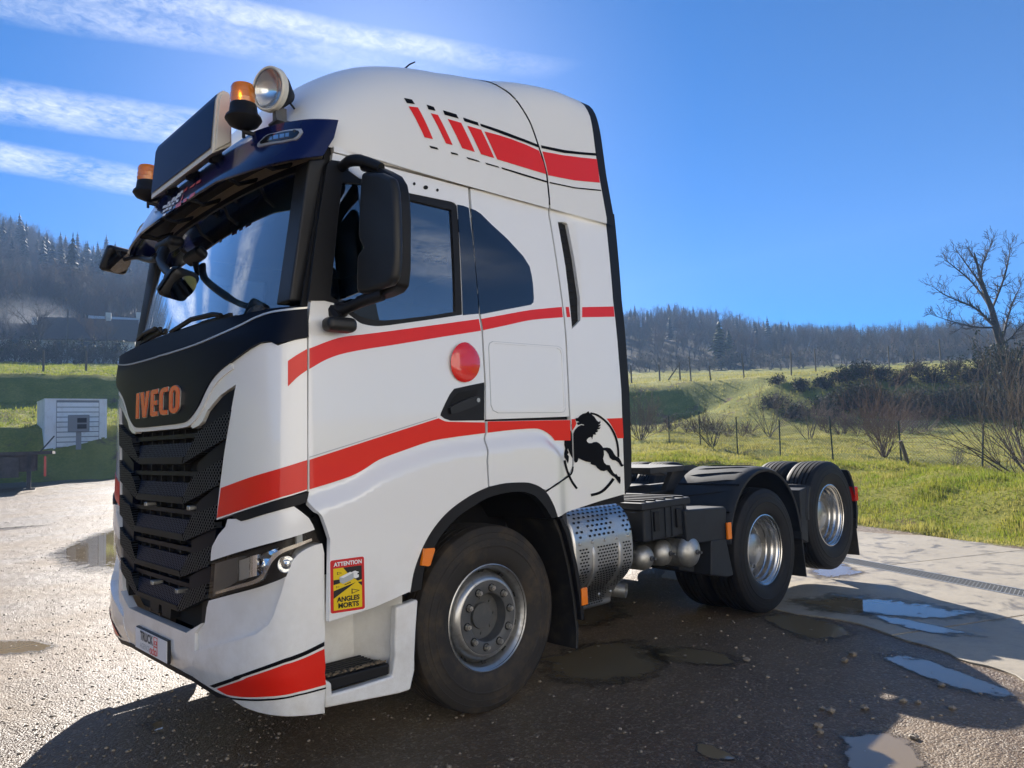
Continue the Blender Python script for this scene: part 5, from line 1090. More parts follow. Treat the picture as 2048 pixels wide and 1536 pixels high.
def foot(u, d):
    """ground point below pixel column u at distance d"""
    p = at_dist(u, 870, d); return np.array([p[0], p[1], hgt(p[0], p[1])])
angs = np.radians(np.concatenate([np.arange(4, 44, .4), np.arange(44, 70, 2), np.arange(70, 90, .4), np.arange(90, 364, 3)]))
rads = np.concatenate([[.4], np.arange(1, 10, 1), np.arange(10, 30, .35), 30*1.022**np.arange(0, 124)])
na, nr = len(angs), len(rads)
AA, RR = np.meshgrid(angs, rads, indexing='ij'); GX = C2[0]+RR*np.cos(AA); GY = C2[1]+RR*np.sin(AA); GZ = height(GX.ravel(), GY.ravel())
V = np.stack([GX.ravel(), GY.ravel(), GZ], 1).tolist(); F = []
for i in range(na):
    j = (i+1) % na
    for k in range(nr-1): F.append((i*nr+k, i*nr+k+1, j*nr+k+1, j*nr+k))
F.append(tuple(i*nr for i in range(na))[::-1])
gro = mesh_obj('ground', V, F, None, smooth=True); gro['kind'] = 'structure'
azd = np.degrees(AA.ravel()); dd = RR.ravel(); gm = np.clip((dd-edge_of(azd % 360))/1.0+.5, 0, 1)
wood = np.clip((dd-np.interp(azd % 360, [0, 10, 25, 36, 50, 64, 76, 110, 200, 350], [130, 130, 128, 126, 130, 110, 100, 100, 300, 200]))/8, 0, 1)
at_ = gro.data.attributes.new('grass', 'FLOAT', 'POINT'); at_.data.foreach_set('value', gm.astype(np.float32))
at2 = gro.data.attributes.new('wood', 'FLOAT', 'POINT'); at2.data.foreach_set('value', wood.astype(np.float32))
class NT:
    """small helper for node graphs"""
    def __init__(s, m): s.m = m; m.use_nodes = True; s.nt = m.node_tree; s.N = s.nt.nodes; s.L = s.nt.links; s.b = s.N.get('Principled BSDF'); s.tc = s.N.new('ShaderNodeTexCoord')
    def put(s, sock, v):
        if isinstance(v, (int, float)): sock.default_value = v
        elif isinstance(v, tuple): sock.default_value = v if len(v) == 4 else (*v, 1)
        else: s.L.new(v, sock)
    def math(s, op, a, b=None, clamp=False):
        n = s.N.new('ShaderNodeMath'); n.operation = op; n.use_clamp = clamp; s.put(n.inputs[0], a)
        if b is not None: s.put(n.inputs[1], b)
        return n.outputs[0]
    def noise(s, scale, detail=4, rough=.6, dist=0, vec=None):
        n = s.N.new('ShaderNodeTexNoise'); n.inputs['Scale'].default_value = scale; n.inputs['Detail'].default_value = detail; n.inputs['Roughness'].default_value = rough; n.inputs['Distortion'].default_value = dist
        s.L.new(vec or s.tc.outputs['Object'], n.inputs['Vector']); return n.outputs['Fac']
    def voro(s, scale, feat='F1', rnd=1.0, out='Distance'):
        n = s.N.new('ShaderNodeTexVoronoi'); n.feature = feat; n.inputs['Scale'].default_value = scale; n.inputs['Randomness'].default_value = rnd; s.L.new(s.tc.outputs['Object'], n.inputs['Vector']); return n.outputs[out]
    def mix(s, f, a, b):
        n = s.N.new('ShaderNodeMixRGB'); s.put(n.inputs[0], f); s.put(n.inputs[1], a); s.put(n.inputs[2], b); return n.outputs[0]
    def ramp(s, f, lo, hi, a=0., b=1.):
        n = s.N.new('ShaderNodeMapRange'); s.put(n.inputs[0], f); n.inputs[1].default_value = lo; n.inputs[2].default_value = hi; n.inputs[3].default_value = a; n.inputs[4].default_value = b; return n.outputs[0]
    def attr(s, nm):
        n = s.N.new('ShaderNodeAttribute'); n.attribute_name = nm; return n.outputs['Fac']
    def bump(s, h, dist, st=1.0, prev=None):
        n = s.N.new('ShaderNodeBump'); n.inputs['Distance'].default_value = dist; n.inputs['Strength'].default_value = st; s.L.new(h, n.inputs['Height'])
        if prev is not None: s.L.new(prev, n.inputs['Normal'])
        return n.outputs[0]
def ground_material():
    q = NT(bpy.data.materials.new('gravel_and_grass'))
    big = q.noise(.45, 5, .6); mid = q.noise(3.0, 6, .65); fine = q.noise(60, 3, .7); peb = q.voro(75); pebc = q.voro(75, out='Color'); peb2 = q.voro(190)
    sep = q.N.new('ShaderNodeSeparateColor'); q.L.new(pebc, sep.inputs[0])
    c = q.mix(q.ramp(mid, .3, .7), (.150, .098, .052), (.215, .152, .090))
    c = q.mix(q.ramp(big, .40, .62), c, (.105, .068, .038))
    c = q.mix(q.math('MULTIPLY', q.ramp(sep.outputs[0], .74, .95), .5), c, (.34, .28, .21))
    c = q.mix(q.math('MULTIPLY', q.ramp(sep.outputs[1], .75, .95), .5), c, (.10, .08, .058))
    gn = q.noise(1.2, 6, .65); g2 = q.noise(9, 5, .7); g3 = q.noise(.12, 4, .6)
    g = q.mix(q.ramp(gn, .3, .7), (.15, .165, .022), (.31, .285, .055)); g = q.mix(q.ramp(g2, .35, .75), g, (.085, .115, .016)); g = q.mix(q.ramp(g3, .45, .7), g, (.34, .30, .075))
    ga = q.math('ADD', q.attr('grass'), q.math('MULTIPLY', q.math('SUBTRACT', q.noise(1.6, 6, .7), .5), 1.3)); ga = q.ramp(ga, .42, .58)
    soil = q.ramp(q.noise(.55, 5, .65), .58, .68); g = q.mix(soil, g, (.13, .085, .05)); c = q.mix(ga, c, g)
    c = q.mix(q.attr('wood'), c, q.mix(q.noise(.3, 4), (.045, .035, .022), (.075, .06, .035)))
    q.L.new(c, q.b.inputs['Base Color'])
    wet = q.ramp(big, .38, .60); r = q.ramp(wet, 0, 1, .62, .40); r = q.math('ADD', r, q.math('MULTIPLY', ga, .6), True)
    q.L.new(r, q.b.inputs['Roughness'])
    q.b.inputs['Specular IOR Level'].default_value = .5
    sp = q.ramp(ga, 0, 1, .28, .1); q.L.new(sp, q.b.inputs['Specular IOR Level'])
    h = q.math('ADD', q.math('MULTIPLY', q.math('SUBTRACT', 1, peb), .9), q.math('ADD', q.math('MULTIPLY', q.math('SUBTRACT', 1, peb2), .35), q.math('MULTIPLY', fine, .5)))
    n1 = q.bump(h, .008, .85); n2 = q.bump(mid, .05, .8, n1); q.L.new(n2, q.b.inputs['Normal'])
    return q.m
gro.data.materials.append(ground_material())

# ---- concrete slab strip with joints, drain channel
sdir = np.array([.415, .910]); sdir /= np.linalg.norm(sdir); snrm = np.array([sdir[1], -sdir[0]])
S0 = np.array([3.30, -.05])
def concrete():
    q = NT(bpy.data.materials.new('worn_concrete')); a = q.noise(.9, 7, .65); b_ = q.noise(14, 6, .7); st = q.noise(2.6, 7, .7, 1.2)
    c = q.mix(q.ramp(a, .3, .7), (.29, .245, .18), (.38, .33, .25)); c = q.mix(q.math('MULTIPLY', q.ramp(b_, .45, .8), .5), c, (.20, .18, .145)); c = q.mix(q.math('MULTIPLY', q.ramp(st, .52, .64), .75), c, (.12, .098, .070))
    q.L.new(c, q.b.inputs['Base Color']); q.L.new(q.ramp(st, .5, .66, .62, .32), q.b.inputs['Roughness']); q.L.new(q.bump(q.noise(120, 4, .7), .003, .7, q.bump(b_, .006, .5)), q.b.inputs['Normal']); return q.m
MC = concrete()
def slab(name, o0, o1, t0, t1, z1, wob=0.0, parent=None):
    """strip piece between offsets o0..o1 across and t0..t1 along"""
    n = 60; P_ = []
    for i in range(n+1):
        t = t0+(t1-t0)*i/n; w_ = wob*((vnoise(np.array([t*1.7]), np.array([3.3]), 1.0, 9)[0]-.5)*1.2+(vnoise(np.array([t*6]), np.array([8.3]), 1.0, 2)[0]-.5)*.4); P_.append(S0+sdir*t+snrm*(o0+w_))
    for t in (t1, t0): P_.append(S0+sdir*t+snrm*o1)
    m = MB(); m.prism([tuple(p) for p in P_], 2, -.08, z1); o = m.build(name, MC, parent, bevel=.004); return o
wid = 4.60
s1 = slab('concrete_slab', 0, 2.09, -7, -1.02, .012, .35); s1['kind'] = 'structure'
s2 = slab('concrete_slab', 0, 2.09, -1.0, 6, .012, .35); s2['kind'] = 'structure'
s3 = slab('concrete_slab', 2.39, wid, -7, 1.2, .014, 0); s3['kind'] = 'structure'
s4 = slab('concrete_slab', 2.39, wid, 1.22, 8, .013, 0); s4['kind'] = 'structure'
MGALV = mat('galvanised_steel', (.34, .33, .30), .5, metal=.4)
dr = thing('drain_channel', 'long steel mesh drain grating set in the concrete slab', 'drain', tuple(S0+snrm*2.24)+(0,))
dr_off = np.array([*(S0+snrm*2.24), 0.0])
def P3(o, t, z): p = S0+snrm*o+sdir*t; return np.array([p[0], p[1], z])-dr_off
m = MB(); 
for o in (2.102, 2.378): m.obox(P3(o, .5, -.03), (*sdir, 0), (*snrm, 0), (0, 0, 1), 7.5, .012, .045)
m.build('channel_frame', M_['tank'], dr)
m = MB(); m.obox(P3(2.24, .5, -.078), (*sdir, 0), (*snrm, 0), (0, 0, 1), 7.5, .125, .004); m.build('channel_floor', M_['gap'], dr)
segs = []
for k in np.arange(-7, 8, .042):
    segs.append((P3(2.115, k, .008), P3(2.365, k+.16, .008))); segs.append((P3(2.365, k, .008), P3(2.115, k+.16, .008)))
def seg_mesh(name, segs, r0, r1, matl, parent, sides=3):
    """many thin rods as one mesh"""
    A_ = np.array([s_[0] for s_ in segs], float); B_ = np.array([s_[1] for s_ in segs], float); n = len(A_)
    r0 = np.broadcast_to(np.asarray(r0, float), (n,)); r1 = np.broadcast_to(np.asarray(r1, float), (n,))
    t = B_-A_; t /= np.linalg.norm(t, axis=1, keepdims=True)+1e-9; ref = np.where(np.abs(t[:, 2:3]) > .9, np.array([[1., 0, 0]]), np.array([[0, 0, 1.]])); e = np.cross(t, ref); e /= np.linalg.norm(e, axis=1, keepdims=True); g = np.cross(t, e)
    V = np.empty((n, 2*sides, 3))
    for j in range(sides):
        a = 2*math.pi*j/sides; o = math.cos(a)*e+math.sin(a)*g; V[:, j] = A_+o*r0[:, None]; V[:, sides+j] = B_+o*r1[:, None]
    F = []
    base = np.arange(n)*2*sides
    fl = np.empty((n, sides, 4), int)
    for j in range(sides):
        k = (j+1) % sides; fl[:, j] = np.stack([base+j, base+k, base+sides+k, base+sides+j], 1)
    return fast_mesh(name, V.reshape(-1, 3), fl.reshape(-1, 4), matl, parent)
def fast_mesh(name, V, F, matl, parent=None, smooth=False):
    me = bpy.data.meshes.new(name); V = np.asarray(V, np.float32); F = np.asarray(F, np.int32); nf, k = F.shape
    me.vertices.add(len(V)); me.vertices.foreach_set('co', V.ravel()); me.loops.add(nf*k); me.loops.foreach_set('vertex_index', F.ravel()); me.polygons.add(nf)
    me.polygons.foreach_set('loop_start', np.arange(0, nf*k, k, dtype=np.int32)); me.polygons.foreach_set('loop_total', np.full(nf, k, np.int32))
    if smooth: me.polygons.foreach_set('use_smooth', [True]*nf)
    me.update(calc_edges=True)
    if matl: me.materials.append(matl)
    o = bpy.data.objects.new(name, me); COL.objects.link(o)
    if parent is not None: o.parent = parent
    return o
gr = seg_mesh('grating', segs, .0052, .0052, MGALV, dr, 4); gr['kind'] = 'stuff'

# ---- puddles
def water():
    q = NT(bpy.data.materials.new('puddle_water')); q.b.inputs['Base Color'].default_value = (.20, .15, .085, 1); q.b.inputs['Roughness'].default_value = .02; q.b.inputs['IOR'].default_value = 1.33; q.b.inputs['Specular IOR Level'].default_value = .6
    q.L.new(q.bump(q.noise(9, 2, .5), .0010, .35), q.b.inputs['Normal'])
    dm = q.attr('depth'); nz = q.noise(17, 6, .75); n2 = q.noise(5, 5, .65)
    f = q.ramp(q.math('ADD', dm, q.math('ADD', q.math('MULTIPLY', q.math('SUBTRACT', nz, .5), .9), q.math('MULTIPLY', q.math('SUBTRACT', n2, .5), 1.7))), .22, .30)
    base = q.math('ADD', dm, q.math('ADD', q.math('MULTIPLY', q.math('SUBTRACT', nz, .5), .9), q.math('MULTIPLY', q.math('SUBTRACT', n2, .5), 1.7)))
    wetf = q.ramp(base, -.25, .22, 0., .72); tr = q.N.new('ShaderNodeBsdfTransparent'); wd = q.N.new('ShaderNodeBsdfPrincipled'); wd.inputs['Base Color'].default_value = (.085, .058, .032, 1); wd.inputs['Roughness'].default_value = .38; q.L.new(q.bump(q.voro(75), .006, .8), wd.inputs['Normal'])
    m0 = q.N.new('ShaderNodeMixShader'); q.L.new(wetf, m0.inputs[0]); q.L.new(tr.outputs[0], m0.inputs[1]); q.L.new(wd.outputs[0], m0.inputs[2])
    mx = q.N.new('ShaderNodeMixShader'); q.L.new(f, mx.inputs[0]); q.L.new(m0.outputs[0], mx.inputs[1]); q.L.new(q.b.outputs[0], mx.inputs[2]); q.L.new(mx.outputs[0], q.N['Material Output'].inputs[0]); return q.m
MW = water()
def puddle(pix, zz=.006, seed=0, z_plane=0.0, dk=1.0):
    """pix: outline in photo pixels, dropped on the ground plane"""
    P_ = [hit(u, v, 2, z_plane)[:2] for u, v in crs(list(pix)+[pix[0]], 5)[:-1]]; c = np.mean(P_, 0); n = len(P_)
    V = [(*c, zz)]; dv = [1.0]
    for k, s_ in ((1, .4), (2, .85), (3, 1.55)):
        for p in P_: V.append((*(c+(p-c)*s_), zz)); dv.append({1: .85*dk, 2: .42*dk, 3: -.7}[k])
    F = [(0, 1+i, 1+(i+1) % n) for i in range(n)]
    for k in (0, 1):
        for i in range(n): F.append((1+k*n+i, 1+(k+1)*n+i, 1+(k+1)*n+(i+1) % n, 1+k*n+(i+1) % n))
    o = mesh_obj('puddle', V, F, MW, smooth=True); o['kind'] = 'structure'; a = o.data.attributes.new('depth', 'FLOAT', 'POINT'); a.data.foreach_set('value', dv); return o
for zz, pts in ((.005, [(-60, 1030), (40, 1028), (100, 1040), (60, 1052), (-60, 1060)]), (.005, [(95, 1018), (160, 1006), (250, 1004), (250, 1016), (150, 1020)]),
        (.006, [(110, 1108), (180, 1075), (260, 1060), (260, 1130), (160, 1133)]), (.005, [(-40, 1285), (60, 1283), (100, 1292), (60, 1306), (-40, 1308)]),
        (.005, [(290, 1452), (350, 1435), (430, 1430), (470, 1440), (420, 1462), (330, 1468)]), (.005, [(430, 1475), (520, 1462), (640, 1462), (660, 1480), (560, 1500), (450, 1495)]),
        (.005, [(1090, 1320), (1200, 1290), (1270, 1290), (1320, 1325), (1260, 1360), (1130, 1358)]), (.005, [(1300, 1300), (1400, 1300), (1480, 1325), (1400, 1330), (1320, 1320)]),
        (.006, [(1765, 1318), (1830, 1315), (1930, 1350), (2035, 1388), (1990, 1395), (1880, 1365)]), (.005, [(1395, 1490), (1425, 1495), (1475, 1518), (1440, 1522), (1405, 1512)]),
        (.006, [(1690, 1480), (1760, 1468), (1830, 1500), (1850, 1560), (1720, 1570)]), (.005, [(940, 1235), (1130, 1200), (1230, 1215), (1180, 1250)]), (.005, [(1520, 1235), (1600, 1232), (1700, 1262), (1620, 1278)])):
    puddle(pts, zz)
for zz, pts in ((.0165, [(1600, 1205), (1700, 1195), (1850, 1212), (1960, 1232), (1880, 1240), (1740, 1232), (1640, 1222)]), (.0165, [(1730, 1228), (1800, 1240), (1900, 1262), (1940, 1272), (1880, 1272), (1780, 1250)]), (.0165, [(1610, 1125), (1680, 1130), (1720, 1150), (1640, 1155)])):
    puddle(pts, zz, dk=.75)

# ---- loose stones on the gravel (too many to count, real pebbles)
def pebbles(name, n, region, smin, smax, matl, seed):
    r = np.random.default_rng(seed); ico = [(0, 0, 1), (.894, 0, .447), (.276, .851, .447), (-.724, .526, .447), (-.724, -.526, .447), (.276, -.851, .447), (.724, .526, -.447), (-.276, .851, -.447), (-.894, 0, -.447), (-.276, -.851, -.447), (.724, -.526, -.447), (0, 0, -1)]
    fi = np.array([(0, 1, 2), (0, 2, 3), (0, 3, 4), (0, 4, 5), (0, 5, 1), (1, 6, 2), (2, 7, 3), (3, 8, 4), (4, 9, 5), (5, 10, 1), (2, 6, 7), (3, 7, 8), (4, 8, 9), (5, 9, 10), (1, 10, 6), (6, 11, 7), (7, 11, 8), (8, 11, 9), (9, 11, 10), (10, 11, 6)])
    ico = np.array(ico); X, Y = region(r, n); n = len(X); s = smin*(smax/smin)**(r.random(n)**2.2)
    V = ico[None]*(1+.35*(r.random((n, 12, 1))-.5)); sc = np.stack([s*(.8+.5*r.random(n)), s*(.8+.5*r.random(n)), s*(.45+.3*r.random(n))], 1); V = V*sc[:, None]
    a = r.random(n)*6.28; c_, s_ = np.cos(a)[:, None], np.sin(a)[:, None]; V = np.stack([V[..., 0]*c_-V[..., 1]*s_, V[..., 0]*s_+V[..., 1]*c_, V[..., 2]], -1)
    V += np.stack([X, Y, height(X, Y)+s*.15], 1)[:, None]; F = (fi[None]+np.arange(n)[:, None, None]*12).reshape(-1, 3)
    o = fast_mesh(name, V.reshape(-1, 3), F, matl); o['kind'] = 'stuff'; return o
def peb_mat():
    q = NT(bpy.data.materials.new('limestone_pebbles')); q.L.new(q.mix(q.noise(5, 4), (.13, .10, .07), (.32, .27, .20)), q.b.inputs['Base Color']); q.b.inputs['Roughness'].default_value = .55; return q.m
MP = peb_mat()
def reg_near(r, n):
    d = 2.2+8*r.random(n)**1.3; a = np.radians(8+85*r.random(n)); x = C2[0]+d*np.cos(a); y = C2[1]+d*np.sin(a); off = (x-S0[0])*snrm[0]+(y-S0[1])*snrm[1]; k = off < -.12; return x[k], y[k]
tag(pebbles('pebbles', 4500, reg_near, .003, .015, MP, 1), 'small pale limestone pebbles strewn over the yard', 'pebbles')
def reg_left(r, n):
    d = 4+30*r.random(n)**1.5; a = np.radians(64+28*r.random(n)); return C2[0]+d*np.cos(a), C2[1]+d*np.sin(a)
tag(pebbles('pebbles', 6000, reg_left, .004, .013, MP, 2), 'wet gravel stones glinting in the sunlit part of the yard', 'gravel')
big = [(1180, 788), (1140, 820), (640, 815), (895, 862), (1025, 1060), (1070, 1075), (1240, 1060), (1005, 1150), (1015, 1180), (1435, 1023), (1510, 1030), (1685, 1060), (1490, 1210), (1630, 945)]
for i, (a, b_) in enumerate(big):
    u, v = 1240+a/2.535, 1000+b_/2.535; p = hit(u, v, 2, 0); r = np.random.default_rng(50+i); s = .016+.012*r.random(); m = MB()
    m.lathe([(-.5*s, 0), (-.45*s, .7*s), (0, s), (.35*s, .75*s), (.5*s, .3*s), (.55*s, 0)], (p[0], p[1], s*.4), ax=2, seg=7); m.v = [(x*1+(r.random()-.5)*s*.5, y+(r.random()-.5)*s*.5, z+(r.random()-.5)*s*.3) for x, y, z in m.v]
    o = m.build('stone', MP); tag(o, 'loose pale stone lying on the gravel in the shade of the truck', 'stone', 'loose stones on the gravel')

# ---- grass
def grass_mat(name, a, b, c, trans=.35):
    m = bpy.data.materials.new(name); q = NT(m); q.b.inputs['Roughness'].default_value = .65; q.b.inputs['Specular IOR Level'].default_value = .12
    oi = q.noise(2.2, 3); o2 = q.noise(28, 2); col = q.mix(q.ramp(oi, .35, .65), a, b); col = q.mix(q.ramp(o2, .5, .75), col, c); q.L.new(col, q.b.inputs['Base Color'])
    t = q.N.new('ShaderNodeBsdfTranslucent'); q.L.new(col, t.inputs[0]); mx = q.N.new('ShaderNodeMixShader'); mx.inputs[0].default_value = trans; q.L.new(q.b.outputs[0], mx.inputs[1]); q.L.new(t.outputs[0], mx.inputs[2]); q.L.new(mx.outputs[0], q.N['Material Output'].inputs[0]); return m
MG = grass_mat('grass_blades', (.13, .20, .016), (.26, .27, .035), (.38, .30, .10), .5)
MG2 = grass_mat('dry_grass_blades', (.24, .25, .045), (.34, .30, .08), (.40, .33, .14), .5)
def grass(name, X, Y, h, w_, matl, seed, lean=.5):
    r = np.random.default_rng(seed); n = len(X); Z_ = height(X, Y); a = r.random(n)*6.28; l = lean*(r.random(n)-.1); ang = r.random(n)*6.28; hh = h*(.45+.9*r.random(n)**1.5)*(.35+1.3*vnoise(X, Y, .55, 17)**1.5); ww = w_*(.6+.8*r.random(n))
    B = np.stack([X, Y, Z_-.01], 1); S = np.stack([np.cos(a)*ww, np.sin(a)*ww, 0*a], 1); T = np.stack([np.cos(ang)*l*hh, np.sin(ang)*l*hh, hh], 1)
    Mid = B+T*.55+np.array([0, 0, .06])*hh[:, None]; V = np.stack([B-S, B+S, Mid+S*.7, Mid-S*.7, B+T], 1).reshape(-1, 3); k = np.arange(n)[:, None]*5
    F = np.concatenate([k+np.array([[0, 1, 2]]), k+np.array([[0, 2, 3]]), k+np.array([[3, 2, 4]])], 0)
    o = fast_mesh(name, V, F, matl); o['kind'] = 'stuff'; return o
def ring(r, n, a0, a1, d0, d1, p=1.0):
    d = d0+(d1-d0)*r.random(n)**p; a = np.radians(a0+(a1-a0)*r.random(n)); return C2[0]+d*np.cos(a), C2[1]+d*np.sin(a), d, np.degrees(a)
r_ = np.random.default_rng(21)
X, Y, D_, A_ = ring(r_, 200000, 2, 58, 10.4, 23.0); k = (D_ > edge_of(A_)+.15+.9*(vnoise(X, Y, .5, 4)-.3)) & (vnoise(X, Y, .7, 8)+.5*vnoise(X, Y, .22, 9) > .42)
off = (X-S0[0])*snrm[0]+(Y-S0[1])*snrm[1]; k &= off > wid+.02
tag(grass('grass', X[k], Y[k], .11, .005, MG, 1), 'bright green backlit grass tufts on the bank beside the slab', 'grass')
k2 = (off > wid+.01) & ~k & (vnoise(X, Y, .9, 14) > .30); X2, Y2 = X[k2], Y[k2]
tag(grass('grass', X2, Y2, .11, .006, MG2, 2), 'short dry grass at the edge of the slab', 'grass')
X, Y, D_, A_ = ring(r_, 70000, 9, 40, 17, 46); tag(grass('grass', X, Y, .10, .011, MG2, 3), 'yellowish meadow grass behind the wire fence', 'grass')
X, Y, D_, A_ = ring(r_, 45000, 70, 84, 40, 88); k = ((D_ > 42.7) & (D_ < 52)) | (D_ > 53.8); tag(grass('grass', X[k], Y[k], .16, .018, MG, 4), 'rough green grass on the terraced bank behind the flatbed trailer', 'grass')
X, Y, D_, A_ = ring(r_, 36000, 9, 40, 46, 110); tag(grass('grass', X, Y, .14, .022, MG2, 5), 'sunlit yellow grass of the upper field below the wood', 'grass')

# ---- bare trees and shrubs
def twig_mat(name, a, b):
    q = NT(bpy.data.materials.new(name)); q.L.new(q.mix(q.noise(1.5, 4), a, b), q.b.inputs['Base Color']); q.b.inputs['Roughness'].default_value = .85; q.b.inputs['Specular IOR Level'].default_value = .2; return q.m
MT = {'bark': twig_mat('bark_dark', (.030, .025, .020), (.06, .05, .04)), 'red': twig_mat('bark_reddish', (.075, .045, .030), (.115, .07, .045)), 'brown': twig_mat('bark_brown', (.065, .048, .035), (.11, .085, .06)), 'grey': twig_mat('bark_grey', (.050, .042, .033), (.095, .082, .064)), 'bramble': twig_mat('bramble_stem', (.040, .028, .022), (.08, .06, .045))}
MLF = grass_mat('ivy_leaves', (.012, .022, .008), (.022, .034, .010), (.04, .05, .018), .2)
MCN = grass_mat('conifer_needles', (.010, .020, .012), (.018, .030, .015), (.026, .036, .018), .04)
MPN = grass_mat('pine_needles', (.030, .048, .016), (.05, .065, .022), (.06, .07, .03), .2)
def grow(r, p, d, L, rad_, lvl, segs, rs, spread=.6, up=.15, nmin=3, taper=.62, nsub=4, wig=.18, crook=1.0):
    """recursive twig growth into straight pieces"""
    p = np.array(p, float); d = np.array(d, float)/np.linalg.norm(d); n = nsub if lvl > 1 else 2
    st = L/n; pts = [p]
    for i in range(n):
        d = d+r.normal(0, wig*crook, 3)+np.array([0, 0, up*.35]); d /= np.linalg.norm(d); q = p+d*st; t0 = rad_*(1-i/n*(1-taper)); t1 = rad_*(1-(i+1)/n*(1-taper)); segs.append((p, q)); rs.append((t0, t1)); p = q; pts.append((p, d, t1))
    if lvl <= 0: return
    kids = nmin+int(r.integers(0, 2))
    for j in range(kids):
        i = 1+int((j+.7)/kids*(n-1e-6)); i = min(max(i, 1), n); pp, dd_, rr_ = pts[i]
        ax = np.cross(dd_, r.normal(0, 1, 3)); ax /= np.linalg.norm(ax)+1e-9; nd = dd_*math.cos(spread*(.7+.6*r.random()))+ax*math.sin(spread*(.7+.6*r.random()))+np.array([0, 0, up])
        grow(r, pp, nd, L*(.55+.25*r.random()), max(rr_*.62, .0025), lvl-1, segs, rs, spread, up, nmin, taper, nsub, wig, crook)
def bare_mesh(name, seed, H, lvl, rad_, spread, up, nmin, matl, stems=1, fan=.3, sides=3, rmin=.0, dirn=(0, 0, 1), wig=.12, trunk=.35):
    r = np.random.default_rng(seed); segs, rs = [], []
    for s_ in range(stems):
        d = np.array(dirn, float)+(np.append(r.normal(0, fan, 2), 0) if stems > 1 else 0); grow(r, (0, 0, -.08), d, H*(trunk+.1*r.random()), rad_, lvl, segs, rs, spread, up, nmin, wig=wig)
    R_ = np.maximum(np.array(rs), rmin); return segs, R_
def mesh_from(name, segs, R_, matl, sides=3):
    o = seg_mesh(name, segs, R_[:, 0], R_[:, 1], matl, None, sides); return o
# the leaning bare tree on the right
lt = thing('bare_tree', 'tall leaning bare tree on the bramble bank against the sky', 'tree')
tb = foot(2032, 52.0); lt.location = tuple(tb)
def rel(u, v, d, base): return np.array(at_dist(u, v, d))-base
r = np.random.default_rng(5); segs, rs = [], []
main = [np.array([0, 0, -.3]), rel(2022, 735, 52, tb), rel(2003, 690, 52, tb), rel(1992, 655, 51.8, tb), rel(1984, 620, 51.7, tb), rel(1972, 590, 51.6, tb), rel(1962, 560, 51.6, tb), rel(1955, 530, 51.6, tb), rel(1948, 505, 51.5, tb)]
rm = [.30, .26, .24, .20, .16, .13, .10, .07, .04]
for i in range(len(main)-1): segs.append((main[i], main[i+1])); rs.append((rm[i], rm[i+1]))
def limb(pts, r0, r1, lvl=3, L=1.5):
    P_ = [np.array(p) for p in crs(pts, 3)]; n = len(P_)-1
    for i in range(n):
        a = r0+(r1-r0)*i/n; b_ = r0+(r1-r0)*(i+1)/n; segs.append((P_[i], P_[i+1])); rs.append((a, b_))
        if i > 0:
            for _ in range(2):
                d = P_[i+1]-P_[i]; d /= np.linalg.norm(d); nd = d*.7+r.normal(0, .55, 3)+np.array([0, 0, .25]); grow(r, P_[i+1], nd, L*.36*(.6+.5*r.random()), max(b_*.5, .012), 2, segs, rs, .55, .12, 3, wig=.2)
T = lambda u, v, d: rel(u, v, d, tb)
limb([main[3], T(1975, 640, 51), T(1955, 620, 50.5), T(1925, 605, 50), T(1890, 590, 50), T(1868, 575, 50)], .11, .02)
limb([main[4], T(1965, 590, 52), T(1940, 560, 52.5), T(1910, 535, 53), T(1890, 520, 53)], .10, .02)
limb([main[5], T(1955, 560, 51), T(1930, 525, 50.5), T(1912, 498, 50.5)], .08, .02)
limb([main[6], T(1965, 530, 52), T(1975, 505, 52.5), T(1985, 485, 52.5)], .07, .02)
limb([main[4], T(1998, 585, 52), T(2010, 550, 52.5), T(2018, 515, 53), T(2022, 490, 53)], .09, .02)
limb([main[2], T(2012, 650, 52), T(2022, 615, 52.5), T(2032, 590, 53), T(2040, 575, 53)], .09, .02)
limb([main[3], T(1960, 655, 51.5), T(1930, 650, 51), T(1895, 640, 51), T(1865, 630, 51)], .07, .015)
limb([main[7], T(1945, 510, 51.5), T(1935, 495, 51.5)], .05, .02, 3, 1.0)
limb([main[2], T(2025, 672, 51.5), T(2040, 655, 51.5), T(2060, 640, 51)], .06, .015)
nseg = len(main)-1; R_ = np.maximum(np.array(rs), .008)
o = seg_mesh('trunk', segs[:nseg], R_[:nseg, 0], R_[:nseg, 1], MT['bark'], lt, 8); o = seg_mesh('crown', segs[nseg:], R_[nseg:, 0], R_[nseg:, 1], MT['bark'], lt, 3)

def leaves(segs, n, size, seed, spread=.1):
    r = np.random.default_rng(seed); A_ = np.array([s_[1] for s_ in segs]); i = r.integers(0, len(A_), n); c = A_[i]+r.normal(0, spread, (n, 3)); a = r.normal(0, 1, (n, 3)); a /= np.linalg.norm(a, axis=1, keepdims=True); b_ = np.cross(a, r.normal(0, 1, (n, 3))); b_ /= np.linalg.norm(b_, axis=1, keepdims=True); s = size*(.6+.8*r.random((n, 1)))
    V = np.stack([c-a*s, c+b_*s*.5, c+a*s, c-b_*s*.5], 1).reshape(-1, 3); F = np.arange(4*n).reshape(-1, 4); return V, F
def shrub(name, label, u, d, H, matk, seed, stems=7, lvl=3, fan=.35, rad_=.02, spread=.45, up=.12, leaf=0, leafs=.05, group=None, rz=0, cat='shrub', rmin=.0035, du=0, trunk=.42, nmin=3):
    b = foot(u, d); o = thing(name, label, cat, tuple(b), rz, group); segs, R_ = bare_mesh('x', seed, H, lvl, rad_, spread, up, nmin, None, stems, fan, rmin=rmin, trunk=trunk)
    seg_mesh('branches', segs, R_[:, 0], R_[:, 1], MT[matk], o, 3)
    if leaf: V, F = leaves(segs, leaf, leafs, seed); fast_mesh('foliage', V, F, MLF, o)
    return o
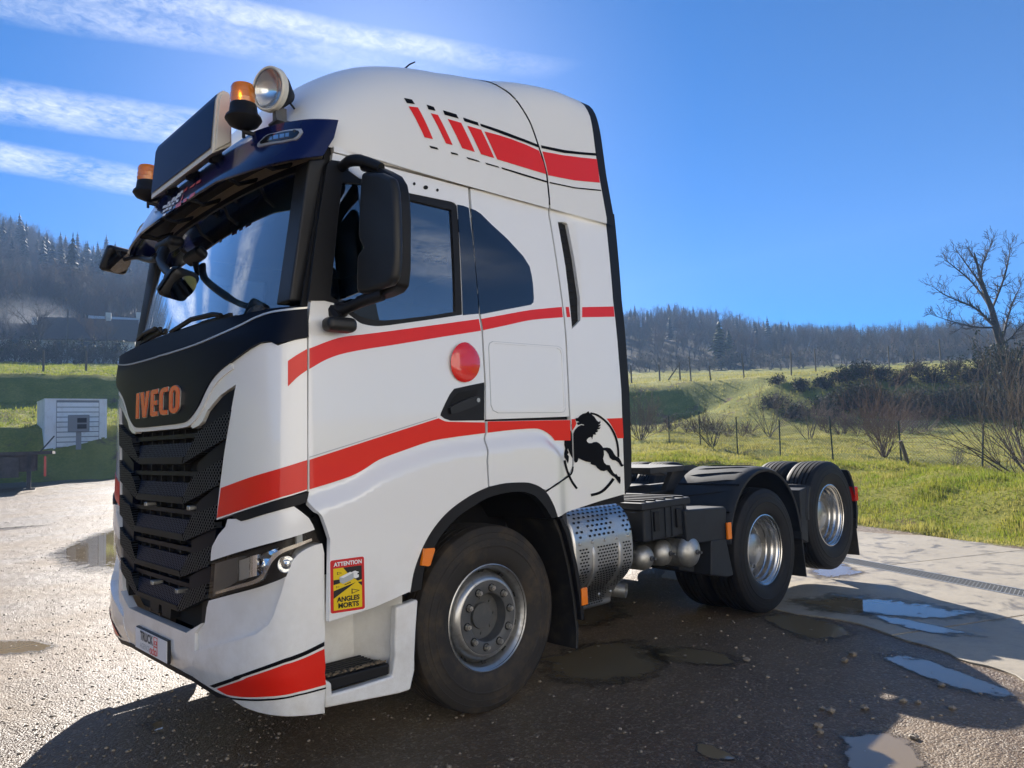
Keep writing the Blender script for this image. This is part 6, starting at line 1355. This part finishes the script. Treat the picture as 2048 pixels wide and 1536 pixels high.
shrub('bare_shrub', 'reddish bare shrub with a fan of stems behind the wire fence', 1765, 27, 2.7, 'red', 31, stems=16, lvl=3, fan=.42, rad_=.018)
shrub('bare_shrub', 'large brown bare shrub overhanging the wire fence beside the leaning tree', 2062, 21, 3.6, 'brown', 32, stems=16, lvl=3, fan=.55, rad_=.024)
shrub('bare_shrub', 'small thin bare shrub between the wooden stake and the meadow', 1905, 22.5, .8, 'brown', 33, stems=5, lvl=2, fan=.3, rad_=.008)
shrub('bare_shrub', 'dark bare bush touching the back edge of the cab', 1280, 34, 2.2, 'brown', 34, stems=14, lvl=3, fan=.5, rad_=.018)
shrub('bare_shrub', 'crooked bare sapling beside the green fence posts', 1425, 27, 1.7, 'bark', 35, stems=4, lvl=3, fan=.45, rad_=.022)
shrub('bare_shrub', 'upright grey brown sapling in front of the shaded terrace', 1540, 38, 2.8, 'brown', 36, stems=6, lvl=3, fan=.3, rad_=.02)
shrub('bare_shrub', 'slim bare sapling in front of the bramble bank', 1618, 37, 2.5, 'brown', 37, stems=5, lvl=3, fan=.3, rad_=.02)
for i, u in enumerate(range(1300, 1500, 18)):
    shrub('dry_scrub', 'low reddish dry scrub growing along the foot of the terrace', u+rng.normal(0, 4), 41+rng.normal(0, 1.5), .9+.3*rng.random(), 'red', 60+i, stems=12, lvl=2, fan=.7, rad_=.010, group='scrub along the terrace foot', rmin=.005)
for i, u in enumerate(range(1640, 1860, 18)):
    shrub('dry_scrub', 'reddish dry scrub at the foot of the bramble bank', u+rng.normal(0, 4), 42+rng.normal(0, 1.2), 1.3+.5*rng.random(), 'red', 80+i, stems=12, lvl=2, fan=.5, rad_=.011, group='scrub at the bramble bank foot', rmin=.005)
for i, (u, d, H, lf) in enumerate([(1555, 49, 2.2, 300), (1600, 47, 2.4, 700), (1650, 47, 2.7, 1500), (1690, 48, 3.0, 2600), (1725, 48.5, 3.2, 3000), (1765, 48, 2.8, 1200), (1800, 47, 3.0, 900), (1835, 48, 3.0, 700), (1870, 47, 3.1, 900), (1905, 48, 3.2, 700), (1940, 47, 3.2, 900), (1975, 48, 3.4, 1300), (2010, 46, 3.6, 1500), (2045, 46, 3.6, 900), (2085, 46, 3.6, 800)]):
    lab = 'dark bramble thicket covered with ivy leaves on the bank' if lf >= 2600 else 'tangled brown bramble bush on the bank below the upper field'
    shrub('bramble_bush', lab, u, d, H*.5, 'bramble', 120+i, stems=22, lvl=3, fan=.75, rad_=.02, leaf=lf, leafs=.07, group='brambles on the bank', rmin=.007, spread=.6, up=.02)
    shrub('bramble_bush', lab, u+8, d+4.5, H*.36, 'bramble', 150+i, stems=18, lvl=3, fan=.75, rad_=.02, leaf=lf//2, leafs=.07, group='brambles on the bank', rmin=.007, spread=.6, up=.02)
shrub('ivy_mound', 'dark ivy mound around the foot of the leaning tree', 2030, 50.5, 2.6, 'bark', 190, stems=12, lvl=3, fan=.6, rad_=.03, leaf=2600, leafs=.09, rmin=.008, cat='ivy')

# ---- fences and posts
MPOST = mat('green_steel_post', (.016, .032, .022), .5); MWOOD = mat('weathered_post', (.13, .105, .075), .85, vary=(18, (.07, .055, .04), .4, .7)); MWIRE = mat('fence_wire', (.035, .055, .045), .5, metal=.3)
fposts = [(1337, 827, 890, 30), (1400, 838, 900, 28), (1473, 827, 909, 25), (1557.6, 840, 919, 23.5), (1663, 842, 927, 22.5), (1799, 850, 939, 21.5), (1956, 862, 945, 21.2), (2120, 868, 952, 20.8)]
fb0 = foot(fposts[2][0], fposts[2][3]); fence = thing('wire_fence', 'green chain link fence with thin steel posts along the grass bank', 'fence', tuple(fb0))
tops = []
for i, (u, vt, vb, d) in enumerate(fposts):
    f_ = foot(u, d); t_ = f_+np.array([0, 0, 1.22]); lean = np.array([rng.normal(0, .02), rng.normal(0, .02), 0]) if u != 1956 else np.array([.12, -.10, 0]); tops.append((f_, t_+lean)); m = MB(); m.tube([f_-fb0-np.array([0, 0, .2]), t_+lean-fb0], .022, 6); m.build('post', MPOST, fence)
ws_ = []
for i in range(len(tops)-1):
    (f0, t0), (f1, t1) = tops[i], tops[i+1]; L_ = np.linalg.norm(f1-f0); n = int(L_/.075); Hh = 1.1; kk = int(Hh/.075)
    def pt(a, b_): return (f0*(1-a)+f1*a)*(1-b_)+(t0*(1-a)+t1*a)*b_-fb0+np.array([0, 0, .03])
    for j in range(-kk, n):
        for sgn in (1, -1):
            a0, b0_, a1, b1 = (j, 0, j+kk, 1) if sgn > 0 else (j+kk, 0, j, 1); 
            A0, A1 = a0/n, a1/n; lo_, hi_ = 0., 1.
            for e0, e1 in ((A0, A1),):
                if e1 != e0:
                    ta, tb_ = sorted(((0-e0)/(e1-e0), (1-e0)/(e1-e0))); lo_, hi_ = max(lo_, ta), min(hi_, tb_)
            if hi_ > lo_: ws_.append((pt(A0+(A1-A0)*lo_, lo_), pt(A0+(A1-A0)*hi_, hi_)))
    for b_ in (.02, .5, .98): ws_.append((pt(0, b_), pt(1, b_)))
wm = seg_mesh('wire_mesh', ws_, .0022, .0022, MWIRE, fence, 3); wm['kind'] = 'stuff'
def post(u, d, h, r0, label, lean=(0, 0), group=None, matl=None):
    f_ = foot(u, d); o = MB(); o.tube([(0, 0, -.25), (lean[0]*.5, lean[1]*.5, h*.5), (lean[0], lean[1], h)], [r0, r0*.97, r0*.92], 7); q = o.build('fence_post', matl or MWOOD, None, smooth=True, angle=50); q.location = tuple(f_); tag(q, label, 'post', group)
post(1815, 20.5, .62, .05, 'short dark wooden stake leaning beside the wire fence', (-.16, .12))
for (u, d, h) in ((1388, 60.5, 2.0), (1427, 61.5, 1.2), (1495, 62, 2.0), (1590, 61, 1.9), (1640, 64, 1.9), (1788, 66, 2.2), (1840, 67, 1.6), (1893, 66, 2.4)): post(u, d, h, .055, 'weathered wooden post on the edge of the upper field', (rng.normal(0, .08), rng.normal(0, .08)), 'posts along the upper field')
for (u, d, h) in ((1268, 66, 1.6), (1325, 66, 1.6), (1366, 65, 1.5)): post(u, d, h, .07, 'wooden post of the corner brace on the upper field', (0, 0), 'corner brace posts')
for (u, d, h) in ((85, 60, 1.45), (171, 60, 1.55)): post(u, d, h, .075, 'dark wooden post on the sunlit field above the white container', (0, 0), 'posts above the container')
m = MB(); f0, f1 = foot(1342, 65.5), foot(1366, 65.2); m.tube([f0-f0, f1-f0+np.array([0, 0, 1.3])], .05, 6); q = m.build('fence_brace', MWOOD); q.location = tuple(f0); tag(q, 'slanted wooden brace leaning against a corner post on the upper field', 'brace')
# ================================================================== woods, houses, trailer
def conifer_parts(seed, H, Rb, n=15, spikes=11):
    r = np.random.default_rng(seed); V, F = [], []
    for k in range(n):
        t = k/(n-1); z0 = H*(.10+.88*t); R_ = Rb*(1-t)**.85*(.85+.3*r.random())+.12; dz = H/n*1.25
        for j in range(spikes):
            a = 2*math.pi*(j+r.random()*.7)/spikes+k; l = R_*(.65+.55*r.random()); w_ = l*.36; c_, s_ = math.cos(a), math.sin(a); b = len(V)
            V += [(0, 0, z0+dz*.45), (c_*l*.55-s_*w_, s_*l*.55+c_*w_, z0-dz*.05), (c_*l, s_*l, z0-dz*.42), (c_*l*.55+s_*w_, s_*l*.55-c_*w_, z0-dz*.05)]; F += [(b, b+1, b+2, b+3)]
    return np.array(V), np.array(F)
def conifer_proto(name, seed, H, Rb, matl):
    o = bpy.data.objects.new(name, None); V, F = conifer_parts(seed, H, Rb); me_c = fast_mesh('crown', V, F, matl); m = MB(); m.tube([(0, 0, -.5), (0, 0, H*.9)], [H*.018, .02], 6); tr_ = m.build('trunk', MT['bark']); return me_c, tr_
def bare_proto(seed, H, matk, lvl=3):
    segs, R_ = bare_mesh('x', seed, H, lvl, H*.018, .5, .18, 4, None, 1, rmin=.016, trunk=.40, wig=.10)
    A_ = np.array([s_[1] for s_ in segs]); sc = H/A_[:, 2].max(); segs = [(a*sc, b_*sc) for a, b_ in segs]
    # fine outer twigs as a haze of thin slivers
    r = np.random.default_rng(seed); A_ = np.array([s_[1] for s_ in segs[len(segs)//3:]]); n = 520; i = r.integers(0, len(A_), n); p = A_[i]; q = p+r.normal(0, .45, (n, 3))+np.array([0, 0, .35]); tw = [(p[k], q[k]) for k in range(n)]
    R2 = np.concatenate([R_, np.full((n, 2), .016)]); R2[len(R_):, 1] = .006; all_ = segs+tw; nt = 4
    tr_ = seg_mesh('trunk', all_[:nt], R2[:nt, 0], R2[:nt, 1], MT['bark'], None, 5); cr = seg_mesh('crown', all_[nt:], R2[nt:, 0], R2[nt:, 1], MT[matk], None, 3); return cr, tr_
PB = [bare_proto(200+i, 11, k) for i, k in enumerate(['grey', 'brown', 'grey', 'red', 'brown', 'grey'])]
PC = [conifer_proto('c', 220+i, 15, 3.1, MCN) for i in range(4)]+[conifer_proto('c', 230+i, 12, 3.6, MPN) for i in range(2)]
for pr_ in PB+PC:
    for o in pr_: COL.objects.unlink(o)
def place(proto, name, p, s, rz, label, group=None, parts=True, cat='tree'):
    t = thing(name, label, cat, tuple(p), rz, group); t.scale = (s*rng.uniform(.9, 1.15), s*rng.uniform(.9, 1.15), s)
    for o, nm in zip(proto, ('crown', 'trunk')):
        c = o.copy(); c.name = nm; COL.objects.link(c); c.parent = t
    return t
def mass(name, protos, pts, scales, label, cat, matls):
    """a wood that reads as one mass, as one object of real trees"""
    Vs, Fs, k = [], [], 0; r = np.random.default_rng(len(pts)); 
    for p, s in zip(pts, scales):
        o = protos[r.integers(0, len(protos))][0]; me = o.data; co = np.empty(len(me.vertices)*3, np.float32); me.vertices.foreach_get('co', co); co = co.reshape(-1, 3)*s; a = r.random()*6.28; c_, s_ = math.cos(a), math.sin(a)
        co = np.stack([co[:, 0]*c_-co[:, 1]*s_, co[:, 0]*s_+co[:, 1]*c_, co[:, 2]], 1)+np.asarray(p, np.float32); f = np.empty(len(me.loops), np.int32); me.loops.foreach_get('vertex_index', f); Vs.append(co); Fs.append(f.reshape(-1, 4)+k); k += len(co)
    o = fast_mesh(name, np.concatenate(Vs), np.concatenate(Fs), matls); tag(o, label, cat, kind='stuff'); return o
def scatter(n, u0, u1, d0, d1, seed, p=1.0):
    r = np.random.default_rng(seed); out = []
    for _ in range(n): out.append(foot(u0+(u1-u0)*r.random(), d0+(d1-d0)*r.random()**p))
    return out
# right-hand wood: the front row and the ridge as single trees, the rest as one wood
for i in range(70):
    u = 1255+i*12+rng.normal(0, 4); d = 126+rng.uniform(0, 26); place(PB[i % 6], 'bare_tree', foot(u, d), rng.uniform(.32, .6), rng.random()*6.28, 'bare tree at the front edge of the wood above the upper field', 'trees at the wood edge on the right')
for (u, d, s, k) in ((1450, 128, .72, 4), (1468, 140, .55, 5), (1525, 160, .5, 0), (1575, 165, .55, 1), (1548, 180, .55, 2)):
    place(PC[k], 'conifer', foot(u, d), s, rng.random()*6.28, 'green conifer standing out among bare trees at the wood edge', 'conifers at the wood edge')
for i in range(26):
    u = 1258+i*15+rng.normal(0, 5); d = 255+rng.uniform(-15, 20); place(PC[i % 4], 'conifer', foot(u, d), rng.uniform(.32, .52), rng.random()*6.28, 'dark conifer on the ridge of the right hand wood', 'conifers on the right ridge')
for i in range(22):
    u = 1640+i*19+rng.normal(0, 5); d = 245+rng.uniform(-15, 20); place(PC[i % 4] if i % 3 == 0 else PB[i % 6], 'ridge_tree', foot(u, d), rng.uniform(.35, .6), rng.random()*6.28, 'small tree on the ridge line of the right hand wood', 'trees on the low ridge')
P_ = scatter(520, 1230, 2120, 145, 270, 1); mass('bare_wood', PB[:1]+PB[2:3]+PB[5:6], P_, rng.uniform(.4, .66, len(P_)), 'grey brown bare wood covering the hill on the right', 'wood', MT['grey'])
P_ = scatter(160, 1230, 2120, 140, 270, 2); mass('brown_wood', PB[1:2]+PB[3:5], P_, rng.uniform(.38, .6, len(P_)), 'reddish brown bare trees mixed into the hill wood on the right', 'wood', MT['red'])
P_ = scatter(330, 1230, 2120, 165, 268, 3, .6); mass('conifer_wood', PC[:4], P_, rng.uniform(.26, .46, len(P_)), 'dark conifers scattered through the hill wood on the right', 'wood', MCN)
# left hill
for i in range(80):
    u = -60+i*4.3+rng.normal(0, 3); d = 275+rng.uniform(-25, 25); place(PC[i % 4], 'conifer', foot(u, d), rng.uniform(.34, .6), rng.random()*6.28, 'dark conifer on the ridge of the steep hill above the houses', 'conifers on the steep ridge')
for i in range(64):
    u = -60+rng.random()*380; d = 175+rng.random()*80; place(PC[i % 4], 'conifer', foot(u, d), rng.uniform(.5, .85), rng.random()*6.28, 'conifer on the slope of the steep hill above the houses', 'conifers on the steep slope')
place(PC[0], 'conifer', foot(142, 150), 1.05, 1.0, 'tall dark conifer alone on the slope above the houses')
for i in range(40):
    u = -60+rng.random()*380; d = 112+rng.random()*40; place(PB[i % 6], 'bare_tree', foot(u, d), rng.uniform(.6, 1.0), rng.random()*6.28, 'bare tree at the foot of the steep hill beside the houses', 'trees at the hill foot')
for (u, d, s, k) in ((75, 96, .75, 0), (62, 98, .6, 2), (205, 98, .5, 1), (195, 97, .5, 3), (30, 97, .5, 5)): place(PB[k], 'bare_tree', foot(u, d), s, rng.random()*6.28, 'bare garden tree standing in front of the houses', 'garden trees')
P_ = scatter(420, -90, 330, 140, 290, 4); mass('bare_wood', PB[:1]+PB[2:3]+PB[5:6], P_, rng.uniform(.5, .8, len(P_)), 'hazy bare wood covering the steep hill on the left', 'wood', MT['grey'])
P_ = scatter(140, -90, 330, 130, 280, 5); mass('brown_wood', PB[1:2]+PB[3:5], P_, rng.uniform(.5, .8, len(P_)), 'hazy brownish bare trees on the steep hill on the left', 'wood', MT['red'])
# the same wood goes on round the valley to the left (seen in the windscreen)
P_ = []
r2 = np.random.default_rng(77)
for _ in range(420):
    a = rad(86+80*r2.random()); d = 120+170*r2.random(); x_, y_ = C2[0]+d*math.cos(a), C2[1]+d*math.sin(a); P_.append(np.array([x_, y_, hgt(x_, y_)]))
mass('conifer_wood', PC[:4], P_, rng.uniform(.7, 1.1, len(P_)), 'dark conifer wood on the valley side reflected in the windscreen', 'wood', MCN)
P_ = scatter(300, 330, 1235, 140, 275, 8); mass('bare_wood', PB[:1]+PB[2:3]+PB[5:6], P_, rng.uniform(.5, .8, len(P_)), 'grey bare wood on the hill right behind the truck', 'wood', MT['grey'])
P_ = scatter(160, 330, 1235, 150, 275, 9); mass('conifer_wood', PC[:4], P_, rng.uniform(.35, .6, len(P_)), 'dark conifers on the hill right behind the truck', 'wood', MCN)
P_ = scatter(140, 2120, 2700, 140, 260, 10); mass('bare_wood', PB[:1]+PB[2:3]+PB[5:6], P_, rng.uniform(.4, .66, len(P_)), 'bare wood continuing beyond the leaning tree', 'wood', MT['grey'])
# scrub hedge along the far field edges
for i in range(26):
    u = -20+i*10.5+rng.normal(0, 3); shrub('hedge_bush', 'dark bare hedge bush along the top of the sunlit field', u, 91+rng.normal(0, 2), 2.2+rng.random(), 'bramble', 300+i, stems=9, lvl=2, fan=.5, rad_=.03, group='hedge above the left field', rmin=.014, leaf=220, leafs=.10)
for i in range(44):
    u = 1262+i*18+rng.normal(0, 4); shrub('hedge_bush', 'low bare hedge bush where the upper field meets the wood', u, 122+rng.normal(0, 2), 2.6+1.4*rng.random(), 'brown', 340+i, stems=9, lvl=2, fan=.5, rad_=.03, group='hedge above the right field', rmin=.016, leaf=60, leafs=.12)

# ---- houses at the foot of the hill
MWALL = mat('rendered_wall', (.62, .59, .53), .85, vary=(1.2, (.50, .47, .42), .4, .7)); MROOF = mat('old_roof_tiles', (.075, .055, .045), .8, vary=(3, (.11, .08, .06), .4, .7), bump=(14, .6, .05)); MROOF2 = mat('pale_sheet_roof', (.45, .45, .44), .5); MPANE = mat('window_pane_far', (.02, .025, .03), .1)
def house(u, d, L_, Wd, hw, hr, rz, label, roofm):
    b = foot(u, d); h = thing('house', label, 'house', tuple(b), rz); m = MB(); m.box(-L_/2, L_/2, -Wd/2, Wd/2, -1.5, hw); m.add([(-L_/2+.003, -Wd/2, hw), (-L_/2+.003, Wd/2, hw), (-L_/2+.003, 0, hw+hr), (L_/2-.003, -Wd/2, hw), (L_/2-.003, Wd/2, hw), (L_/2-.003, 0, hw+hr)], [(0, 1, 2), (3, 5, 4)]); m.build('wall', MWALL, h)
    m = MB(); e = .35; s_ = hr/(Wd/2)
    for sg in (-1, 1):
        y0, z0 = sg*(Wd/2+e), hw-e*s_; m.add([(-L_/2-e, y0, z0), (L_/2+e, y0, z0), (L_/2+e, 0, hw+hr), (-L_/2-e, 0, hw+hr), (-L_/2-e, y0, z0+.14), (L_/2+e, y0, z0+.14), (L_/2+e, 0, hw+hr+.14), (-L_/2-e, 0, hw+hr+.14)], [(0, 1, 2, 3), (7, 6, 5, 4), (0, 4, 5, 1), (0, 3, 7, 4), (1, 5, 6, 2)])
    rf = m.build('roof', roofm, h); m = MB(); m.box(L_*.2-.3, L_*.2+.3, -.3, .3, hw+hr*.6, hw+hr+.9); m.build('chimney', MWALL, rf)
    for x_ in (-L_*.3, 0, L_*.3):
        m = MB(); m.box(x_-.55, x_+.55, -Wd/2-.05, -Wd/2+.02, 1.0, 2.3); w_ = m.build('window', MWALL, h); m = MB(); m.box(x_-.45, x_+.45, -Wd/2-.06, -Wd/2-.04, 1.1, 2.2); m.build('pane', MPANE, w_)
    m = MB(); m.box(-L_/2-.05, -L_/2+.02, -.5, .5, 1.0, 2.3); w_ = m.build('window', MWALL, h); m = MB(); m.box(-L_/2-.06, -L_/2-.04, -.4, .4, 1.1, 2.2); m.build('pane', MPANE, w_)
    return h
house(178, 104, 10, 6.5, 2.6, 2.8, rad(-18), 'grey roofed house with pale gable behind bare garden trees', MROOF)
house(250, 112, 8, 6, 2.8, 2.2, rad(-10), 'house with pale sheet roof half hidden behind the truck nose', MROOF2)
house(40, 106, 7, 5.5, 2.2, 2.0, rad(-25), 'low pale house beside the drifting smoke', MROOF)
m = MB(); f_ = foot(133, 100); m.tube([(0, 0, -.3), (0, 0, 6.5)], [.11, .08], 6); q = m.build('utility_pole', MWOOD, None, smooth=True); q.location = tuple(f_); tag(q, 'thin utility pole between the houses and the field', 'pole')
def smoke(u, v, d, rx, rz, dens, label):
    p = at_dist(u, v, d); bm = bmesh.new(); bmesh.ops.create_icosphere(bm, subdivisions=3, radius=1); me = bpy.data.meshes.new('smoke'); bm.to_mesh(me); bm.free(); o = bpy.data.objects.new('smoke', me); COL.objects.link(o); o.location = tuple(p); o.scale = (rx, rx, rz); tag(o, label, 'smoke', kind='stuff')
    mm_ = bpy.data.materials.new('smoke_volume'); mm_.use_nodes = True; N = mm_.node_tree.nodes; L = mm_.node_tree.links; N.clear(); out = N.new('ShaderNodeOutputMaterial'); pv = N.new('ShaderNodeVolumePrincipled'); pv.inputs['Color'].default_value = (.9, .93, 1, 1); pv.inputs['Anisotropy'].default_value = .5
    tc = N.new('ShaderNodeTexCoord'); nz = N.new('ShaderNodeTexNoise'); nz.inputs['Scale'].default_value = 1.6; nz.inputs['Detail'].default_value = 4; L.new(tc.outputs['Object'], nz.inputs['Vector']); ln = N.new('ShaderNodeVectorMath'); ln.operation = 'LENGTH'; L.new(tc.outputs['Object'], ln.inputs[0])
    a = N.new('ShaderNodeMath'); a.operation = 'SUBTRACT'; a.inputs[0].default_value = 1.0; L.new(ln.outputs['Value'], a.inputs[1]); b = N.new('ShaderNodeMath'); b.operation = 'MULTIPLY'; L.new(a.outputs[0], b.inputs[0]); L.new(nz.outputs['Fac'], b.inputs[1]); c = N.new('ShaderNodeMath'); c.operation = 'MULTIPLY'; c.use_clamp = False; L.new(b.outputs[0], c.inputs[0]); c.inputs[1].default_value = dens; mx = N.new('ShaderNodeMath'); mx.operation = 'MAXIMUM'; L.new(c.outputs[0], mx.inputs[0]); mx.inputs[1].default_value = 0; L.new(mx.outputs[0], pv.inputs['Density']); L.new(pv.outputs[0], out.inputs['Volume']); me.materials.append(mm_); return o

# ---- flatbed trailer and white container on the left
MCONT = mat('chalky_white_paint', (.84, .84, .83), .55, vary=(2.2, (.66, .64, .60), .5, .75)); MDECK = mat('trailer_deck', (.09, .075, .06), .8, vary=(4, (.05, .04, .035), .4, .7)); MGREYB = mat('grey_cabinet', (.20, .21, .22), .5)
dT = 33.0
dC = 41.7
e0 = at_dist(95, 850, dC); axx = (at_dist(215, 850, dC)-e0)[:2]; axx = np.append(axx/np.linalg.norm(axx), 0); axy = np.array([-axx[1], axx[0], 0])
if axy@np.append(pray(150, 850)[:2], 0) < 0: axy = -axy
zb = at_dist(150, 899, dC)[2]; zt_ = at_dist(150, 797, dC)[2]; Wc = np.linalg.norm((at_dist(215, 850, dC)-e0)[:2]); Hc = zt_-zb
rzT = math.atan2(axx[1], axx[0])
ct = thing('container', 'white container with ribbed end wall standing on the grass bank', 'container', (e0[0], e0[1], zb), rzT+rad(9))
m = MB(); m.box(-.12, Wc, .02, 2.6, .06, Hc-.04); m.build('body', MCONT, ct)
m = MB(); m.box(-.14, Wc+.02, -.03, 2.62, Hc-.05, Hc); m.build('roof_edge', MCONT, ct); m = MB(); m.box(-.12, Wc, .01, 2.6, -.55, .07); m.build('sill', MGREYB, ct)
for x_ in (-.12, .24, Wc-.32, Wc-.08):
    m = MB(); m.box(x_, x_+.09, -.03, .03, .06, Hc-.05); m.build('corner_post', MCONT, ct)
m = MB(); m.box(.36, Wc-.33, -.004, .03, .10, Hc-.08); m.build('plank_gap_shade', MGREYB, ct)  # grey plate colours in the shade of the gaps between planks
for i in range(9):
    z_ = .15+i*(Hc-.3)/9; m = MB(); m.box(.38, Wc-.35, -.03, .03, z_, z_+(Hc-.3)/9-.04); m.build('plank', MCONT, ct)
cb = thing('meter_cabinet', 'grey electric cabinet on a post in front of the white container', 'cabinet', tuple(at_dist(157, 899, dC-1.2)), rzT)
pb = np.array(cb.location); sc_m = (dC-1)/FPX; zc1 = at_dist(157, 847, dC-1.2)[2]-pb[2]
m = MB(); m.box(-.11, .11, -.05, .05, 0, zc1); m.build('post', MGREYB, cb)
m = MB(); m.box(-.44, .44, -.18, .18, zc1-.40, zc1+.40); bx_ = m.build('cabinet_box', MGREYB, cb, bevel=.04); m = MB(); m.box(-.06, .32, -.195, -.17, zc1+.03, zc1+.25); m.box(-.06, .32, -.195, -.17, zc1-.25, zc1-.04); m.build('cabinet_window', M_['gap'], bx_)
tr = thing('flatbed_trailer', 'dark flatbed trailer with a single landing leg beside the container', 'trailer', tuple(foot(58, dT)), rzT); tl = np.array(tr.location)
zd = at_dist(40, 903, dT)[2]-tl[2]; 
m = MB(); m.box(-9, .75, -.1, 5.4, zd-.12, zd-.01); m.build('deck', MDECK, tr); m = MB(); m.box(-9, .2, .2, .35, zd-.75, zd-.12); m.box(-9, .2, 1.9, 2.05, zd-.75, zd-.12); m.build('frame_beam', MDECK, tr)
m = MB(); m.box(-.07, .07, .2, .34, .04, zd-.12); m.box(-.2, .2, .1, .44, 0, .06); m.build('landing_leg', M_['chassis'], tr); m = MB(); m.tube([(-.9, .25, zd-.6), (.1, .25, zd-.15)], .03, 6); m.tube([(.3, .2, zd-.1), (.8, .2, zd+.55)], .025, 6); m.build('brace', M_['chassis'], tr); m = MB(); m.box(.48, .56, -.1, .0, zd-.95, zd-.2); m.build('red_marker', M_['redlens'], tr); m = MB(); m.box(-5, -.3, -.02, .02, zd-.95, zd-.2); m.build('side_board', MDECK, tr)

# ---- workshop hall behind the photographer (seen only as light and reflections on the paint; size and cream tint set for its bounce)
hall = thing('workshop_hall', 'long cream metal workshop hall facing the truck across the yard', 'hall', (1, -15, 0))
MH = mat('cream_cladding', (.88, .86, .80), .6)
m = MB(); m.box(-36, 6, -12, 0, 0, 8.4); m.build('wall', MH, hall); m = MB(); m.box(-36.4, 6.4, -12.4, .4, 8.4, 8.7); m.build('roof', mat('hall_roof', (.35, .36, .37), .5), hall)
for x_ in (-32, -25, -18, -11, -4, 3):
    m = MB(); m.box(x_-2, x_+2, 0, .05, 0, 4.6); d_ = m.build('roller_door', mat('roller_door', (.78, .74, .66), .5), hall)
    for k in range(9): m = MB(); m.box(x_-1.98, x_+1.98, .05, .075, .1+k*.5, .48+k*.5); m.build('door_slat', MH, d_)
    m = MB(); m.box(x_+2.6, x_+5.2, 0, .04, 5.2, 6.4); m.build('window', MPANE, hall)

smoke(60, 668, 108, 6.5, 5.0, .05, 'white chimney smoke drifting between the bare trees by the houses')
# ================================================================== air and sky
USE_HAZE = True
if USE_HAZE:
    m = MB(); m.box(-460, 460, -460, 460, -1.2, 118); hz_ = m.build('haze', None); tag(hz_, 'thin bluish winter haze filling the valley', 'haze', kind='stuff')
    hm_ = bpy.data.materials.new('haze_volume'); hm_.use_nodes = True; N = hm_.node_tree.nodes; N.clear(); out = N.new('ShaderNodeOutputMaterial'); pv = N.new('ShaderNodeVolumePrincipled'); pv.inputs['Color'].default_value = (.38, .60, 1, 1); pv.inputs['Density'].default_value = .0010; pv.inputs['Anisotropy'].default_value = .0; hm_.node_tree.links.new(pv.outputs[0], out.inputs['Volume']); hz_.data.materials.append(hm_)
build_world()
